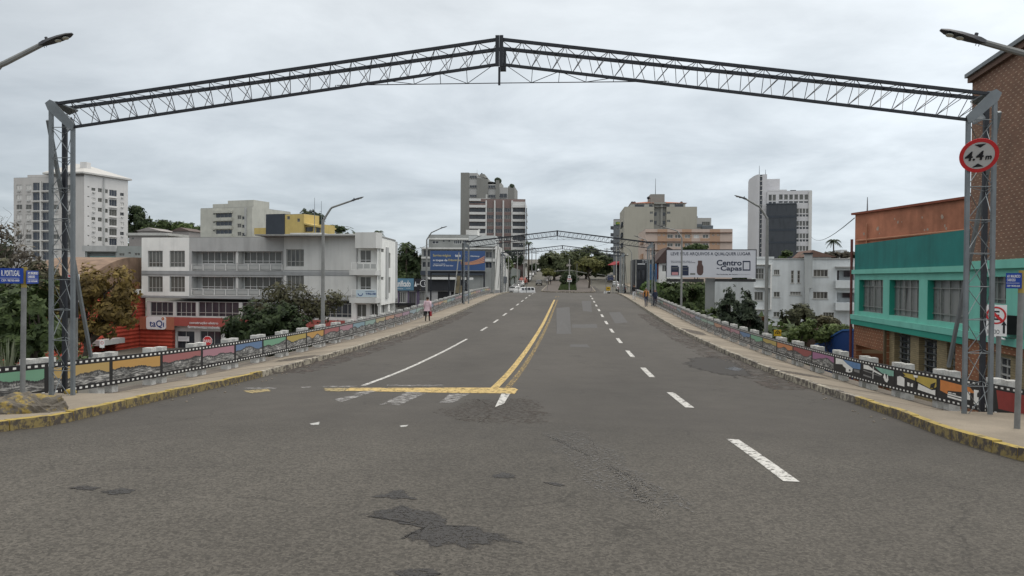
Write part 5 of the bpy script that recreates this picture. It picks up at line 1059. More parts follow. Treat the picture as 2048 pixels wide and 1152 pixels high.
# ---------------- right side buildings ----------------
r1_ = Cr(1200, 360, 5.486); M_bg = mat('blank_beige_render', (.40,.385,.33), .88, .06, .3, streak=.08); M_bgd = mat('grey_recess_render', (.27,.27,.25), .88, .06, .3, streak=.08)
F = Fac((1248, 232), (1393, 232)); T, ex = block('beige_tower', 'large blank beige block with orange hip roof and central recess', 'building', F, r1_(268, 295, 1058, 1000), -6, 22, M_bg, [r1_(547, 346, 581, 372, 2), r1_(547, 437, 581, 464, 2), r1_(735, 346, 772, 372, 2), r1_(735, 437, 772, 463, 2)], extra=[r1_(594, 262, 724, 1000)])
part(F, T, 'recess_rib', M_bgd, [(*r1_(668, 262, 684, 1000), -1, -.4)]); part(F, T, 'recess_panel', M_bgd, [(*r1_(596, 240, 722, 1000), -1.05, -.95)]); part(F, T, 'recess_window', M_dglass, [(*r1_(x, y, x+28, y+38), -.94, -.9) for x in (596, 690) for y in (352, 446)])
part(F, T, 'attic', M_cream, [(*r1_(345, 250, 945, 294), -20, -1.5)]); part(F, T, 'attic_window', M_dglass, [(*r1_(388, 263, 488, 294), -1.48, -1.4), (*r1_(545, 263, 580, 290), -1.48, -1.4), (*r1_(730, 260, 770, 290), -1.48, -1.4), (*r1_(828, 260, 922, 290), -1.48, -1.4)])
b = MB(); u = lambda x, y: F.uv(*r1_(x, y, 0, 0)[:2]); A, B, C_, D_ = F.P(*u(335, 250), -1), F.P(*u(965, 247), -1), F.P(*u(720, 205), -9), F.P(*u(555, 205), -9); E1, E2 = F.P(u(345,250)[0], u(345,250)[1], -21), F.P(u(965,247)[0], u(965,247)[1], -21)
b.ngon([A, B, C_, D_]); b.ngon([A, D_, E1]); b.ngon([B, E2, C_]); b.ngon([E1, D_, C_, E2]); b.build('roof', mat('orange_tiles', (.36,.13,.07), .85, .2, 1), T)
part(F, T, 'lift_house', M_bgd, [(*r1_(566, 143, 722, 240), -12, -3)]); antenna(T, F, 1317, 350, 386, -8, .12); b = MB()
for x in (365, 390, 545, 915): p = F.P(*u(x, 236 if x != 545 else 182), -4); b = MB(); b.ball(p, (.45, .3, .45), 8, 5); b.build('satellite_dish', M_dark, T)

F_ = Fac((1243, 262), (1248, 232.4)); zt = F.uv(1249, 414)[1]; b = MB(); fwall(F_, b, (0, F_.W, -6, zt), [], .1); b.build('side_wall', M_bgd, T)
part(F_, T, 'side_balcony', M_slate, [(2, F_.W*.85, zt-3.2*i-2.2, zt-3.2*i-.9, 0, .8) for i in range(1, 11)], pxs=False)
F = Fac((1222, 300), (1245, 298)); T, ex = block('slate_tower', 'narrow slate grey tower with green and yellow flag banner and side balconies', 'building', F, r1_(148, 432, 245, 1000), -4, 14, mat('slate_render', (.16,.175,.19), .85, .08, .3), [r1_(182, 528, 206, 545, 1), r1_(182, 682, 206, 700, 1), r1_(182, 757, 206, 775, 1), r1_(182, 605, 206, 622, 1)])
part(F, T, 'pale_top', M_hl, [(*r1_(150, 440, 240, 490), 0, .3)]); part(F, T, 'side_balcony', mat('slate_balcony', (.09,.10,.115), .8, .1), [(*r1_(110, 505+77*i, 149, 540+77*i), -6+0, -.5) for i in range(5)])
S = thing('flag', 'Brazilian flag banner near the top of the narrow slate tower', 'flag', F.P(*F.uv(*r1_(180, 486, 0, 0)[:2]), .5)); q = F.rect(*r1_(178, 462, 230, 488)); part(F, S, 'cloth', mat('flag_green', (.03,.22,.05), .7), [(*q, .4, .45)], pxs=False)
um, zm, hu, hz = (q[0]+q[1])/2, (q[2]+q[3])/2, (q[1]-q[0])/2, (q[3]-q[2])/2; b = MB(); b.prism([F.P(um-hu*.85,zm,.46), F.P(um,zm-hz*.8,.46), F.P(um+hu*.85,zm,.46), F.P(um,zm+hz*.8,.46)], F.n*.03); b.build('yellow_rhombus', mat('flag_yellow', (.6,.48,.03), .7), S); D = Disc(F.P(um, zm, .5), F.d, (0,0,1)); D.n = F.n; b = MB(); disc(D, b, 0, hz*.45, 0, .02, n=16); b.build('blue_disc', M_navy, S)
F = Fac((1392, 245), (1427, 245)); T, _ = block('grey_penthouse', 'small pale and blue grey penthouse block right of the beige block', 'building', F, r1_(1056, 418, 1220, 540), -4, 12, M_hl, [r1_(1118, 458, 1205, 498, 4)]); part(F, T, 'blue_grey_band', mat('blue_grey_band', (.14,.16,.18), .8), [(*r1_(1056, 484, 1118, 520), 0, .3), (*r1_(1115, 500, 1236, 535), 0, .8)]); part(F, T, 'flue', M_dark, [(*r1_(1078, 390, 1086, 418), -3, -2.7)])
# beige-pink three storey block
M_p1 = mat('pink_beige_render', (.52,.42,.36), .85, .06, .4, streak=.08); M_p2 = mat('tan_render', (.44,.29,.20), .85, .06, .4, streak=.08)
F = Fac((1290, 152), (1464, 152)); W = []
for k, y in enumerate((600, 695)):
    for x, n in ((738, 2), (822, 2), (930, 4), (1028, 2), (1127, 2)): W.append(r1_(x, y-2, x+62, y+38, n, 1, M_wpaint, (M_shut if (x == 1028 and k == 0) else M_glass)))
    for x in (640, 690, 1232, 1286): W += [r1_(x, y-6, x+9, y+14, 1, 1, M_wpaint, M_dglass), r1_(x+14, y-6, x+23, y+14, 1, 1, M_wpaint, M_dglass)]
W += [r1_(x, 790, x+50, 820, 2, 1, M_wpaint, M_glass) for x in (560, 640, 740)]
T, ex = block('pink_apartments', 'pink and tan three storey apartment block with brown bands', 'building', F, r1_(500, 538, 1450, 980), -6, 16, M_p1, W)
Hs = [F.rect(*q[:4]) for q in W]
b = MB()
for q in (r1_(632, 540, 733, 980), r1_(900, 540, 1000, 980), r1_(1100, 640, 1200, 668), r1_(1205, 540, 1312, 980), r1_(738, 640, 890, 668)): fwall(F.shift(.04), b, F.rect(*q), [(h[0]-.01, h[1]+.01, h[2]-.01, h[3]+.01) for h in Hs], .04)
b.build('tan_panel', M_p2, T); part(F, T, 'brown_band', mat('brown_band', (.13,.075,.055), .85), [(*r1_(498, y, 1448, y+9), 0, .35) for y in (573, 674, 768)])
F_ = Fac((1280, 172), (1290.5, 152.2)); b = MB(); zt = F.uv(1292, 459)[1]; fwall(F_, b, (0, F_.W, -6, zt), [], .1); b.build('side_wall', M_p1, T); part(F_, T, 'side_balcony', M_p2, [(3, F_.W-4, zt-3.0*i-2.6, zt-3.0*i-1.6, 0, .5) for i in range(4)], pxs=False)
# house with dark hip roof
F = Fac((1302, 128), (1345, 128)); T, ex = block('hip_roof_house', 'white house with steep dark brown roof behind the white billboard', 'house', F, r1_(642, 905, 900, 1090), -7, 12, M_white, [r1_(682, 932, 728, 1005, 2, 1, M_wpaint, M_glass)], roof=False)
b = MB(); b.prism([F.P(*u_, .6) for u_ in (F.uv(*r1_(592, 912, 0, 0)[:2]), F.uv(*r1_(905, 912, 0, 0)[:2]), F.uv(*r1_(905, 770, 0, 0)[:2]), F.uv(*r1_(800, 765, 0, 0)[:2]), F.uv(*r1_(742, 735, 0, 0)[:2]))], -F.n*12); b.build('roof', mat('dark_brown_tiles', (.075,.05,.045), .9, .25, 1.5), T)
part(F, T, 'maroon_post', mat('maroon_paint', (.12,.03,.03), .7), [(*r1_(618, 905, 640, 1090), 0, .2)])
c8 = Cr(1140, 430, 6.4); F = Fac((1268, 122), (1315, 122)); T, _ = block('dark_shop', 'black shop front with faint white sign lettering, left of the dark roofed house', 'shop', F, c8(825, 572, 1050, 850), -6, 8, M_dk, [c8(850, 700, 900, 840, 2, 1, M_black, M_dglass), c8(920, 690, 960, 830, 1, 1, M_black, M_dglass)]); part(F, T, 'emblem', M_wht, [(*c8(925, 580, 950, 584), 0, .05), (*c8(925, 600, 950, 604), 0, .05), (*c8(960, 580, 985, 584), 0, .05), (*c8(960, 600, 985, 604), 0, .05), (*c8(865, 622, 960, 632), 0, .05)])
F_ = Fac((1304, 118), (1314, 118)); T, _ = block('blue_kiosk', 'small bright blue kiosk beside the black shop front', 'kiosk', F_, c8(1050, 625, 1110, 800), -6, 4, mat('kiosk_blue', (.03,.13,.30), .6, .15, 2), [c8(1060, 680, 1095, 720, 1, 1, M_wpaint, M_wht)])
# red awning far right street
F = Fac((1229, 250), (1243, 246)); T, _ = block('awning_shop', 'dark shop with small red awning on the far right street', 'shop', F, (1230, 528, 1244, 560), -3, 8, M_dk); b = MB(); r = F.rect(1228, 523, 1242, 530); b.prism([F.P(r[0], r[2], 2.4), F.P(r[0], r[3], 0), F.P(r[0], r[2], 0)], F.d*(r[1]-r[0])); b.build('awning', mat('awning_red', (.45,.04,.05), .7), T)
# white billboard
c9 = Cr(1240, 480, 4.8); F = Fac((1333, 76), (1512, 75)); r = F.rect(*c9(447, 96, 1305, 362)); T = thing('billboard', 'large white billboard reading Centro Capas with memory cards and slogan', 'billboard', F.P((r[0]+r[1])/2, -7)); M_bw = mat('billboard_white', (.56,.575,.62), .5, .06, .4)
b = MB(); fbox(F, b, r, -.2, 0); b.build('panel', M_bw, T); part(F, T, 'rim', M_dark, [(*c9(444, 90, 1308, 95.5), -.22, .03), (*c9(443, 90, 446.5, 366), -.22, .03), (*c9(1305.5, 90, 1309, 366), -.22, .03)]); part(F, T, 'catwalk', mat('dark_catwalk', (.05,.05,.05), .8, .2), [(*c9(447, 372, 805, 404), -.5, -.2), (*c9(915, 372, 1305, 402), -.5, -.2)])
M_tx = mat('billboard_ink', (.02,.028,.06), .6); t = lambda s, q, bo=.02, m_=M_tx, **k: ftext(F, s, F.rect(*c9(*q)), m_, T, .01, bold=bo, thick=.004, **k)
t('LEVE SEUS ARQUIVOS A QUALQUER LUGAR', (488, 117, 1253, 153), .01); t('Centro', (928, 190, 1168, 246), .025); t('Capas', (965, 248, 1170, 308), .025); t('das', (928, 264, 954, 277), .03); t('Salve músicas, fotos, vídeos e', (490, 198, 690, 208), .01); t('arquivos pessoais com segurança.', (490, 212, 725, 222), .01); t('Rua Andradas, 84 Centro', (928, 324, 1128, 336), .02)
part(F, T, 'printed_line', M_tx, [(*c9(1130, 329, 1250, 331), .01, .014)])
M_brn = mat('billboard_brown_print', (.10,.06,.055), .6); part(F, T, 'memory_card_print', M_tx, [(*c9(490, 245, 555, 340), .01, .014), (*c9(595, 245, 648, 340), .01, .014), (*c9(555, 256, 565, 340), .01, .014), (*c9(648, 256, 658, 340), .01, .014)]); part(F, T, 'card_label_print', mat('billboard_pink_print', (.5,.25,.27), .6), [(*c9(497, 308, 558, 336), .015, .018)]); part(F, T, 'card_detail_print', mat('billboard_grey_print', (.16,.17,.16), .6), [(*c9(500, 262, 556, 268), .015, .018), (*c9(500, 276, 550, 280), .015, .018), (*c9(600, 262, 650, 266), .015, .018), (*c9(604, 290, 650, 294), .015, .018), (*c9(674, 318, 722, 334), .01, .014)])
b = MB(); P = [(748,198),(788,198),(788,230),(800,255),(800,310),(790,332),(770,340),(748,332),(738,310),(738,255),(748,230)]; b.ngon([F.P(*F.uv(*c9(x, y, 0, 0)[:2]), .012) for x, y in P][::-1]); b.build('usb_drive_print', M_brn, T)
b = MB()
for q in ((1178, 200, 1252, 212), (1178, 282, 1252, 294), (1178, 212, 1187, 282), (1243, 212, 1252, 282)): fbox(F, b, F.rect(*c9(*q)), .01, .014)
b.build('phone_outline_print', M_tx, T)
Fp = F.shift(-.55); b = MB(); q = Fp.rect(*c9(822, 366, 908, 700)); fbox(Fp, b, (q[0], q[1], -7.5, q[3]), -.8, 0); b.build('pillar', mat('pillar_concrete', (.23,.24,.235), .9, .12, .8, streak=.15), T)
# white tower with black glass
c10 = Cr(1440, 320, 4.8); M_wt = mat('white_tower_cladding', (.60,.60,.62), .7, .05, .3); M_blk = glass('black_curtain_glass', (.012,.015,.02), .12, light=(.03,.034,.042), frac=.3)
F = Fac((1533, 205), (1623, 203)); W = [c10(566+49*i, 330, 603+49*i, 382, 1, 1, M_wpaint, M_glass) for i in range(6)]+[c10(562+49*i, 395, 603+49*i, 413, 1, 1, M_wpaint, M_dglass) for i in range(6)]
for y in (465, 585, 705, 825):
    for i in range(4): W += [c10(731+31*i, y, 757+31*i, y+48, 1, 1, M_wpaint, M_glass), c10(731+31*i, y+56, 757+31*i, y+80, 1, 1, M_wpaint, M_dglass)]
W += [c10(466+38*i, 332, 499+38*i, 392, 1, 1, M_wpaint, M_glass) for i in range(2)]+[c10(466+38*i, 400, 499+38*i, 418, 1, 1, M_wpaint, M_dglass) for i in range(2)]
T, ex = block('glass_tower', 'white office tower with black glass front and tall curved fin', 'building', F, c10(455, 302, 875, 950), -5, 18, M_wt, W)
b = MB(); fbox(F, b, F.rect(*c10(443, 428, 728, 950)), .05, 1.2); b.build('glass_front', M_blk, T); part(F, T, 'glass_band', M_slate, [(*c10(443, y, 728, y+18), 1.21, 1.3) for y in (540, 665, 785)]+[(*c10(443, 422, 730, 428), 0, 1.4)])
part(F, T, 'corner_pillar', M_st, [(*c10(853, 300, 875, 950), 0, .4)]); part(F, T, 'core', M_wt, [(*c10(446, 165, 585, 302), -14, -4), (*c10(420, 280, 648, 303), -14, -2), (*c10(412, 345, 450, 950), -10, -.5)]); part(F, T, 'roof_hatch', M_dark, [(*c10(690, 272, 745, 284), -6, -4)])
b = MB(); P = []
for i in range(11): tt = i/10; P.append((288+97*tt, 160-28*sin(tt*pi/2), -1-5*(1-tt)**2))
for (xa, ya, oa), (xb, yb, ob_) in zip(P, P[1:]):
    a, za = F.uv(*c10(xa, ya, 0, 0)[:2]); c_, zc_ = F.uv(*c10(xb, yb, 0, 0)[:2]); b.hexa([F.P(a,-5,oa), F.P(c_,-5,ob_), F.P(c_,-5,ob_-6), F.P(a,-5,oa-6), F.P(a,za,oa), F.P(c_,zc_,ob_), F.P(c_,zc_,ob_-6), F.P(a,za,oa-6)])
q = F.rect(*c10(409, 133, 445, 950)); fbox(F, b, (q[0], q[1], -5, q[3]), -7, -1); b.build('curved_fin', M_wt, T); part(F, T, 'stair_glazing', M_dglass, [(*c10(388, 135, 408, 950), -7, -1.2)]); part(F, T, 'glazing_bar', M_wpaint, [(*c10(386, 150+46*i, 409, 154+46*i), -1.2, -.9) for i in range(17)])
antenna(T, F, 1520, 328, 349, -3, .1); antenna(T, F, 1532.5, 336, 352, -3, .1)
# right white apartments
c11 = Cr(1440, 480, 4.8); M_wr = mat('cool_white_render', (.60,.63,.64), .85, .10, .7, streak=.18)
F = Fac((1512, 86), (1706, 84)); W = [c11(517, 285, 571, 335, 3), c11(515, 497, 573, 548, 2), c11(513, 690, 570, 740, 2), c11(682, 293, 708, 413, 1, 3), c11(743, 293, 768, 413, 1, 3), c11(673, 496, 777, 528, 4, 2), c11(897, 284, 1035, 352, 4), c11(893, 497, 1033, 565, 4), c11(862, 692, 915, 755, 3), c11(990, 694, 1095, 757, 4), c11(345, 272, 420, 375, 3, 2), c11(330, 497, 412, 580, 3)]
T, ex = block('white_apartments', 'white three storey apartments with chimney shaft between billboard and teal building', 'building', F, c11(325, 182, 1290, 830), -6, 11, M_wr, W, extra=[c11(1124, 290, 1290, 386), c11(1124, 505, 1290, 600)], sill=True)
part(F, T, 'balcony_parapet', M_wr, [(*c11(1100, 388, 1295, 462), -.1, 1.0), (*c11(1100, 602, 1295, 675), -.1, 1.0)]); part(F, T, 'balcony_window', M_dglass, [(*c11(1125, 292, 1150, 386), -.95, -.85), (*c11(1200, 292, 1265, 352), -.95, -.85), (*c11(1185, 506, 1265, 555), -.95, -.85)]); part(F, T, 'chimney', mat('chimney_render', (.40,.42,.42), .85, .1, .6, streak=.2), [(*c11(808, 138, 878, 460), 0, .8), (*c11(808, 459, 850, 640), 0, .8)]); part(F, T, 'chimney_cap', M_dark, [(*c11(795, 125, 885, 137), -.2, 1)])
part(F, T, 'stair_frame', M_wpaint, [(*c11(330, 232, 492, 240), 0, .5), (*c11(484, 240, 492, 668), 0, .5), (*c11(330, 450, 484, 458), 0, .5), (*c11(330, 660, 484, 668), 0, .5), (*c11(440, 240, 447, 660), 0, .4)]); part(F, T, 'raised_parapet', M_wr, [(*c11(345, 160, 520, 181), -4, .1)]); part(F, T, 'coping', M_grey, [(*c11(520, 178, 1290, 184), -.1, .15)])
part(F, T, 'canopy', M_grey, [(*c11(1103, 255, 1290, 264), 0, .8)])
F_ = Fac((1415, 92), (1512, 86.2)); b = MB(); fwall(F_, b, (0, F_.W, -6, F.uv(1514, 563)[1]), [], .1); fbox(F_, b, (0, F_.W, F.uv(1514, 563)[1], F.uv(1514, 563)[1]+.2), -8, .05); b.build('blank_side_wall', M_wr, T)
F = Fac((1500, 62), (1640, 58)); b = MB(); q = F.rect(1528, 651, 1640, 700); fbox(F, b, (q[0], q[1]+6, -7, q[3]), -.3, 0); tag(b.build('retaining_wall', mat('dark_brown_wall', (.075,.05,.04), .9, .3, 1.2, .2)), 'dark brown retaining wall in front of the white apartments', 'wall')
# blue wall
F = Fac((1628, 52), (1712, 47)); b = MB(); P = [F.P(*F.uv(x, y)) for x, y in ((1630, 692), (1686, 662), (1712, 661))]; P = [V((P[0].x, P[0].y, -7))]+P+[V((P[2].x, P[2].y, -7))]; b.prism(P, -F.n*.3); T = thing('blue_wall', 'dark blue painted wall with sloping top beside the teal building', 'wall', P[0]); b.build('wall', mat('deep_blue_paint', (.012,.045,.17), .6, .12, .8), T); b = MB()
for p, q in ((P[1],P[2]),(P[2],P[3])): b.hexa([p+F.n*.06, q+F.n*.06, q-F.n*.36, p-F.n*.36, p+F.n*.06+V((0,0,.1)), q+F.n*.06+V((0,0,.1)), q-F.n*.36+V((0,0,.1)), p-F.n*.36+V((0,0,.1))])
b.build('coping', mat('light_blue_paint', (.04,.12,.33), .6), T)
# near teal / brick building
def brick(name, base, dash, cu=.62, cv=.19, du=.42, dv=.16, bump=False, alt=True):
    m = bpy.data.materials.new(name); m.use_nodes = True; T_ = m.node_tree; b_ = T_.nodes['Principled BSDF']; b_.inputs['Roughness'].default_value = .85
    uvn = T_.nodes.new('ShaderNodeUVMap'); s = T_.nodes.new('ShaderNodeSeparateXYZ'); T_.links.new(uvn.outputs[0], s.inputs[0]); v = mth('DIVIDE', s.outputs[1], cv, T=T_); row = mth('FLOOR', v, T=T_); fv = mth('FRACT', v, T=T_)
    uu = mth('ADD', mth('DIVIDE', s.outputs[0], cu, T=T_), mth('MULTIPLY', mth('MODULO', mth('ADD', row, 1000, T=T_), 2, T=T_), .5 if alt else 0, T=T_), T=T_); fu = mth('FRACT', uu, T=T_)
    k = mth('MULTIPLY', mth('LESS_THAN', fu, du, T=T_), mth('LESS_THAN', fv, dv, T=T_), T=T_)
    bt = T_.nodes.new('ShaderNodeTexBrick'); bt.inputs['Scale'].default_value = 1; bt.inputs['Brick Width'].default_value = .24; bt.inputs['Row Height'].default_value = .085; bt.inputs['Mortar Size'].default_value = .006; T_.links.new(uvn.outputs[0], bt.inputs['Vector'])
    c_ = V(base); bt.inputs['Color1'].default_value = (*(c_*1.12), 1); bt.inputs['Color2'].default_value = (*(c_*.85), 1); bt.inputs['Mortar'].default_value = (*(c_*.72), 1)
    n = T_.nodes.new('ShaderNodeTexNoise'); n.inputs['Scale'].default_value = 1.2; n.inputs['Detail'].default_value = 6; g = T_.nodes.new('ShaderNodeNewGeometry'); T_.links.new(g.outputs['Position'], n.inputs['Vector']); q = T_.nodes.new('ShaderNodeMapRange'); q.inputs[1].default_value = .3; q.inputs[2].default_value = .7; q.inputs[3].default_value = .85; q.inputs[4].default_value = 1.12; T_.links.new(n.outputs['Fac'], q.inputs[0])
    mx = T_.nodes.new('ShaderNodeMix'); mx.data_type = 'RGBA'; n2 = T_.nodes.new('ShaderNodeTexNoise'); n2.inputs['Scale'].default_value = 3; T_.links.new(uvn.outputs[0], n2.inputs['Vector']); kk = mth('MULTIPLY', k, mth('GREATER_THAN', n2.outputs['Fac'], .38, T=T_), T=T_)
    T_.links.new(kk, mx.inputs[0]); T_.links.new(bt.outputs['Color'], mx.inputs[6]); mx.inputs[7].default_value = (*dash, 1); x = T_.nodes.new('ShaderNodeVectorMath'); x.operation = 'SCALE'; T_.links.new(mx.outputs[2], x.inputs[0]); T_.links.new(q.outputs[0], x.inputs['Scale']); T_.links.new(x.outputs[0], b_.inputs['Base Color']); return m
M_bk = brick('brown_dash_brick', (.195,.105,.068), (.40,.31,.22), .36, .118, .34, .2)
M_bk2 = brick('orange_dash_brick', (.26,.105,.05), (.46,.34,.21), .34, .15, .40, .16); M_kh = brick('khaki_brick', (.27,.215,.12), (.12,.09,.05), .24, .085, .9, .12)
M_teal = mat('dark_teal_paint', (.011,.175,.162), .75, .18, .9, streak=.22); M_lt = mat('light_teal_paint', (.165,.50,.41), .7, .10, .8, streak=.14); M_tg = mat('green_teal_trim', (.02,.27,.20), .7, .12, .8)
M_oj = mat('peeling_orange_paint', (.45,.185,.11), .85, .34, .9, streak=.3)
Ya, Yb = 41.5, 28.6
c12 = Cr(1680, 380, 4.174); c13 = Cr(1680, 600, 4.174)
F = Fac((1709, Ya), (1938, Yb)); WD = F.W; g = lambda px, py: F.uv(px, py)
T = thing('teal_building', 'near teal and brick building with barred windows behind right railing', 'building', F.P(WD/2, -6, -4)); ztop = g(1709, 490)[1]; zmid = g(1709, 543.5)[1]; zl = g(1709, 637)[1]; zbk = g(1709, 686)[1]
b = MB(); b.quad(F.P(0,zmid), F.P(WD,zmid), F.P(WD,ztop), F.P(0,ztop)); b.quad(F.P(0,zmid,0), F.P(0,zmid,-7), F.P(0,ztop,-7), F.P(0,ztop,0)); b.quad(F.P(0,ztop), F.P(WD,ztop), F.P(WD,ztop,-.35), F.P(0,ztop,-.35)); b.quad(F.P(0,ztop,-.35), F.P(WD,ztop,-.35), F.P(WD,ztop-1,-.35), F.P(0,ztop-1,-.35)); b.build('teal_parapet', M_teal, T)
us = [(g(1680+x0/4.174, 600)[0], g(1680+x1/4.174, 600)[0]) for x0, x1 in ((158, 358), (410, 657), (728, 1030))]; zt_, zb_ = zmid-.42, zl+.42
Hw = [(a, c, zb_, zt_) for a, c in us]; b = MB(); fwall(F, b, (0, WD, zl, zmid), Hw, .28, 0, 0); b.build('window_storey_wall', M_lt, T)
b = MB(); fbox(F, b, (-.05, WD, zmid-.12, zmid+.1), .0, .14); fbox(F, b, (0, WD, zl-.02, zl+.22), .0, .2); b.build('ledge', M_lt, T); b = MB(); fbox(F, b, (0, WD, zl-.28, zl-.03), .0, .16); b.build('lower_ledge', M_tg, T)
M_blind = glass('striped_blinds', (.02,.024,.03), .15, light=(.22,.23,.23), frac=.75)
def barred(F, r, T, n, bars=True, rec=.24):
    o = MB(); u0, u1, z0, z1 = r; t = .035
    for k in range(n+1): u = u0+(u1-u0)*k/n; fbox(F, o, (u-t/2, u+t/2, z0, z1), -rec, -rec+.05)
    for z in (z0, z0+(z1-z0)*.17, z0+(z1-z0)*.80, z1): fbox(F, o, (u0, u1, z-t/2, z+t/2), -rec+.003, -rec+.053)
    w_ = o.build('window', mat('window_bars', (.22,.23,.22), .5, .2, 4), T); p = MB(); fbox(F, p, (u0, u1, z0, z1), -rec-.06, -rec-.03); p.build('pane', M_blind, w_)
    # curtain strips behind
    c_ = MB(); 
    for k in range(int((u1-u0)/.13)):
        if random.random() < .62 and not (.35 < k*.13/(u1-u0) < .72): a = u0+.02+k*.13; fbox(F, c_, (a, a+.09, z0+.1, z1-.3), -rec-.03, -rec-.015)
    c_.build('curtain', mat('grey_curtain', (.20,.205,.20), .9, .35, 8), w_)
for h, n in zip(Hw, (4, 5, 4)): barred(F, h, T, n)
# trims inside window reveals in greener teal
b = MB()
for a, c, d, e in Hw: fbox(F, b, (a+.001, a+.05, d+.001, e-.001), -.22, .0); 
b.build('window_jamb', M_tg, T)
# brick band + lower storey
uw = [(g(1680+x0/4.174, 700)[0], g(1680+x1/4.174, 700)[0]) for x0, x1 in ((430, 562), (632, 782), (865, 1040))]; zlt = g(1793, 667)[1]; zlb = zlt-2.35; ug = (g(1716, 700)[0], g(1768, 700)[0]); ukh = g(1773, 700)[0]
b = MB(); fwall(F, b, (0, WD, -6.2, zl-.28), [(.35, ug[1], -6.15, zbk-.05), (ukh, WD-1.0, zlb-.35, zlt+.3)], .3); b.quad(F.P(0,-6.2), F.P(0,-6.2,-12), F.P(0,ztop,-12), F.P(0,ztop)); b.build('brick_wall', M_bk2, T)
b = MB(); fwall(F.shift(-.12), b, (ukh, WD-1.0, zlb-.35, zlt+.3), [(a, c, zlb, zlt) for a, c in uw], .35); b.build('khaki_pilasters', M_kh, T)
b = MB(); fbox(F, b, (ukh-.15, WD-.9, zlt+.3, zlt+.48), 0, .1); fbox(F, b, (ukh-.15, ukh, zlb-.35, zlt+.3), 0, .1); b.build('khaki_trim', M_kh, T)
M_lv = mat('louvre_glass', (.10,.11,.11), .3, .35, 3)
for a, c in uw:
    o = MB(); n = 9; m_ = (a+c)/2
    for x in (a, m_-.02, c-.04): fbox(F, o, (x, x+.04, zlb, zlt), -.42, -.36)
    w_ = o.build('louvre_window', M_frame, T); l = MB()
    for k in range(n):
        for p, q in ((a+.04, m_-.02), (m_+.02, c-.04)):
            z = zlb+(zlt-zlb)*(k+.3)/n; l.hexa([F.P(p,z,-.40), F.P(q,z,-.40), F.P(q,z+.02,-.42), F.P(p,z+.02,-.42), F.P(p,z+.10,-.28), F.P(q,z+.10,-.28), F.P(q,z+.12,-.30), F.P(p,z+.12,-.30)])
    l.build('louvres', M_lv, w_); p_ = MB(); fbox(F, p_, (a, c, zlb, zlt), -.5, -.46); p_.build('pane', M_dglass, w_)
b = MB(); fbox(F, b, (.3, ug[1]+.1, -6.2, zbk), -1.5, -1.4); b.build('garage_door', ribbed('dark_garage_boards', (.05,.032,.026), .3, True), T)
b = MB(); p = F.P(-.12, -6.2, .12); b.tube([p, V((p.x, p.y, ztop+.3))], .07, 8); q = c12; b.build('drainpipe', mat('maroon_pipe', (.13,.035,.03), .6), T)
# orange wall behind parapet
Fo = Fac((1709, 47), (1945, 37.5)); r = Fo.rect(1709, 430, 1945, 500); zt = Fo.uv(1709, 430)[1]; T = thing('orange_wall', 'peeling orange rendered wall rising behind the teal parapet', 'wall', Fo.P(4, 0)); b = MB(); fbox(Fo, b, (0, Fo.W+3, -2, zt), -3, 0); b.build('wall', M_oj, T); b = MB(); fbox(Fo, b, (-.2, Fo.W+3, zt+.002, zt+.12), -3.1, .15); b.build('coping', mat('dark_orange_coping', (.24,.07,.04), .8, .2, 2), T)
b = MB(); z = Fo.uv(1712, 482)[1]; b.tube([Fo.P(.3, z, .08), Fo.P(Fo.W+2, z+.1, .08)], .06, 6); u_, z2 = Fo.uv(1737, 447); b.tube([Fo.P(u_, z-.5, .1), Fo.P(u_, z2, .1)], .04, 6); b.build('wall_pipe', mat('faded_orange_pipe', (.42,.2,.12), .7), T); antenna(T, Fo, 1719, 394, 428, -.5, .05)
b = MB()
for _ in range(26):
    u_ = random.uniform(.4, Fo.W); z_ = random.uniform(zt-2.2, zt-.5); s_ = random.uniform(.04, .16); P = [Fo.P(u_+s_*random.uniform(.5,1)*cos(q), z_+s_*1.2*random.uniform(.4,1)*sin(q), .006) for q in [i*pi/3.5 for i in range(7)]]; b.ngon(P)
b.build('bare_plaster_spot', mat('bare_plaster', (.42,.33,.27), .9, .3, 5), T)
F_ = Fac((1878, 50), (1945, 46)); T, ex = block('roof_shed', 'small grey rooftop shed with pitched metal roof above the orange wall', 'shed', F_, (1881, 411, 1933, 440), 3, 4, M_g9, roof=False); b = MB(); u0, z0 = F_.uv(1872, 409); u1, z1 = F_.uv(1950, 399); b.prism([F_.P(u0, z0, .5), F_.P(u1, z1, .5), F_.P(u1, z1+.15, .5), F_.P(u0, z0+.15, .5)], -F_.n*5); b.build('roof', M_dark, T)
# tall brick building (nearest)
Fb = Fac((1939, 28.5), (2090, 23.0)); T = thing('brick_building', 'tall brown brick building with pale dashes at the right edge', 'building', Fb.P(5, -6, -4)); zt = Fb.uv(1942, 166)[1]; W_ = Fb.W+6; zm_ = Fb.uv(1985, 528)[1]; zl2 = Fb.uv(1985, 669)[1]
b = MB(); b.quad(Fb.P(0,zm_), Fb.P(W_,zm_), Fb.P(W_,zt), Fb.P(0,zt), 0, ((0,zm_),(W_,zm_),(W_,zt),(0,zt))); b.quad(Fb.P(0,zm_-4,0), Fb.P(0,zm_-4,-9), Fb.P(0,zt,-9), Fb.P(0,zt,0), 0, ((0,zm_-4),(-9,zm_-4),(-9,zt),(0,zt))); b.build('brick_wall', M_bk, T)
b = MB(); fbox(Fb, b, (-.06, W_, zt-.02, zt+.16), -10, .14); b.build('eave', mat('brown_eave', (.12,.07,.05), .8, .2), T); b = MB(); fbox(Fb, b, (-.12, W_, zt+.165, zt+.3), -10, .22); b.build('gutter', M_steel, T)
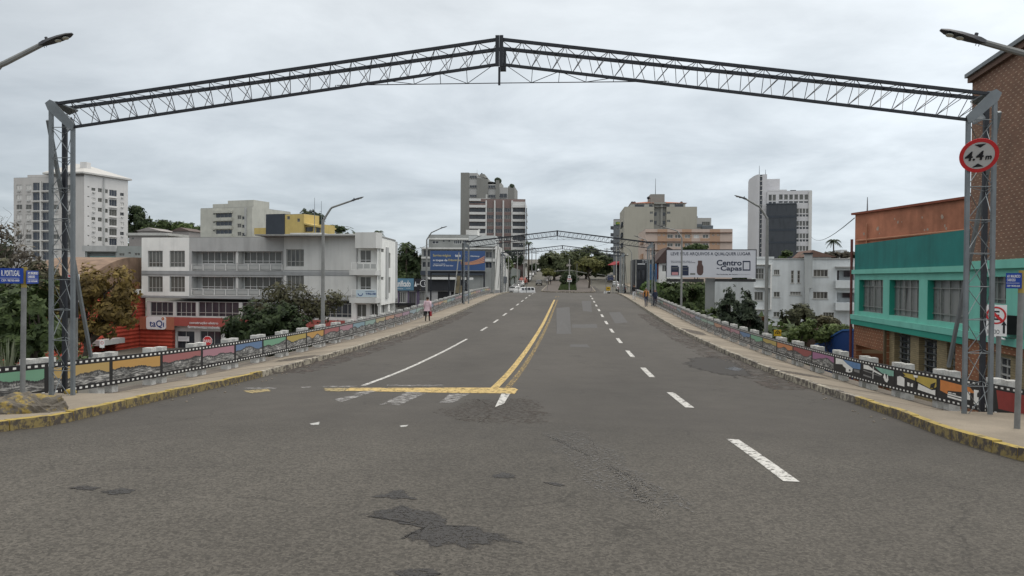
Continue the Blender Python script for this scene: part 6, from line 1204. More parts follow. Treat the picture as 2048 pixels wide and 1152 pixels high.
hw = [(lambda a, c: (Fb.uv(a, 600)[0], Fb.uv(c, 600)[0], Fb.uv(a, 606)[1], zm_-.42))(1968, 2012), (Fb.uv(2044, 600)[0], Fb.uv(2085, 600)[0], Fb.uv(1968, 606)[1]-1.2, zm_-.42)]
b = MB(); fwall(Fb, b, (0, W_, zl2, zm_), hw, .4); b.build('window_storey_wall', M_lt, T); 
for h in hw: barred(Fb, h, T, 3)
b = MB(); fbox(Fb, b, (0, W_, zm_-.16, zm_+.12), 0, .16); fbox(Fb, b, (0, W_, zl2-.25, zl2-.01), 0, .16); b.build('ledge', M_lt, T)
uw2 = [(Fb.uv(1986, 700)[0], Fb.uv(2011, 700)[0])]; b = MB(); fwall(Fb, b, (0, W_, -6.2, zl2-.25), [(1.2, W_-.5, -5.2, zl2-.55)], .2); b.build('lower_brick_wall', M_bk2, T); b = MB(); z_ = zl2-.7; fwall(Fb.shift(-.15), b, (1.2, W_-.5, -5.2, zl2-.55), [(a, c, z_-2.3, z_) for a, c in uw2], .3); b.build('khaki_pilasters', M_kh, T)
for a, c in uw2: window(Fb.shift(-.15), (a, c, z_-2.3, z_), T, 2, 8, M_frame, M_dglass)
S = thing('air_conditioner', 'black air conditioner with white pipe below the window at right edge', 'air conditioner', Fb.P(Fb.uv(2028, 672)[0], Fb.uv(2028, 672)[1])); q = Fb.rect(2014, 629, 2041, 670); b = MB(); fbox(Fb, b, q, .1, .5); b.build('case', M_black, S); b = MB(); b.tube([Fb.P(q[0]-.05, q[2]+.3, .3), Fb.P(q[0]+.1, q[2]-.05, .55), Fb.P(q[1]+.3, q[2]-.12, .55)], .03, 6); b.build('pipe', M_wht, S)
# ---------------- trees ----------------
def leafmat(name, c1, c2, sc_=1.3):
    if name in MATS: return MATS[name]
    m = bpy.data.materials.new(name); m.use_nodes = True; T = m.node_tree; b = T.nodes['Principled BSDF']; b.inputs['Roughness'].default_value = .6; b.inputs['Specular IOR Level'].default_value = .25
    g = T.nodes.new('ShaderNodeNewGeometry'); n = T.nodes.new('ShaderNodeTexNoise'); n.inputs['Scale'].default_value = sc_; n.inputs['Detail'].default_value = 3; T.links.new(g.outputs['Position'], n.inputs['Vector'])
    s = mth('ADD', mth('MULTIPLY', n.outputs['Fac'], .75, T=T), mth('MULTIPLY', g.outputs['Random Per Island'], .35, T=T), T=T)
    r = T.nodes.new('ShaderNodeValToRGB'); T.links.new(s, r.inputs[0]); e = r.color_ramp.elements; e[0].position = .36; e[0].color = (*c1, 1); e[1].position = .72; e[1].color = (*c2, 1)
    T.links.new(r.outputs[0], b.inputs['Base Color'])
    tr = T.nodes.new('ShaderNodeBsdfTranslucent'); T.links.new(r.outputs[0], tr.inputs[0]); mx = T.nodes.new('ShaderNodeMixShader'); mx.inputs[0].default_value = .25
    o = T.nodes['Material Output']; T.links.new(b.outputs[0], mx.inputs[1]); T.links.new(tr.outputs[0], mx.inputs[2]); T.links.new(mx.outputs[0], o.inputs[0]); MATS[name] = m; return m
L_dark = leafmat('dark_leaves', (.022,.036,.018), (.062,.090,.036)); L_mid = leafmat('mid_leaves', (.035,.055,.022), (.10,.14,.05)); L_olive = leafmat('olive_leaves', (.10,.07,.025), (.25,.18,.055)); L_light = leafmat('light_leaves', (.07,.105,.035), (.17,.23,.08)); L_blue = leafmat('bluish_leaves', (.025,.038,.026), (.075,.10,.062)); L_brown = leafmat('brownish_leaves', (.10,.04,.02), (.22,.10,.04)); L_far = leafmat('far_tree_leaves', (.06,.076,.04), (.155,.18,.09), .5); L_farg = leafmat('yellowish_tree_leaves', (.08,.09,.03), (.22,.22,.08), .6)
M_bark = mat('bark', (.075,.062,.05), .95, .35, 4, .5)
def leaves(b, blobs, n, s, rnd, shell=.55, flat=.6, asp=.5):
    vol = [r[0]*r[1]*r[2] for _, r in blobs]; tot = sum(v**(2/3) for v in vol)
    for (c, r), v in zip(blobs, vol):
        k = int(n*v**(2/3)/tot)
        for _ in range(k):
            d = V((rnd.gauss(0,1), rnd.gauss(0,1), rnd.gauss(0,1))).normalized(); q = rnd.random()**.4; q = shell+(1-shell)*q if rnd.random() < .8 else rnd.random()
            nz = mn.noise(V((d.x*2.2+c[0], d.y*2.2+c[1], d.z*2.2+c[2])))
            q *= 1+.62*nz
            p = V((c[0]+d.x*r[0]*q, c[1]+d.y*r[1]*q, c[2]+d.z*r[2]*q))
            if mn.noise(p*(1.6/max(s*5, .3))*.5) < -.17: continue
            nn = (d+V((rnd.uniform(-1,1), rnd.uniform(-1,1), rnd.uniform(-.3,1.2)))*flat).normalized(); a = nn.orthogonal().normalized(); a = (Matrix.Rotation(rnd.uniform(0, 6.28), 3, nn) @ a); w_ = nn.cross(a); l = s*rnd.uniform(.6, 1.4)
            i = len(b.v); b.v += [tuple(p-a*l), tuple(p+w_*l*asp-a*l*.1), tuple(p+a*l), tuple(p-w_*l*asp-a*l*.1)]; b.f.append((i, i+1, i+2, i+3)); b.m.append(0); b.uv.append(None)
def branch(b, p, q, r0, r1, rnd, n=4, wob=.08):
    P = [p.lerp(q, i/n)+V((rnd.uniform(-1,1), rnd.uniform(-1,1), rnd.uniform(-.5,.5)))*(q-p).length*wob*(0 if i in (0, n) else 1) for i in range(n+1)]; b.tube(P, [r0+(r1-r0)*i/n for i in range(n+1)], 7, cap=False); return P
def tree(label, px, ybase, Y, blobs, n, leaf, lm, group=None, trunk=.2, seed=1, name='tree', fork=.45, twigs=0, base=None, asp=.5, shell=.55):
    """blobs in photo pixels: (x, y, rx, ry) + depth offset"""
    rnd = random.Random(seed); k = Y/FPX; g = at(px, ybase, Y)
    if base is not None: g.z = base
    T = thing(name, label, 'tree' if name not in ('shrub', 'bush') else name, g, group=group); B = []
    for q in blobs:
        c = at(q[0], q[1], Y); dy = q[4] if len(q) > 4 else 0; B.append(((c.x, c.y+dy, c.z), (q[2]*k, q[2]*k*.85, q[3]*k)))
    b = MB(); tops = [V(c) for c, r in B]; cz = min(t.z for t in tops); f = V((g.x, g.y, g.z+(max(cz-g.z, .4))*fork)); branch(b, g, f, trunk, trunk*.7, rnd)
    for (c, r), t in zip(B, tops):
        P = branch(b, f, t, trunk*.55, trunk*.16, rnd)
        for _ in range(5+twigs):
            s_ = rnd.choice(P[1:]); d = V((rnd.uniform(-1,1)*r[0], rnd.uniform(-1,1)*r[1], rnd.uniform(-.3,1)*r[2]))*(.85 if not twigs else 1.05); e = t+d; Q = branch(b, s_, e, trunk*.16, trunk*.03, rnd, wob=.12)
            if twigs:
                for __ in range(5): s2 = rnd.choice(Q[1:]); branch(b, s2, s2+V((rnd.uniform(-1,1), rnd.uniform(-1,1), rnd.uniform(-.4,1)))*r[0]*.35, trunk*.05, trunk*.018, rnd, 3, .14)
    b.build('trunk', M_bark, T, smooth=True)
    if n: l = MB(); leaves(l, B, n, leaf, rnd, asp=asp, shell=shell); l.build('crown', lm, T)
    return T
def palm(label, px, ybase, ytop, Y, R, lm=L_dark, n=16, seed=1, trunk=.2, group=None, base=None):
    rnd = random.Random(seed); g = at(px, ybase, Y); t = at(px, ytop, Y)
    if base is not None: g.z = base
    T = thing('palm_tree', label, 'palm tree', g, group=group); b = MB(); b.tube([g, g.lerp(t, .5)+V((.1,0,0)), t], [trunk, trunk*.8, trunk*.7], 8); b.build('trunk', M_bark, T, smooth=True); c = MB()
    for i in range(n):
        a = 2*pi*i/n+rnd.uniform(-.15,.15); e = rnd.uniform(.1, 1.2); P = []
        for k in range(7):
            s_ = k/6; P.append(t+V((cos(a)*R*s_*cos(e*.6), sin(a)*R*s_*cos(e*.6), R*(sin(e)*s_-1.0*s_*s_))))
        sd = V((-sin(a), cos(a), 0))
        for k in range(6):
            for m_ in range(3):
                s_ = (k+m_/3)/6; p = P[k].lerp(P[k+1], m_/3); w_ = R*.26*sin(pi*min(1, s_*.9+.1))
                for s2 in (-1, 1): d = (sd*s2*w_+(P[k+1]-P[k])*.5+V((0,0,-w_*.55))); q = (P[k+1]-P[k]).normalized()*R*.035; c.ngon([p-q, p+q, p+d])
        c.tube(P, [R*.016]*7, 4)
    c.build('fronds', lm, T); return T
# near left
tree('large dense green tree at left edge behind the street name sign', 60, 770, 24, [(20,640,55,55),(75,625,45,58),(95,665,38,42),(40,690,60,35),(-30,620,50,70,1)], 12500, .13, L_mid, trunk=.16, seed=3, base=-3.4)
tree('dark olive tree behind the blue street plates at left', 80, 740, 33, [(85,560,34,34),(40,575,34,30),(100,600,25,30),(-5,560,30,40)], 5200, .13, leafmat('grey_olive_leaves', (.05,.05,.03), (.12,.115,.07)), trunk=.15, seed=9, base=-4)
tree('bare twiggy tree above the street signs at far left', -10, 700, 40, [(5,470,42,42),(30,510,34,30),(60,520,34,28),(-30,500,40,60)], 900, .12, leafmat('sparse_grey_leaves', (.09,.08,.065), (.16,.14,.11)), trunk=.17, seed=5, twigs=12, base=-4)
tree('olive brown tree in front of the red ribbed warehouse', 172, 720, 34, [(190,575,52,38),(240,560,34,28),(225,620,44,34),(165,600,36,40),(255,635,26,22),(160,655,34,32),(245,590,34,26),(206,655,38,22)], 9000, .115, L_olive, trunk=.15, seed=11, base=-4.2, fork=.5, shell=.4)
tree('reddish low tree beside the left gate tower', 130, 700, 30, [(110,590,26,38),(118,655,28,40),(135,690,25,22)], 3800, .10, leafmat('red_olive_leaves', (.07,.06,.02), (.17,.13,.045)), trunk=.1, seed=13, base=-3.8)
tree('dense dark shrub tree before the red shop band', 540, 760, 46, [(520,650,62,42),(480,668,34,32),(575,645,42,42),(555,690,64,30),(610,680,30,30)], 12500, .15, L_dark, trunk=.16, seed=17, base=-5.3)
tree('half bare tree with sparse leaves before the shop windows', 580, 750, 48, [(560,590,34,28),(600,600,36,32),(530,620,34,26),(640,620,38,26),(665,600,30,20)], 3600, .12, leafmat('sparse_olive_leaves', (.05,.05,.03), (.12,.115,.06)), trunk=.17, seed=19, twigs=9, base=-5.3, shell=.2)
# agave
a = at(14, 722, 17); T = thing('agave_plant', 'spiky pale agave plant behind the left railing end', 'plant', a); b = MB(); rnd = random.Random(4)
for i in range(26): an = rnd.uniform(0, 6.28); h = rnd.uniform(.3,.75); r_ = rnd.uniform(.1,.4); p = a+V((cos(an)*.05, sin(an)*.05, -.5)); q = a+V((cos(an)*r_, sin(an)*r_, h*.8)); s_ = V((-sin(an), cos(an), 0))*.03; b.quad(p-s_, p+s_, q+s_*.1, q-s_*.1)
b.build('blades', leafmat('agave_blades', (.13,.16,.10), (.25,.27,.19)), T)
# left hills
tree('umbrella shaped dark hill tree right of the apartment tower', 268, 490, 262, [(272,440,22,16),(285,448,18,15),(262,458,14,18),(272,420,14,10),(290,432,10,8)], 5000, .55, L_dark, trunk=.6, seed=21, base=2, group='trees on the left hill')
for i, (x, y, rx, ry, Y, m_, l) in enumerate([(328,454,25,15,250,L_mid,'rounded green hill tree left of the cream apartments'), (365,458,20,14,240,L_light,'light green hill tree behind the flat roofs'), (388,460,16,13,245,L_mid,'low green hill tree touching the cream apartments'), (300,460,16,12,255,L_mid,'low hill tree between umbrella tree and rounded tree'),
     (622,437,26,16,215,L_dark,'dark round tree behind the yellow building'), (668,457,22,6,205,L_dark,'flat topped dark tree right of the yellow building'), (640,455,12,12,216,L_dark,'small dark tree filling the gap behind the lamp pole')]):
    tree(l, x, y+25, Y, [(x-rx*.4,y,rx*.65,ry),(x+rx*.45,y+1,rx*.6,ry*.85),(x,y-ry*.3,rx*.5,ry*.7)], 2800, .42, m_, trunk=.4, seed=30+i, base=0, group='trees on the left hill')
palm('small palm above the corner of the commercial building', 757, 500, 464, 180, 1.7, seed=2, trunk=.15, base=-3)
tree('dark green tree cluster between commercial building and billboard', 822, 600, 165, [(822,515,26,26),(806,530,18,22),(840,528,18,26),(815,556,30,22),(845,560,14,18),(800,548,12,26)], 7500, .42, L_dark, trunk=.4, seed=41, base=-5)
tree('lighter tree peeking above the unificado sign', 800, 600, 150, [(800,560,14,20),(850,572,18,14),(828,578,22,12)], 2600, .35, L_mid, trunk=.3, seed=42, base=-5)
palm('palm crown rising over the dark tree cluster at left', 812, 560, 489, 163, 2.0, L_mid, seed=5, trunk=.2)
# avenue median
def zc_(Y): return prof(Y)
tree('big broad tree at left of the avenue median', 1108, 560, 250, [(1105,520,24,18),(1120,528,30,20),(1095,530,16,18),(1140,520,20,20),(1085,525,10,12),(1112,543,22,8),(1135,545,16,9)], 9500, .45, L_far, trunk=.5, seed=51, base=zc_(250), group='avenue median trees')
tree('big broad tree at right of the avenue median', 1172, 560, 262, [(1170,515,28,22),(1195,525,26,20),(1155,520,16,20),(1210,532,16,14),(1185,505,16,12),(1200,545,18,8),(1160,543,14,9)], 9500, .45, leafmat('far_dark_leaves', (.05,.068,.034), (.135,.165,.075), .5), trunk=.5, seed=52, base=zc_(262), group='avenue median trees')
tree('yellowish round tree on the median right side', 1178, 574, 190, [(1178,528,25,13),(1165,533,16,11),(1190,532,14,11),(1178,521,16,8)], 7000, .27, L_farg, trunk=.28, seed=53, base=zc_(190), fork=.75, group='avenue median trees')
tree('small young light green tree at the median left edge', 1097, 562, 215, [(1097,544,12,7),(1090,547,8,5),(1104,546,8,5)], 2200, .25, L_farg, trunk=.15, seed=54, base=zc_(215), group='avenue median trees')
for i, (x, y, rx, ry, Y, l) in enumerate([(1140,545,22,10,300,'dark hedge-like tree deep in the median'), (1222,545,16,12,330,'tree on the right side of the far avenue'), (1240,535,14,14,340,'tree before the far slate tower'), (1075,548,14,12,420,'hazy tree at the end of the left street'), (1066,540,9,12,330,'dark tree halfway up the left far street'), (1084,538,10,10,380,'dark tree high up the left far street'), (1215,520,14,12,360,'far tree right behind the median')]):
    tree(l, x, y+18, Y, [(x-rx*.4,y,rx*.7,ry),(x+rx*.4,y,rx*.7,ry)], 2600, .6, L_dark, trunk=.4, seed=60+i, base=zc_(Y), group='avenue trees far away')
tree('dark bush in the middle of the median behind the clock mast', 1138, 572, 205, [(1130,560,10,9),(1146,558,10,11),(1138,552,14,10)], 3600, .24, L_dark, trunk=.12, seed=58, base=zc_(205), name='bush')
palm('tall thin palm on the left side of the far street', 1057, 545, 486, 235, 1.7, seed=8, trunk=.28, base=zc_(235))
palm('low palm on the left far pavement', 1029, 566, 553, 178, 1.2, seed=9, trunk=.12, n=12)
tree('street tree before the striped apartments', 1030, 560, 205, [(1028,512,14,11),(1018,520,10,10),(1038,518,9,12),(1015,505,7,6)], 3200, .3, L_blue, trunk=.2, seed=66, base=-2)
tree('small light tree by the grey garden wall', 1020, 570, 160, [(1020,530,7,9),(1016,520,6,8)], 900, .22, L_light, trunk=.1, seed=67, base=-2.5)
# right side shrubs
tree('dense green shrubbery between right railing and billboard', 1370, 700, 86, [(1338,588,26,24),(1365,590,30,26),(1395,585,24,24),(1370,620,40,24),(1400,615,30,30),(1345,612,18,18)], 14000, .2, L_mid, trunk=.2, seed=71, base=-6.3, name='shrub')
tree('bright green shrub behind right railing near the middle gate', 1300, 640, 112, [(1302,574,18,14),(1322,578,20,16),(1290,582,12,14),(1310,592,22,14)], 7600, .2, leafmat('bright_leaves', (.05,.09,.02), (.13,.21,.06)), trunk=.1, seed=72, base=-6.3, name='shrub')
tree('shrub below the billboard pillar', 1425, 720, 60, [(1425,640,26,22),(1450,655,22,22),(1395,640,20,20),(1480,665,22,22)], 5200, .16, L_mid, trunk=.12, seed=73, base=-6.2, name='shrub')
tree('left one of two dark conical evergreens by the right railing', 1462, 740, 54, [(1461,590,10,20),(1460,615,19,22),(1463,642,25,26),(1465,675,32,26)], 10000, .13, L_blue, trunk=.13, seed=74, base=-6.2, fork=.9)
tree('right one of two dark conical evergreens by the right railing', 1497, 740, 51, [(1490,596,9,20),(1493,618,18,22),(1498,648,26,26),(1504,682,34,26)], 10000, .13, L_blue, trunk=.13, seed=75, base=-6.2, fork=.9)
tree('small orange brown bush behind the right lamp pole', 1524, 700, 56, [(1524,640,10,10),(1518,648,8,8)], 1100, .12, L_brown, trunk=.06, seed=76, base=-6.2, name='bush')
tree('round dark bush before the white apartments', 1598, 720, 68, [(1598,632,30,22),(1585,642,22,18),(1612,642,22,18)], 6500, .16, leafmat('dark_olive_round', (.03,.035,.02), (.085,.09,.045)), trunk=.15, seed=77, base=-6.3, name='bush')
tree('brown green bush beside the round dark bush', 1650, 720, 64, [(1648,646,20,14),(1665,650,16,12)], 2800, .14, leafmat('brown_green_leaves', (.05,.045,.025), (.12,.11,.055)), trunk=.1, seed=78, base=-6.3, name='bush')
tree('light green bush over the brown retaining wall, left', 1608, 720, 50, [(1605,665,22,16),(1618,650,12,12),(1590,672,14,12)], 2600, .12, L_light, trunk=.07, seed=79, base=-6.3, name='bush', twigs=2)
tree('light green bush over the blue wall, right', 1660, 720, 50, [(1665,662,22,13),(1645,672,20,12),(1690,660,16,10),(1676,655,10,8)], 3200, .12, L_light, trunk=.07, seed=80, base=-6.3, name='bush', twigs=2)
tree('small tree in front of the black glass tower', 1573, 540, 110, [(1573,508,9,8),(1580,514,9,6),(1566,515,8,5)], 1100, .2, L_mid, trunk=.1, seed=81, base=-3)
tree('tree top above the white billboard', 1392, 540, 115, [(1380,496,12,6),(1402,495,13,6),(1392,492,9,5)], 1800, .24, L_mid, trunk=.15, seed=82, base=-5)
palm('tall palm standing alone right of the glass tower', 1667, 560, 482, 190, 2.1, L_blue, seed=12, trunk=.22, n=20, base=-3)
for i, (x, y, rx, ry, Y, l) in enumerate([(1665,512,22,8,185,'brownish trees below the lone palm'), (1698,510,14,7,180,'scrub tree touching the teal building skyline'), (1602,515,4,5,100,'tiny dark conifer at the roof of white apartments')]):
    tree(l, x, y+12, Y, [(x-rx*.3,y,rx*.7,ry),(x+rx*.4,y,rx*.6,ry)], 1500, .32 if rx > 5 else .15, leafmat('scrub_leaves', (.05,.045,.035), (.12,.105,.075)) if i < 2 else L_dark, trunk=.15, seed=90+i, base=-3)
F = Fac((1620, 150), (1664, 150)); T, ex = block('house', 'house with brown pitched roof behind the white apartments', 'house', F, (1620, 514, 1662, 530), -5, 9, M_wr, roof=False); b = MB(); b.prism([F.P(ex[0]-1, ex[3], .6), F.P(ex[1]+.8, ex[3], .6), F.P(F.uv(1624,500)[0], F.uv(1624,500)[1], .6)], -F.n*9); b.build('roof', mat('brown_tiles', (.16,.10,.08), .85, .2), T)
for x0, x1, y, Y, c in ((1682, 1694, 500, 200, 1),): F = Fac((x0, Y), (x1, Y)); block('house', 'tiny white house far beyond the lone palm', 'house', F, (x0, y, x1, y+18), -3, 6, M_wr)
# hill woods
def wood(name, x0, x1, y, Y, n, rr, lm, seed):
    rnd = random.Random(seed); b = MB(); B = []
    for i in range(n):
        x = x0+(x1-x0)*(i+.5)/n+rnd.uniform(-3,3); c = at(x, y+rnd.uniform(-3,5), Y+rnd.uniform(-1,1)*min(20, Y*.05)); B.append(((c.x, c.y, c.z-rr*.5), (rr*rnd.uniform(.8,1.3), rr, rr*rnd.uniform(.8,1.2))))
    leaves(b, B, n*300, rr*.16, rnd); struct(b.build(name, lm), 'stuff')
wood('distant_wood', -40, 300, 490, 300, 14, 8, L_dark, 1); wood('distant_wood', 300, 700, 480, 320, 16, 8, L_dark, 2); wood('distant_wood', 690, 930, 530, 260, 12, 6, L_dark, 3); wood('distant_wood', 1060, 1250, 548, 560, 12, 9, L_far, 4); wood('distant_wood', 1430, 1720, 530, 260, 12, 6, L_dark, 5)
wood('undergrowth', 1400, 1560, 665, 56, 10, 2.2, L_mid, 6); wood('undergrowth', 760, 860, 590, 140, 6, 3, L_dark, 7); wood('undergrowth', -30, 200, 722, 27, 8, .7, L_mid, 8)
# weeds under the right railing
b = MB(); rnd = random.Random(3)
for _ in range(420):
    s_ = rnd.choice((-1, 1, 1)); y = rnd.uniform(14, 40); x = (OL+.45 if s_ < 0 else OR-.72)+rnd.gauss(0, .09); z = pz(x, y, s_)-.05; h = rnd.uniform(.03, .11)
    if mn.noise(V((y*.9, s_*3, 0))) < .12: continue
    a = rnd.uniform(0, 6.28); b.ngon([(x-.008, y, z), (x+.008, y, z), (x+cos(a)*h*.6, y+sin(a)*h*.6, z+h)])
struct(b.build('weeds', L_light), 'stuff')
# median green island and furniture
b = MB(); P = []
Yn = 165
def med(side, Y): return (-6.6 if side < 0 else 5.2)
rows = [(Yn-1+.0, -2.5, 1.0), (Yn, -4.6, 3.2), (Yn+2, -6.0, 4.6), (Yn+5, -6.6, 5.2)]+[(Yn+8+12*i, -6.6, 5.2) for i in range(30)]
struct(grid(rows, mat('median_paving', (.105,.09,.08), .9, .2, .5), lambda x, y: zr(x, y)+.16, 'median', 8))
k_ = MB()
for sd_ in (0, 1):
    pts = [(r[1+sd_], r[0]) for r in rows]
    for (xa, ya), (xb, yb) in zip(pts, pts[1:]): k_.hexa([(xa-.1, ya, zr(xa,ya)-.1), (xa+.1, ya, zr(xa,ya)-.1), (xb+.1, yb, zr(xb,yb)-.1), (xb-.1, yb, zr(xb,yb)-.1), (xa-.1, ya, zr(xa,ya)+.18), (xa+.1, ya, zr(xa,ya)+.18), (xb+.1, yb, zr(xb,yb)+.18), (xb-.1, yb, zr(xb,yb)+.18)])
k_.hexa([(-2.5,Yn-1.1,prof(Yn)-.1),(1,Yn-1.1,prof(Yn)-.1),(1,Yn-.9,prof(Yn)-.1),(-2.5,Yn-.9,prof(Yn)-.1),(-2.5,Yn-1.1,prof(Yn)+.17),(1,Yn-1.1,prof(Yn)+.17),(1,Yn-.9,prof(Yn)+.17),(-2.5,Yn-.9,prof(Yn)+.17)])
struct(k_.build('median_kerb', M_kerbw))
b = MB(); rnd = random.Random(8)
for _ in range(2600): x = rnd.uniform(-2.9, 1.1); y = rnd.uniform(172, 230); z = zr(x, y)+.18; h = rnd.uniform(.15, .5); a = rnd.uniform(0, 6.28); b.ngon([(x-.12, y, z), (x+.12, y, z), (x+cos(a)*.15, y+sin(a)*.1, z+h)])
struct(b.build('grass', leafmat('grass_blades', (.04,.06,.025), (.09,.125,.05))), 'stuff')
for sx in (-20, 15.3):
    b = MB()
    y = 158
    while y < 290: 
        w_ = 4.2; xa = sx if sx > 0 else sx; b.hexa([(xa, y, prof(y)-.3), (xa+w_, y, prof(y)-.3), (xa+w_, y+8, prof(y+8)-.3), (xa, y+8, prof(y+8)-.3), (xa, y, prof(y)+.05), (xa+w_, y, prof(y)+.05), (xa+w_, y+8, prof(y+8)+.05), (xa, y+8, prof(y+8)+.05)]); y += 8
    struct(b.build('pavement', M_side))
# ---------------- cars ----------------
M_tyre = mat('tyre_rubber', (.012,.012,.013), .85, .2, 10); M_rim = mat('wheel_rim', (.30,.31,.32), .35, .1, 8, metal=.6); M_cgl = glass('car_glass', (.012,.014,.018), .06, light=(.04,.045,.05), frac=.3)
M_hl = mat('headlamp_lens', (.55,.56,.56), .15, .05); M_tl = mat('tail_lamp_lens', (.30,.015,.012), .25, .05); M_plt = mat('number_plate', (.45,.46,.47), .5)
def carpaint(n, c): 
    m = mat('car_paint_'+n, c, .28, .04, 2, spec=.6); m.node_tree.nodes['Principled BSDF'].inputs['Coat Weight'].default_value = .5; return m
def car(name, label, loc, rz, col, kind='hatch', group=None):
    T = thing(name, label, 'van' if kind == 'van' else 'car', loc, rz, group, world=False)
    if kind == 'van': Lg, W_, st = 5.2, .95, [(-2.6,.45,1.15,.45,.92),(-2.45,.42,1.35,1.45,.95),(-1.9,.4,1.42,2.05,.96),(0,.4,1.42,2.15,.96),(2.2,.4,1.42,2.12,.96),(2.5,.42,1.4,2.02,.94),(2.6,.5,1.2,1.3,.92)]
    elif kind == 'pickup': Lg, W_, st = 4.6, .88, [(-2.3,.4,.75,.75,.8),(-2.1,.35,.95,.97,.86),(-1.2,.35,1.02,1.05,.88),(-.55,.35,1.05,1.62,.88),(.5,.35,1.05,1.65,.88),(.75,.35,1.05,1.08,.88),(2.25,.38,1.05,1.06,.86),(2.3,.45,.9,.9,.84)]
    elif kind == 'sedan': Lg, W_, st = 4.4, .88, [(-2.2,.38,.6,.62,.76),(-2.05,.3,.8,.82,.84),(-1.0,.28,.92,.96,.88),(-.35,.28,.94,1.42,.88),(.85,.28,.95,1.44,.88),(1.5,.3,.95,1.02,.87),(2.1,.32,.92,.95,.84),(2.2,.42,.7,.72,.78)]
    else: Lg, W_, st = 3.9, .85, [(-1.95,.38,.62,.64,.74),(-1.8,.3,.82,.85,.82),(-1.0,.28,.93,.97,.85),(-.45,.28,.95,1.45,.85),(1.0,.28,.97,1.5,.85),(1.65,.3,.97,1.3,.84),(1.85,.32,.94,1.0,.82),(1.95,.42,.7,.72,.76)]
    # sections along y (front at -y): (y, zbottom, zbelt, ztop, halfwidth)
    b = MB(); g = MB(); n = 10; S = []
    for y, zb, zw, zt, w_ in st:
        tw = w_*(.80 if zt > zw+.2 else .97)
        S.append([(-w_*.9,y,zb),(-w_,y,zb+.12),(-w_,y,(zb+zw)/2+.05),(-w_*.97,y,zw),(-tw,y,max(zw+.01,zt-.06)),(-tw*.85,y,zt+.001 if zt>zw else zw+.012),(tw*.85,y,zt+.001 if zt>zw else zw+.012),(tw,y,max(zw+.01,zt-.06)),(w_*.97,y,zw),(w_,y,(zb+zw)/2+.05),(w_,y,zb+.12),(w_*.9,y,zb)])
    i0 = 0; m = 12; b.v = [p for r in S for p in r]
    for k in range(len(S)-1):
        for j in range(m):
            jj = (j+1) % m; b.f.append((k*m+j, k*m+jj, (k+1)*m+jj, (k+1)*m+j)); b.m.append(0); b.uv.append(None)
    b.f.append(tuple(range(m-1, -1, -1))); b.m.append(0); b.uv.append(None); e = (len(S)-1)*m; b.f.append(tuple(range(e, e+m))); b.m.append(0); b.uv.append(None)
    body = b.build('body', col, T, smooth=False)
    cab = [k for k, s in enumerate(st) if s[3] > s[2]+.3]; k0, k1 = cab[0], cab[-1]
    def glassq(name, P): q = MB(); P = [V(p) for p in P]; nn = (P[1]-P[0]).cross(P[3]-P[0]).normalized(); cc = sum(P, V())/4; ctr = V((0, cc.y*.5, .8)); nn = nn if nn.dot(cc-ctr) > 0 else -nn; P = [cc+(p-cc)*.88+nn*.012 for p in P]; q.prism(P, nn*.008); q.build(name, M_cgl, T)
    A, B = S[k0-1], S[k0]; 
    if kind == 'van': A, B = S[1], S[2]
    glassq('windscreen', [A[3], A[8], B[6], B[5]]); C_, D_ = S[k1], S[k1+1]; glassq('rear_window', [C_[5], C_[6], V(D_[8]) if kind != 'van' else V((D_[8][0], D_[8][1], 1.4)), V(D_[3]) if kind != 'van' else V((D_[3][0], D_[3][1], 1.4))])
    for a, c in ((3, 4), (8, 7)):
        ks = list(range(k0, k1)) if kind != 'van' else [2, 3]
        for k in ks:
            P0, P1, P2, P3 = V(S[k][a]), V(S[k+1][a]), V(S[k+1][c]), V(S[k][c]); 
            for t0, t1 in (((0, .47), (.53, 1)) if (P1-P0).length > .9 else ((0, 1),)): glassq('side_window', [P0.lerp(P1, t0), P0.lerp(P1, t1), P3.lerp(P2, t1), P3.lerp(P2, t0)])
    yf, yr = st[1][0]+.62, st[-2][0]-.62; R = .31 if kind != 'van' else .34
    for sx in (-1, 1):
        for y in (yf, yr):
            q = MB(); x = sx*(W_-.08); q.tube([(x-.1*sx, y, R), (x+.095*sx, y, R)], R, 18); o = q.build('wheel', M_tyre, T); q = MB(); q.tube([(x+.08*sx, y, R), (x+.105*sx, y, R)], R*.6, 12); q.build('rim', M_rim, o)
        q = MB(); q.ball((sx*W_*.68, st[0][0]+.10, st[0][2]+.02), (.19,.11,.075), 8, 5); q.build('headlight', M_hl, T); q = MB(); q.ball((sx*W_*.80, st[-1][0]-.07, st[-1][2]+.12), (.10,.08,.12), 8, 5); q.build('tail_light', M_tl, T); q = MB(); q.ball((sx*(W_+.07), st[k0][0]-.25, st[k0][2]+.07), (.09,.05,.07), 7, 5); q.build('mirror', col, T)
    q = MB(); y = st[0][0]; q.box(-.45, .45, y-.02, y+.1, st[0][1]+.05, st[0][1]+.2); q.build('grille', M_black, T); q = MB(); q.box(-.2, .2, y-.035, y-.022, st[0][1]+.06, st[0][1]+.18); q.box(-.2, .2, -y+.005, -y+.02, .6, .72); q.build('number_plate', M_plt, T)
    return T
def putcar(px, Y, *a, **k):
    p = at(px, 560, Y); return (p.x, Y, prof(Y)-.1)
cW, cS, cK, cR_, cB, cG = carpaint('white', (.62,.63,.64)), carpaint('silver', (.36,.37,.38)), carpaint('black', (.015,.017,.022)), carpaint('red', (.33,.04,.02)), carpaint('blue', (.02,.035,.12)), carpaint('dark_grey', (.07,.075,.08))
car('van', 'white passenger van crossing behind the bridge crest', (at(1049, 575, 143).x, 143, prof(143)-.02), R_(-38), cW, 'van').scale = (.86,)*3
car('car', 'dark car driving towards the camera on the far left carriageway', putcar(1078, 214), 0, cK, 'hatch')
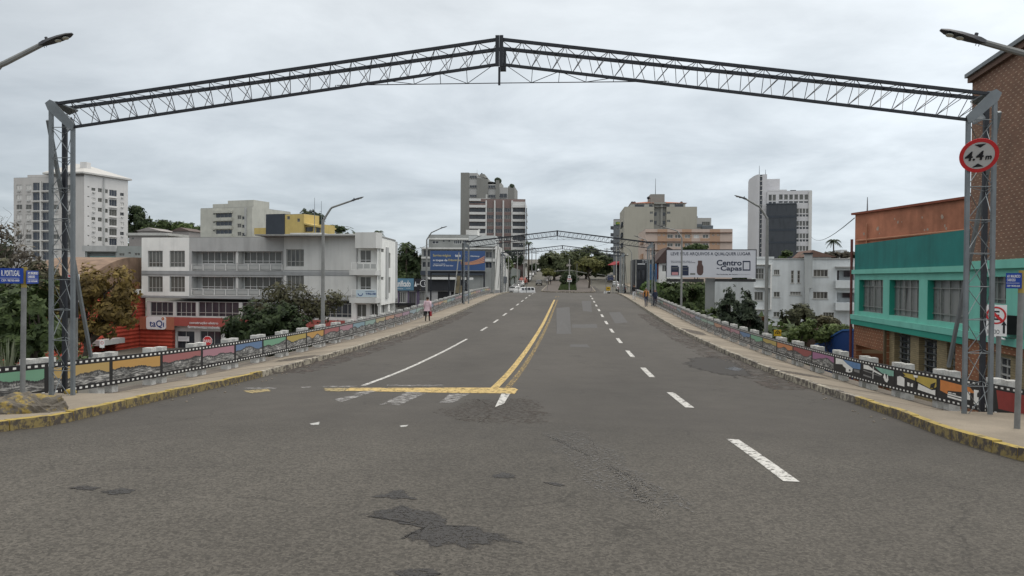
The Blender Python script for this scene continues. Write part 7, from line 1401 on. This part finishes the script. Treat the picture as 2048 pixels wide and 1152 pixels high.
LG = 'cars parked along the far left kerb'; RG = 'cars parked along the far right kerb'
for px, Y, c, kd, l in [(1026,160,cS,'hatch','silver car nearest the van in the left parked row'), (1032,172,cW,'hatch','white car just behind the van in the left parked row'), (1037,186,cG,'sedan','grey car between two white cars in the left parked row'), (1041,200,cW,'pickup','white pickup in front of the red car in the left row'), (1047,222,cR_,'van','tall red vehicle in the left parked row'), (1042,226,cB,'pickup','blue vehicle beside the tall red one in the left row'), (1056,244,cW,'sedan','white car just beyond the tall red vehicle'), (1059,262,cS,'hatch','silver car uphill in the left parked row'), (1063,282,cW,'hatch','white car high up the left parked row'), (1068,302,cK,'hatch','black car at the top of the left parked row'), (1079,330,cW,'sedan','small white car at the far top of the left street')]:
    car('parked_car', l, putcar(px, Y), R_(random.uniform(-3, 3)), c, kd, LG)
for px, Y, c, kd, l in [(1244,168,cG,'hatch','dark grey car nearest the bridge in the right parked row'), (1240,178,cW,'hatch','white car right behind the nearest grey one, right row'), (1231,206,cS,'hatch','silver car in the middle of the right parked row'), (1221,245,cB,'van','dark blue van in the right parked row'), (1217,262,cW,'hatch','white car beyond the dark blue van'), (1208,290,cS,'sedan','silver car far up the right street'), (1203,305,cW,'sedan','white car at the far top of the right street')]:
    car('parked_car', l, putcar(px, Y), R_(180+random.uniform(-3, 3)), c, kd, RG)
# ---------------- people ----------------
M_skin = mat('skin', (.36,.19,.12), .6, .06, 6); M_hair = mat('dark_hair', (.022,.014,.010), .7, .3, 12); M_hairg = mat('greying_hair', (.14,.13,.12), .7, .3, 12); M_shoe = mat('dark_shoes', (.02,.018,.018), .6)
def person(label, loc, rz, H, top, bottom, pose, hair=M_hair, coat=None, vest=None, long_hair=False, bags=(), shirt_len=.0):
    T = thing('person', label, 'person', loc, rz, 'pedestrians on the bridge' , world=False); s = H/1.75
    st = pose.get('step', .18); sw = pose.get('swing', .15); bend = pose.get('bend', {})
    J = {}; J['pel'] = (0,0,.93); J['sp'] = (0,0,1.12); J['ch'] = (0,.0,1.33); J['nk'] = (0,-.005,1.47); J['hd'] = (0,-.02,1.585); J['tp'] = (0,-.015,1.70)
    R = {'pel': .135, 'sp': .125, 'ch': .15, 'nk': .055, 'hd': .095, 'tp': .07}; E_ = [('pel','sp'),('sp','ch'),('ch','nk'),('nk','hd'),('hd','tp')]
    for sx, n, d in ((-1,'l',1), (1,'r',-1)):
        J['hp'+n] = (sx*.095, 0, .90); J['kn'+n] = (sx*.10, -d*st*.55-.03, .49); J['an'+n] = (sx*.105, -d*st+(.05 if d < 0 else 0), .09); J['to'+n] = (sx*.12, -d*st-.15, .035)
        J['sh'+n] = (sx*.185, 0, 1.40); J['el'+n] = (sx*.235, d*sw*.4+.02, 1.13); J['wr'+n] = (sx*.25+bend.get(n, (0,0,0))[0], d*sw-.04+bend.get(n, (0,0,0))[1], .90+bend.get(n, (0,0,0))[2]); w_ = V(J['wr'+n]); dr = (w_-V(J['el'+n])).normalized(); J['pm'+n] = tuple(w_+dr*.07)
        R.update({'hp'+n: .098, 'kn'+n: .062, 'an'+n: .042, 'to'+n: .036, 'sh'+n: .062, 'el'+n: .043, 'wr'+n: .027, 'pm'+n: .034}); E_ += [('pel','hp'+n),('hp'+n,'kn'+n),('kn'+n,'an'+n),('an'+n,'to'+n),('ch','sh'+n),('sh'+n,'el'+n),('el'+n,'wr'+n),('wr'+n,'pm'+n)]
        for f in range(5):
            o = V(((f-1.5)*.017, 0, 0)) if f < 4 else V((-sx*.035, -.02, .045)); ln = (.065,.075,.07,.055,.05)[f]; b1_ = V(J['pm'+n])+V((0,(f-1.5)*.018 if f < 4 else -.02,0))+dr*(.02 if f < 4 else -.03); t1 = b1_+dr*ln*.55+V((0,-.004,0)); t2 = t1+dr*ln*.45+V((-sx*.015,-.01,0)); J[f'f{f}a{n}'] = tuple(b1_); J[f'f{f}b{n}'] = tuple(t1); J[f'f{f}c{n}'] = tuple(t2)
            R.update({f'f{f}a{n}': .0095, f'f{f}b{n}': .009, f'f{f}c{n}': .0075}); E_ += [('pm'+n, f'f{f}a{n}'), (f'f{f}a{n}', f'f{f}b{n}'), (f'f{f}b{n}', f'f{f}c{n}')]
    names = list(J); me = bpy.data.meshes.new('body'); me.from_pydata([V(J[k])*s for k in names], [(names.index(a), names.index(b)) for a, b in E_], []); o = bpy.data.objects.new('body', me); sc.collection.objects.link(o)
    m = o.modifiers.new('skin', 'SKIN'); m.use_smooth_shade = True; o.modifiers.new('sub', 'SUBSURF').levels = 1
    lay = me.skin_vertices[0].data if me.skin_vertices else None
    if lay is None:
        bm = __import__('bmesh').new(); bm.from_mesh(me); bm.verts.layers.skin.verify(); bm.to_mesh(me); bm.free(); lay = me.skin_vertices[0].data
    for k, nme in enumerate(names): lay[k].radius = (R[nme]*s*(1.15 if nme in ('pel','sp','ch') else 1), R[nme]*s*(.82 if nme in ('pel','sp','ch') else 1)); lay[k].use_root = (nme == 'pel')
    bpy.context.view_layer.update(); dg = bpy.context.evaluated_depsgraph_get(); me2 = bpy.data.meshes.new_from_object(o.evaluated_get(dg)); bpy.data.objects.remove(o); me2.name = 'body'
    me2.materials.clear()
    for q in (M_skin, top, bottom, M_shoe): me2.materials.append(q)
    for p in me2.polygons:
        c = p.center/s; p.use_smooth = True
        arm = abs(c.x) > .2 and c.z > .7
        if c.z < .10: mi = 3
        elif c.z < .95 and not arm: mi = 2
        elif c.z < 1.46 and not (arm and c.z < .93): mi = 1
        else: mi = 0
        p.material_index = mi
    bo = bpy.data.objects.new('body', me2); sc.collection.objects.link(bo); bo.parent = T
    f = MB()   # face features
    for sx in (-1, 1): f.ball((sx*.034*s, -.108*s, 1.605*s), .012*s, 6, 4); 
    f.build('eye', M_ink, T); f = MB(); f.ball((0, -.118*s, 1.58*s), (.014*s, .022*s, .025*s), 6, 5); 
    for sx in (-1, 1): f.ball((sx*.098*s, -.015*s, 1.59*s), (.014*s, .025*s, .035*s), 6, 5)
    f.build('nose_and_ears', M_skin, T); f = MB(); f.box(-.028*s, .028*s, -.113*s, -.10*s, 1.535*s, 1.545*s); f.build('mouth', mat('lips', (.25,.08,.07), .6), T)
    h = MB(); h.ball((0, .012*s, 1.645*s), (.108*s, .118*s, .098*s), 12, 8)
    if long_hair: h.ball((0, .055*s, 1.50*s), (.115*s, .07*s, .19*s), 10, 8)
    h.build('hair', hair, T, smooth=True)
    def shell(name, m_, prof_, open_front=0., n=20):
        b = MB(); rings = []
        for z, rx, ry in prof_:
            rg = []
            for i in range(n+1):
                t = -pi/2+open_front+(2*pi-2*open_front)*i/n; k = 1+.05*sin(t*7+z*9)*(1 if z < 1.1 else .2); rg.append((cos(t)*rx*k*s, sin(t)*ry*k*s, z*s))
            rings.append(rg)
        for a, c in zip(rings, rings[1:]):
            for i in range(n): b.quad(a[i], a[i+1], c[i+1], c[i])
        return b.build(name, m_, T, smooth=True)
    if coat: shell('coat', coat, [(1.45,.07,.07),(1.42,.17,.11),(1.36,.205,.13),(1.2,.19,.14),(1.05,.18,.145),(.9,.215,.17),(.78,.25,.19),(.74,.262,.20)], 0)
    if coat:
        for n in 'lr': b = MB(); b.tube([V(J['sh'+n])*s, V(J['el'+n])*s, V(J['wr'+n])*s], [.075*s, .06*s, .052*s], 10); b.build('sleeve', coat, T, smooth=True)
    if vest: shell('vest', vest, [(1.44,.10,.09),(1.40,.19,.125),(1.3,.185,.15),(1.1,.165,.145),(.93,.18,.15)], .5)
    for n, m_, w_ in bags:
        p = V(J['pm'+n])*s; b = MB(); b.box(p.x-.05, p.x+.05, p.y-w_, p.y+w_, p.z-.42, p.z-.12); b.tube([(p.x, p.y-w_*.5, p.z-.13), (p.x, p.y, p.z-.0), (p.x, p.y+w_*.5, p.z-.13)], .012, 5)
        g = thing('bag', 'bag', 'bag', T.location, rz, world=False); b.build('bag_body', m_, g); g['label'] = 'dark red handbag in the right hand of the woman in pink' if m_.name.startswith('red') else 'black bag in the left hand of the woman in pink'
    return T
def onpave(px, py, side):
    p = surf(px, py)
    for _ in range(8):
        Y = p.y; X = p.x; z = pz(X, Y, side)-.0; r = ray(px, py); p = r*(z/r.z)
    return (p.x, p.y, pz(p.x, p.y, side))
M_pk_ = mat('pink_coat', (.58,.43,.48), .8, .18, 5)
p = onpave(855, 643, -1); person('woman in long pale pink coat and black trousers walking away on left pavement', p, R_(180), 1.66, M_pk_, mat('black_trousers', (.015,.015,.018), .8), dict(step=.14, swing=.12), coat=M_pk_, long_hair=False, bags=(('l', mat('red_bag', (.28,.02,.03), .5), .13), ('r', mat('black_bag', (.015,.015,.017), .5), .11)))
p = onpave(1292, 613.5, 1); person('man in open black vest over orange shirt and jeans, walking towards the camera', p, R_(6), 1.76, mat('orange_shirt', (.50,.22,.06), .8, .1), mat('blue_jeans', (.03,.04,.075), .8, .15, 5), dict(step=.16, swing=.1), hair=M_hairg, vest=mat('black_vest', (.016,.016,.018), .8))
p = onpave(1310, 614, 1); person('man in dark navy sweater and dark trousers beside the orange shirted man', p, R_(4), 1.72, mat('navy_sweater', (.018,.024,.05), .85, .1), mat('dark_trousers', (.022,.026,.045), .8), dict(step=.1, swing=.06, bend={'l': (.10,-.10,.03), 'r': (-.10,-.10,.03)}), hair=M_hairg)
xq = at(1268.5, 560, 84).x; p = (xq, 84, pz(xq, 84, 1)); person('woman in black top and white trousers, long dark hair, farthest of the three on right', p, R_(-4), 1.68, mat('black_top', (.016,.015,.018), .8), mat('white_trousers', (.55,.56,.58), .8, .06), dict(step=.18, swing=.2), long_hair=True)
for px, l in ((1094, 'tiny pedestrian in white and black at the left edge of the far median'), (1101, 'tiny pedestrian in dark clothes right beside the one in white')):
    Y = 212; a = at(px, 565, Y); person(l, (a.x, Y, prof(Y)+.16), R_(10), 1.7, mat('pale_shirt', (.45,.45,.45), .8) if px < 1098 else M_black, M_black, dict(step=.12, swing=.1))
# ---------------- poles, wires, signs beyond the bridge ----------------
def upole(px, ytop, Y, label, r=.15, arms=2, zb=None, lean=0, m=None, grp='utility poles beyond the bridge'):
    t = at(px, ytop, Y); z0 = (prof(Y) if zb is None else zb)-.1; T = thing('utility_pole', label, 'utility pole', (t.x, Y, z0), group=grp); b = MB(); b.tube([(t.x-lean, Y, z0), (t.x, Y, t.z)], [r, r*.65], 8); b.build('pole', m or M_conc, T)
    if arms:
        b = MB()
        for k in range(arms): z = t.z-.4-.9*k; b.box(t.x-1.1, t.x+1.1, Y-.06, Y+.06, z-.06, z+.06); 
        b.build('crossarm', M_dark, T); b = MB()
        for k in range(arms):
            for x in (-1, -.4, .4, 1): b.tube([(t.x+x, Y, t.z-.34-.9*k), (t.x+x, Y, t.z-.12-.9*k)], .05, 5)
        b.build('insulator', M_wht, T)
    return V((t.x, Y, t.z))
U = []
U.append(upole(1005.5, 476, 122, 'tall pale utility pole left of the bridge end', .17, 1)); U.append(upole(1017, 512, 150, 'utility pole just left of the parked cars', .14, 1)); U.append(upole(1035, 503, 172, 'utility pole before the grey garden wall', .13, 1))
U.append(upole(1048, 480, 205, 'utility pole beside the thin tall palm', .16, 2)); U.append(upole(1064, 494, 250, 'dark utility pole on the far left street', .18, 2)); U.append(upole(1072, 500, 300, 'farthest dark utility pole on the left street', .2, 2))
upole(997, 480, 100, 'slanted thin strut pole near the left bridge end', .09, 0, lean=.9, zb=-6); upole(918, 505, 104, 'slanted pole in front of the blue billboard', .10, 0, lean=1.0, zb=-6)
W2 = [upole(1243.5, 506, 132, 'pale utility pole at the right bridge end', .15, 1), upole(1233, 492, 190, 'utility pole with crossarms on the right far street', .17, 2), upole(1214, 496, 270, 'far utility pole left of the slate tower', .22, 2), upole(1240, 512, 150, 'second pale pole right of the parked cars', .13, 0), upole(1247, 508, 128, 'thin pole beside the pale utility pole at right', .09, 0)]
upole(1303, 485, 96, 'slanted pole behind the middle gate right tower', .09, 0, lean=-.9, zb=-6); upole(1272, 520, 118, 'thin dark pole before the black shop front', .08, 0)
def wire(label, A, B, sag, r=.02):
    b = MB(); P = [A.lerp(B, i/12)-V((0, 0, sag*4*(i/12)*(1-i/12))) for i in range(13)]; b.tube(P, r, 4); tag(b.build('overhead_wire', M_black), label, 'wire', 'overhead wires')
for k in range(len(U)-1):
    for dx in (-1, 1): wire(('house side' if dx < 0 else 'road side')+' wire from the '+['tall pale utility pole', 'pole left of the parked cars', 'pole before the garden wall', 'pole beside the thin palm', 'dark pole'][k]+' up the left street', U[k]+V((dx, 0, -.15)), U[k+1]+V((dx, 0, -.15)), .8, .03)
wire('wire from the pale pole at the right bridge end to the crossarm pole', W2[0]+V((-1,0,-.15)), W2[1]+V((-1,0,-.15)), .8, .03); wire('house side wire from the right crossarm pole to the far pole', W2[1]+V((1,0,-.15)), W2[2]+V((1,0,-.15)), .8, .03); wire('road side wire from the right crossarm pole to the far pole', W2[1]+V((-1,0,-.15)), W2[2]+V((-1,0,-.15)), .8, .03)
wire('thin wire crossing the sky from slate tower to the median trees', at(1218,486,300), at(1150,497,300), .6, .05); wire('single wire from commercial building to the grey offices', at(790,486,95), at(857,488,140), .8, .03); wire('single wire rising from the glass tower to the orange wall', at(1622,473,200), at(1709,436,50), 1.2, .03)
wire('loose cable hanging under the balcony banner toward the shop row', at(713,592,79), at(800,593,112), .4, .02)
# signs on the median and right side
def board(label, px, y0, y1, w_, Y, ybase, m, post=.09, mp=None, cat='sign', nm='sign'):
    a = at(px, y1, Y); z1 = at(px, y0, Y).z; zb_ = at(px, ybase, Y).z; T = thing(nm, label, cat, (a.x, Y, zb_)); b = MB(); b.tube([(a.x, Y+.12, zb_), (a.x, Y+.12, z1)], post, 8); b.build('pole', mp or M_galv, T); b = MB(); b.box(a.x-w_/2, a.x+w_/2, Y-.03, Y+.03, a.z, z1); b.build('board', m, T); return T, a, z1
Y = 172; t = at(1139, 518, Y); T = thing('signal_mast', 'pale mast on the median nose carrying a clock board and a long cross arm', 'mast', (t.x, Y, prof(Y))); b = MB(); b.tube([(t.x, Y, prof(Y)), (t.x, Y, t.z)], [.13,.1], 8); b.build('mast', M_conc, T); b = MB(); z = at(1139, 541, Y).z; b.tube([(at(1112,0,Y).x, Y, z-.2), (t.x, Y, z+.1), (at(1178,0,Y).x, Y, z-.6)], .06, 6); b.build('cross_arm', M_galv, T); b = MB(); z0 = at(0, 551, Y).z; b.box(t.x-.33, t.x+.33, Y-.3, Y-.14, z0, z0+1.0); b.build('clock_board', M_wht, T); b = MB(); b.box(t.x-.2, t.x+.2, Y-.31, Y-.3, z0+.6, z0+.85); b.box(t.x-.2, t.x+.2, Y-.31, Y-.3, z0+.2, z0+.42); b.build('board_print', M_ink, T)
T, a, z1 = board('white notice board with red heading on the median nose', 1139, 557, 563.5, 1.0, 171.4, 575, M_wht); b = MB(); b.box(a.x-.45, a.x+.45, 171.35, 171.37, z1-.2, z1-.05); b.build('red_heading', M_red, T); b = MB(); b.box(a.x-.35, a.x+.35, 171.35, 171.37, z1-.55, z1-.4); b.build('board_print', M_ink, T)
T, a, z1 = board('small square yellow warning sign at the right end of the bridge', 1216.5, 573.5, 581, .75, 140, 592, mat('warning_yellow', (.60,.38,.02), .5), .04); b = MB(); b.box(a.x-.2, a.x+.2, 139.95, 139.97, a.z+.3, a.z+.42); b.build('symbol', M_ink, T)
for px, yt, Y, l in ((1053, 565, 136, 'thin dark signal pole in front of the white van'), (1036.5, 570, 134, 'short dark signal pole left of the white van'), (1212, 551, 138, 'thin hooked signal pole beside the yellow sign'), (1154, 527, 176, 'slim green grey lamp post on the median'), (1095, 565, 168, 'short post at the left median corner'), (1183, 560, 170, 'short post at the right of the median'), (1226,560,150,'thin post before the silver parked car')):
    t = at(px, yt, Y); b = MB(); P = [(t.x, Y, prof(Y)-.1), (t.x, Y, t.z)]
    if px == 1212: P.append((t.x-1.6, Y, t.z+.25))
    b.tube(P, .055, 6); tag(b.build('post', M_galv), l, 'post', 'thin posts at the far junction')
b = MB(); t = at(1213.5, 585, 141); b.box(t.x-.5, t.x+.6, 141, 141.6, prof(141), t.z+.2); b.box(t.x+.1, t.x+.6, 140.98, 141, prof(141)+.5, t.z+.1, 1); tag(b.build('litter_bin', [M_wht, M_black]), 'small white and black roadside bin under the yellow sign', 'bin')
# tiny black signal heads on the left end
for px, y0, y1, Y, l in ((1112, 556, 566, 205, 'dark kiosk box beside the tiny pedestrians'),): t = at(px, y1, Y); b = MB();
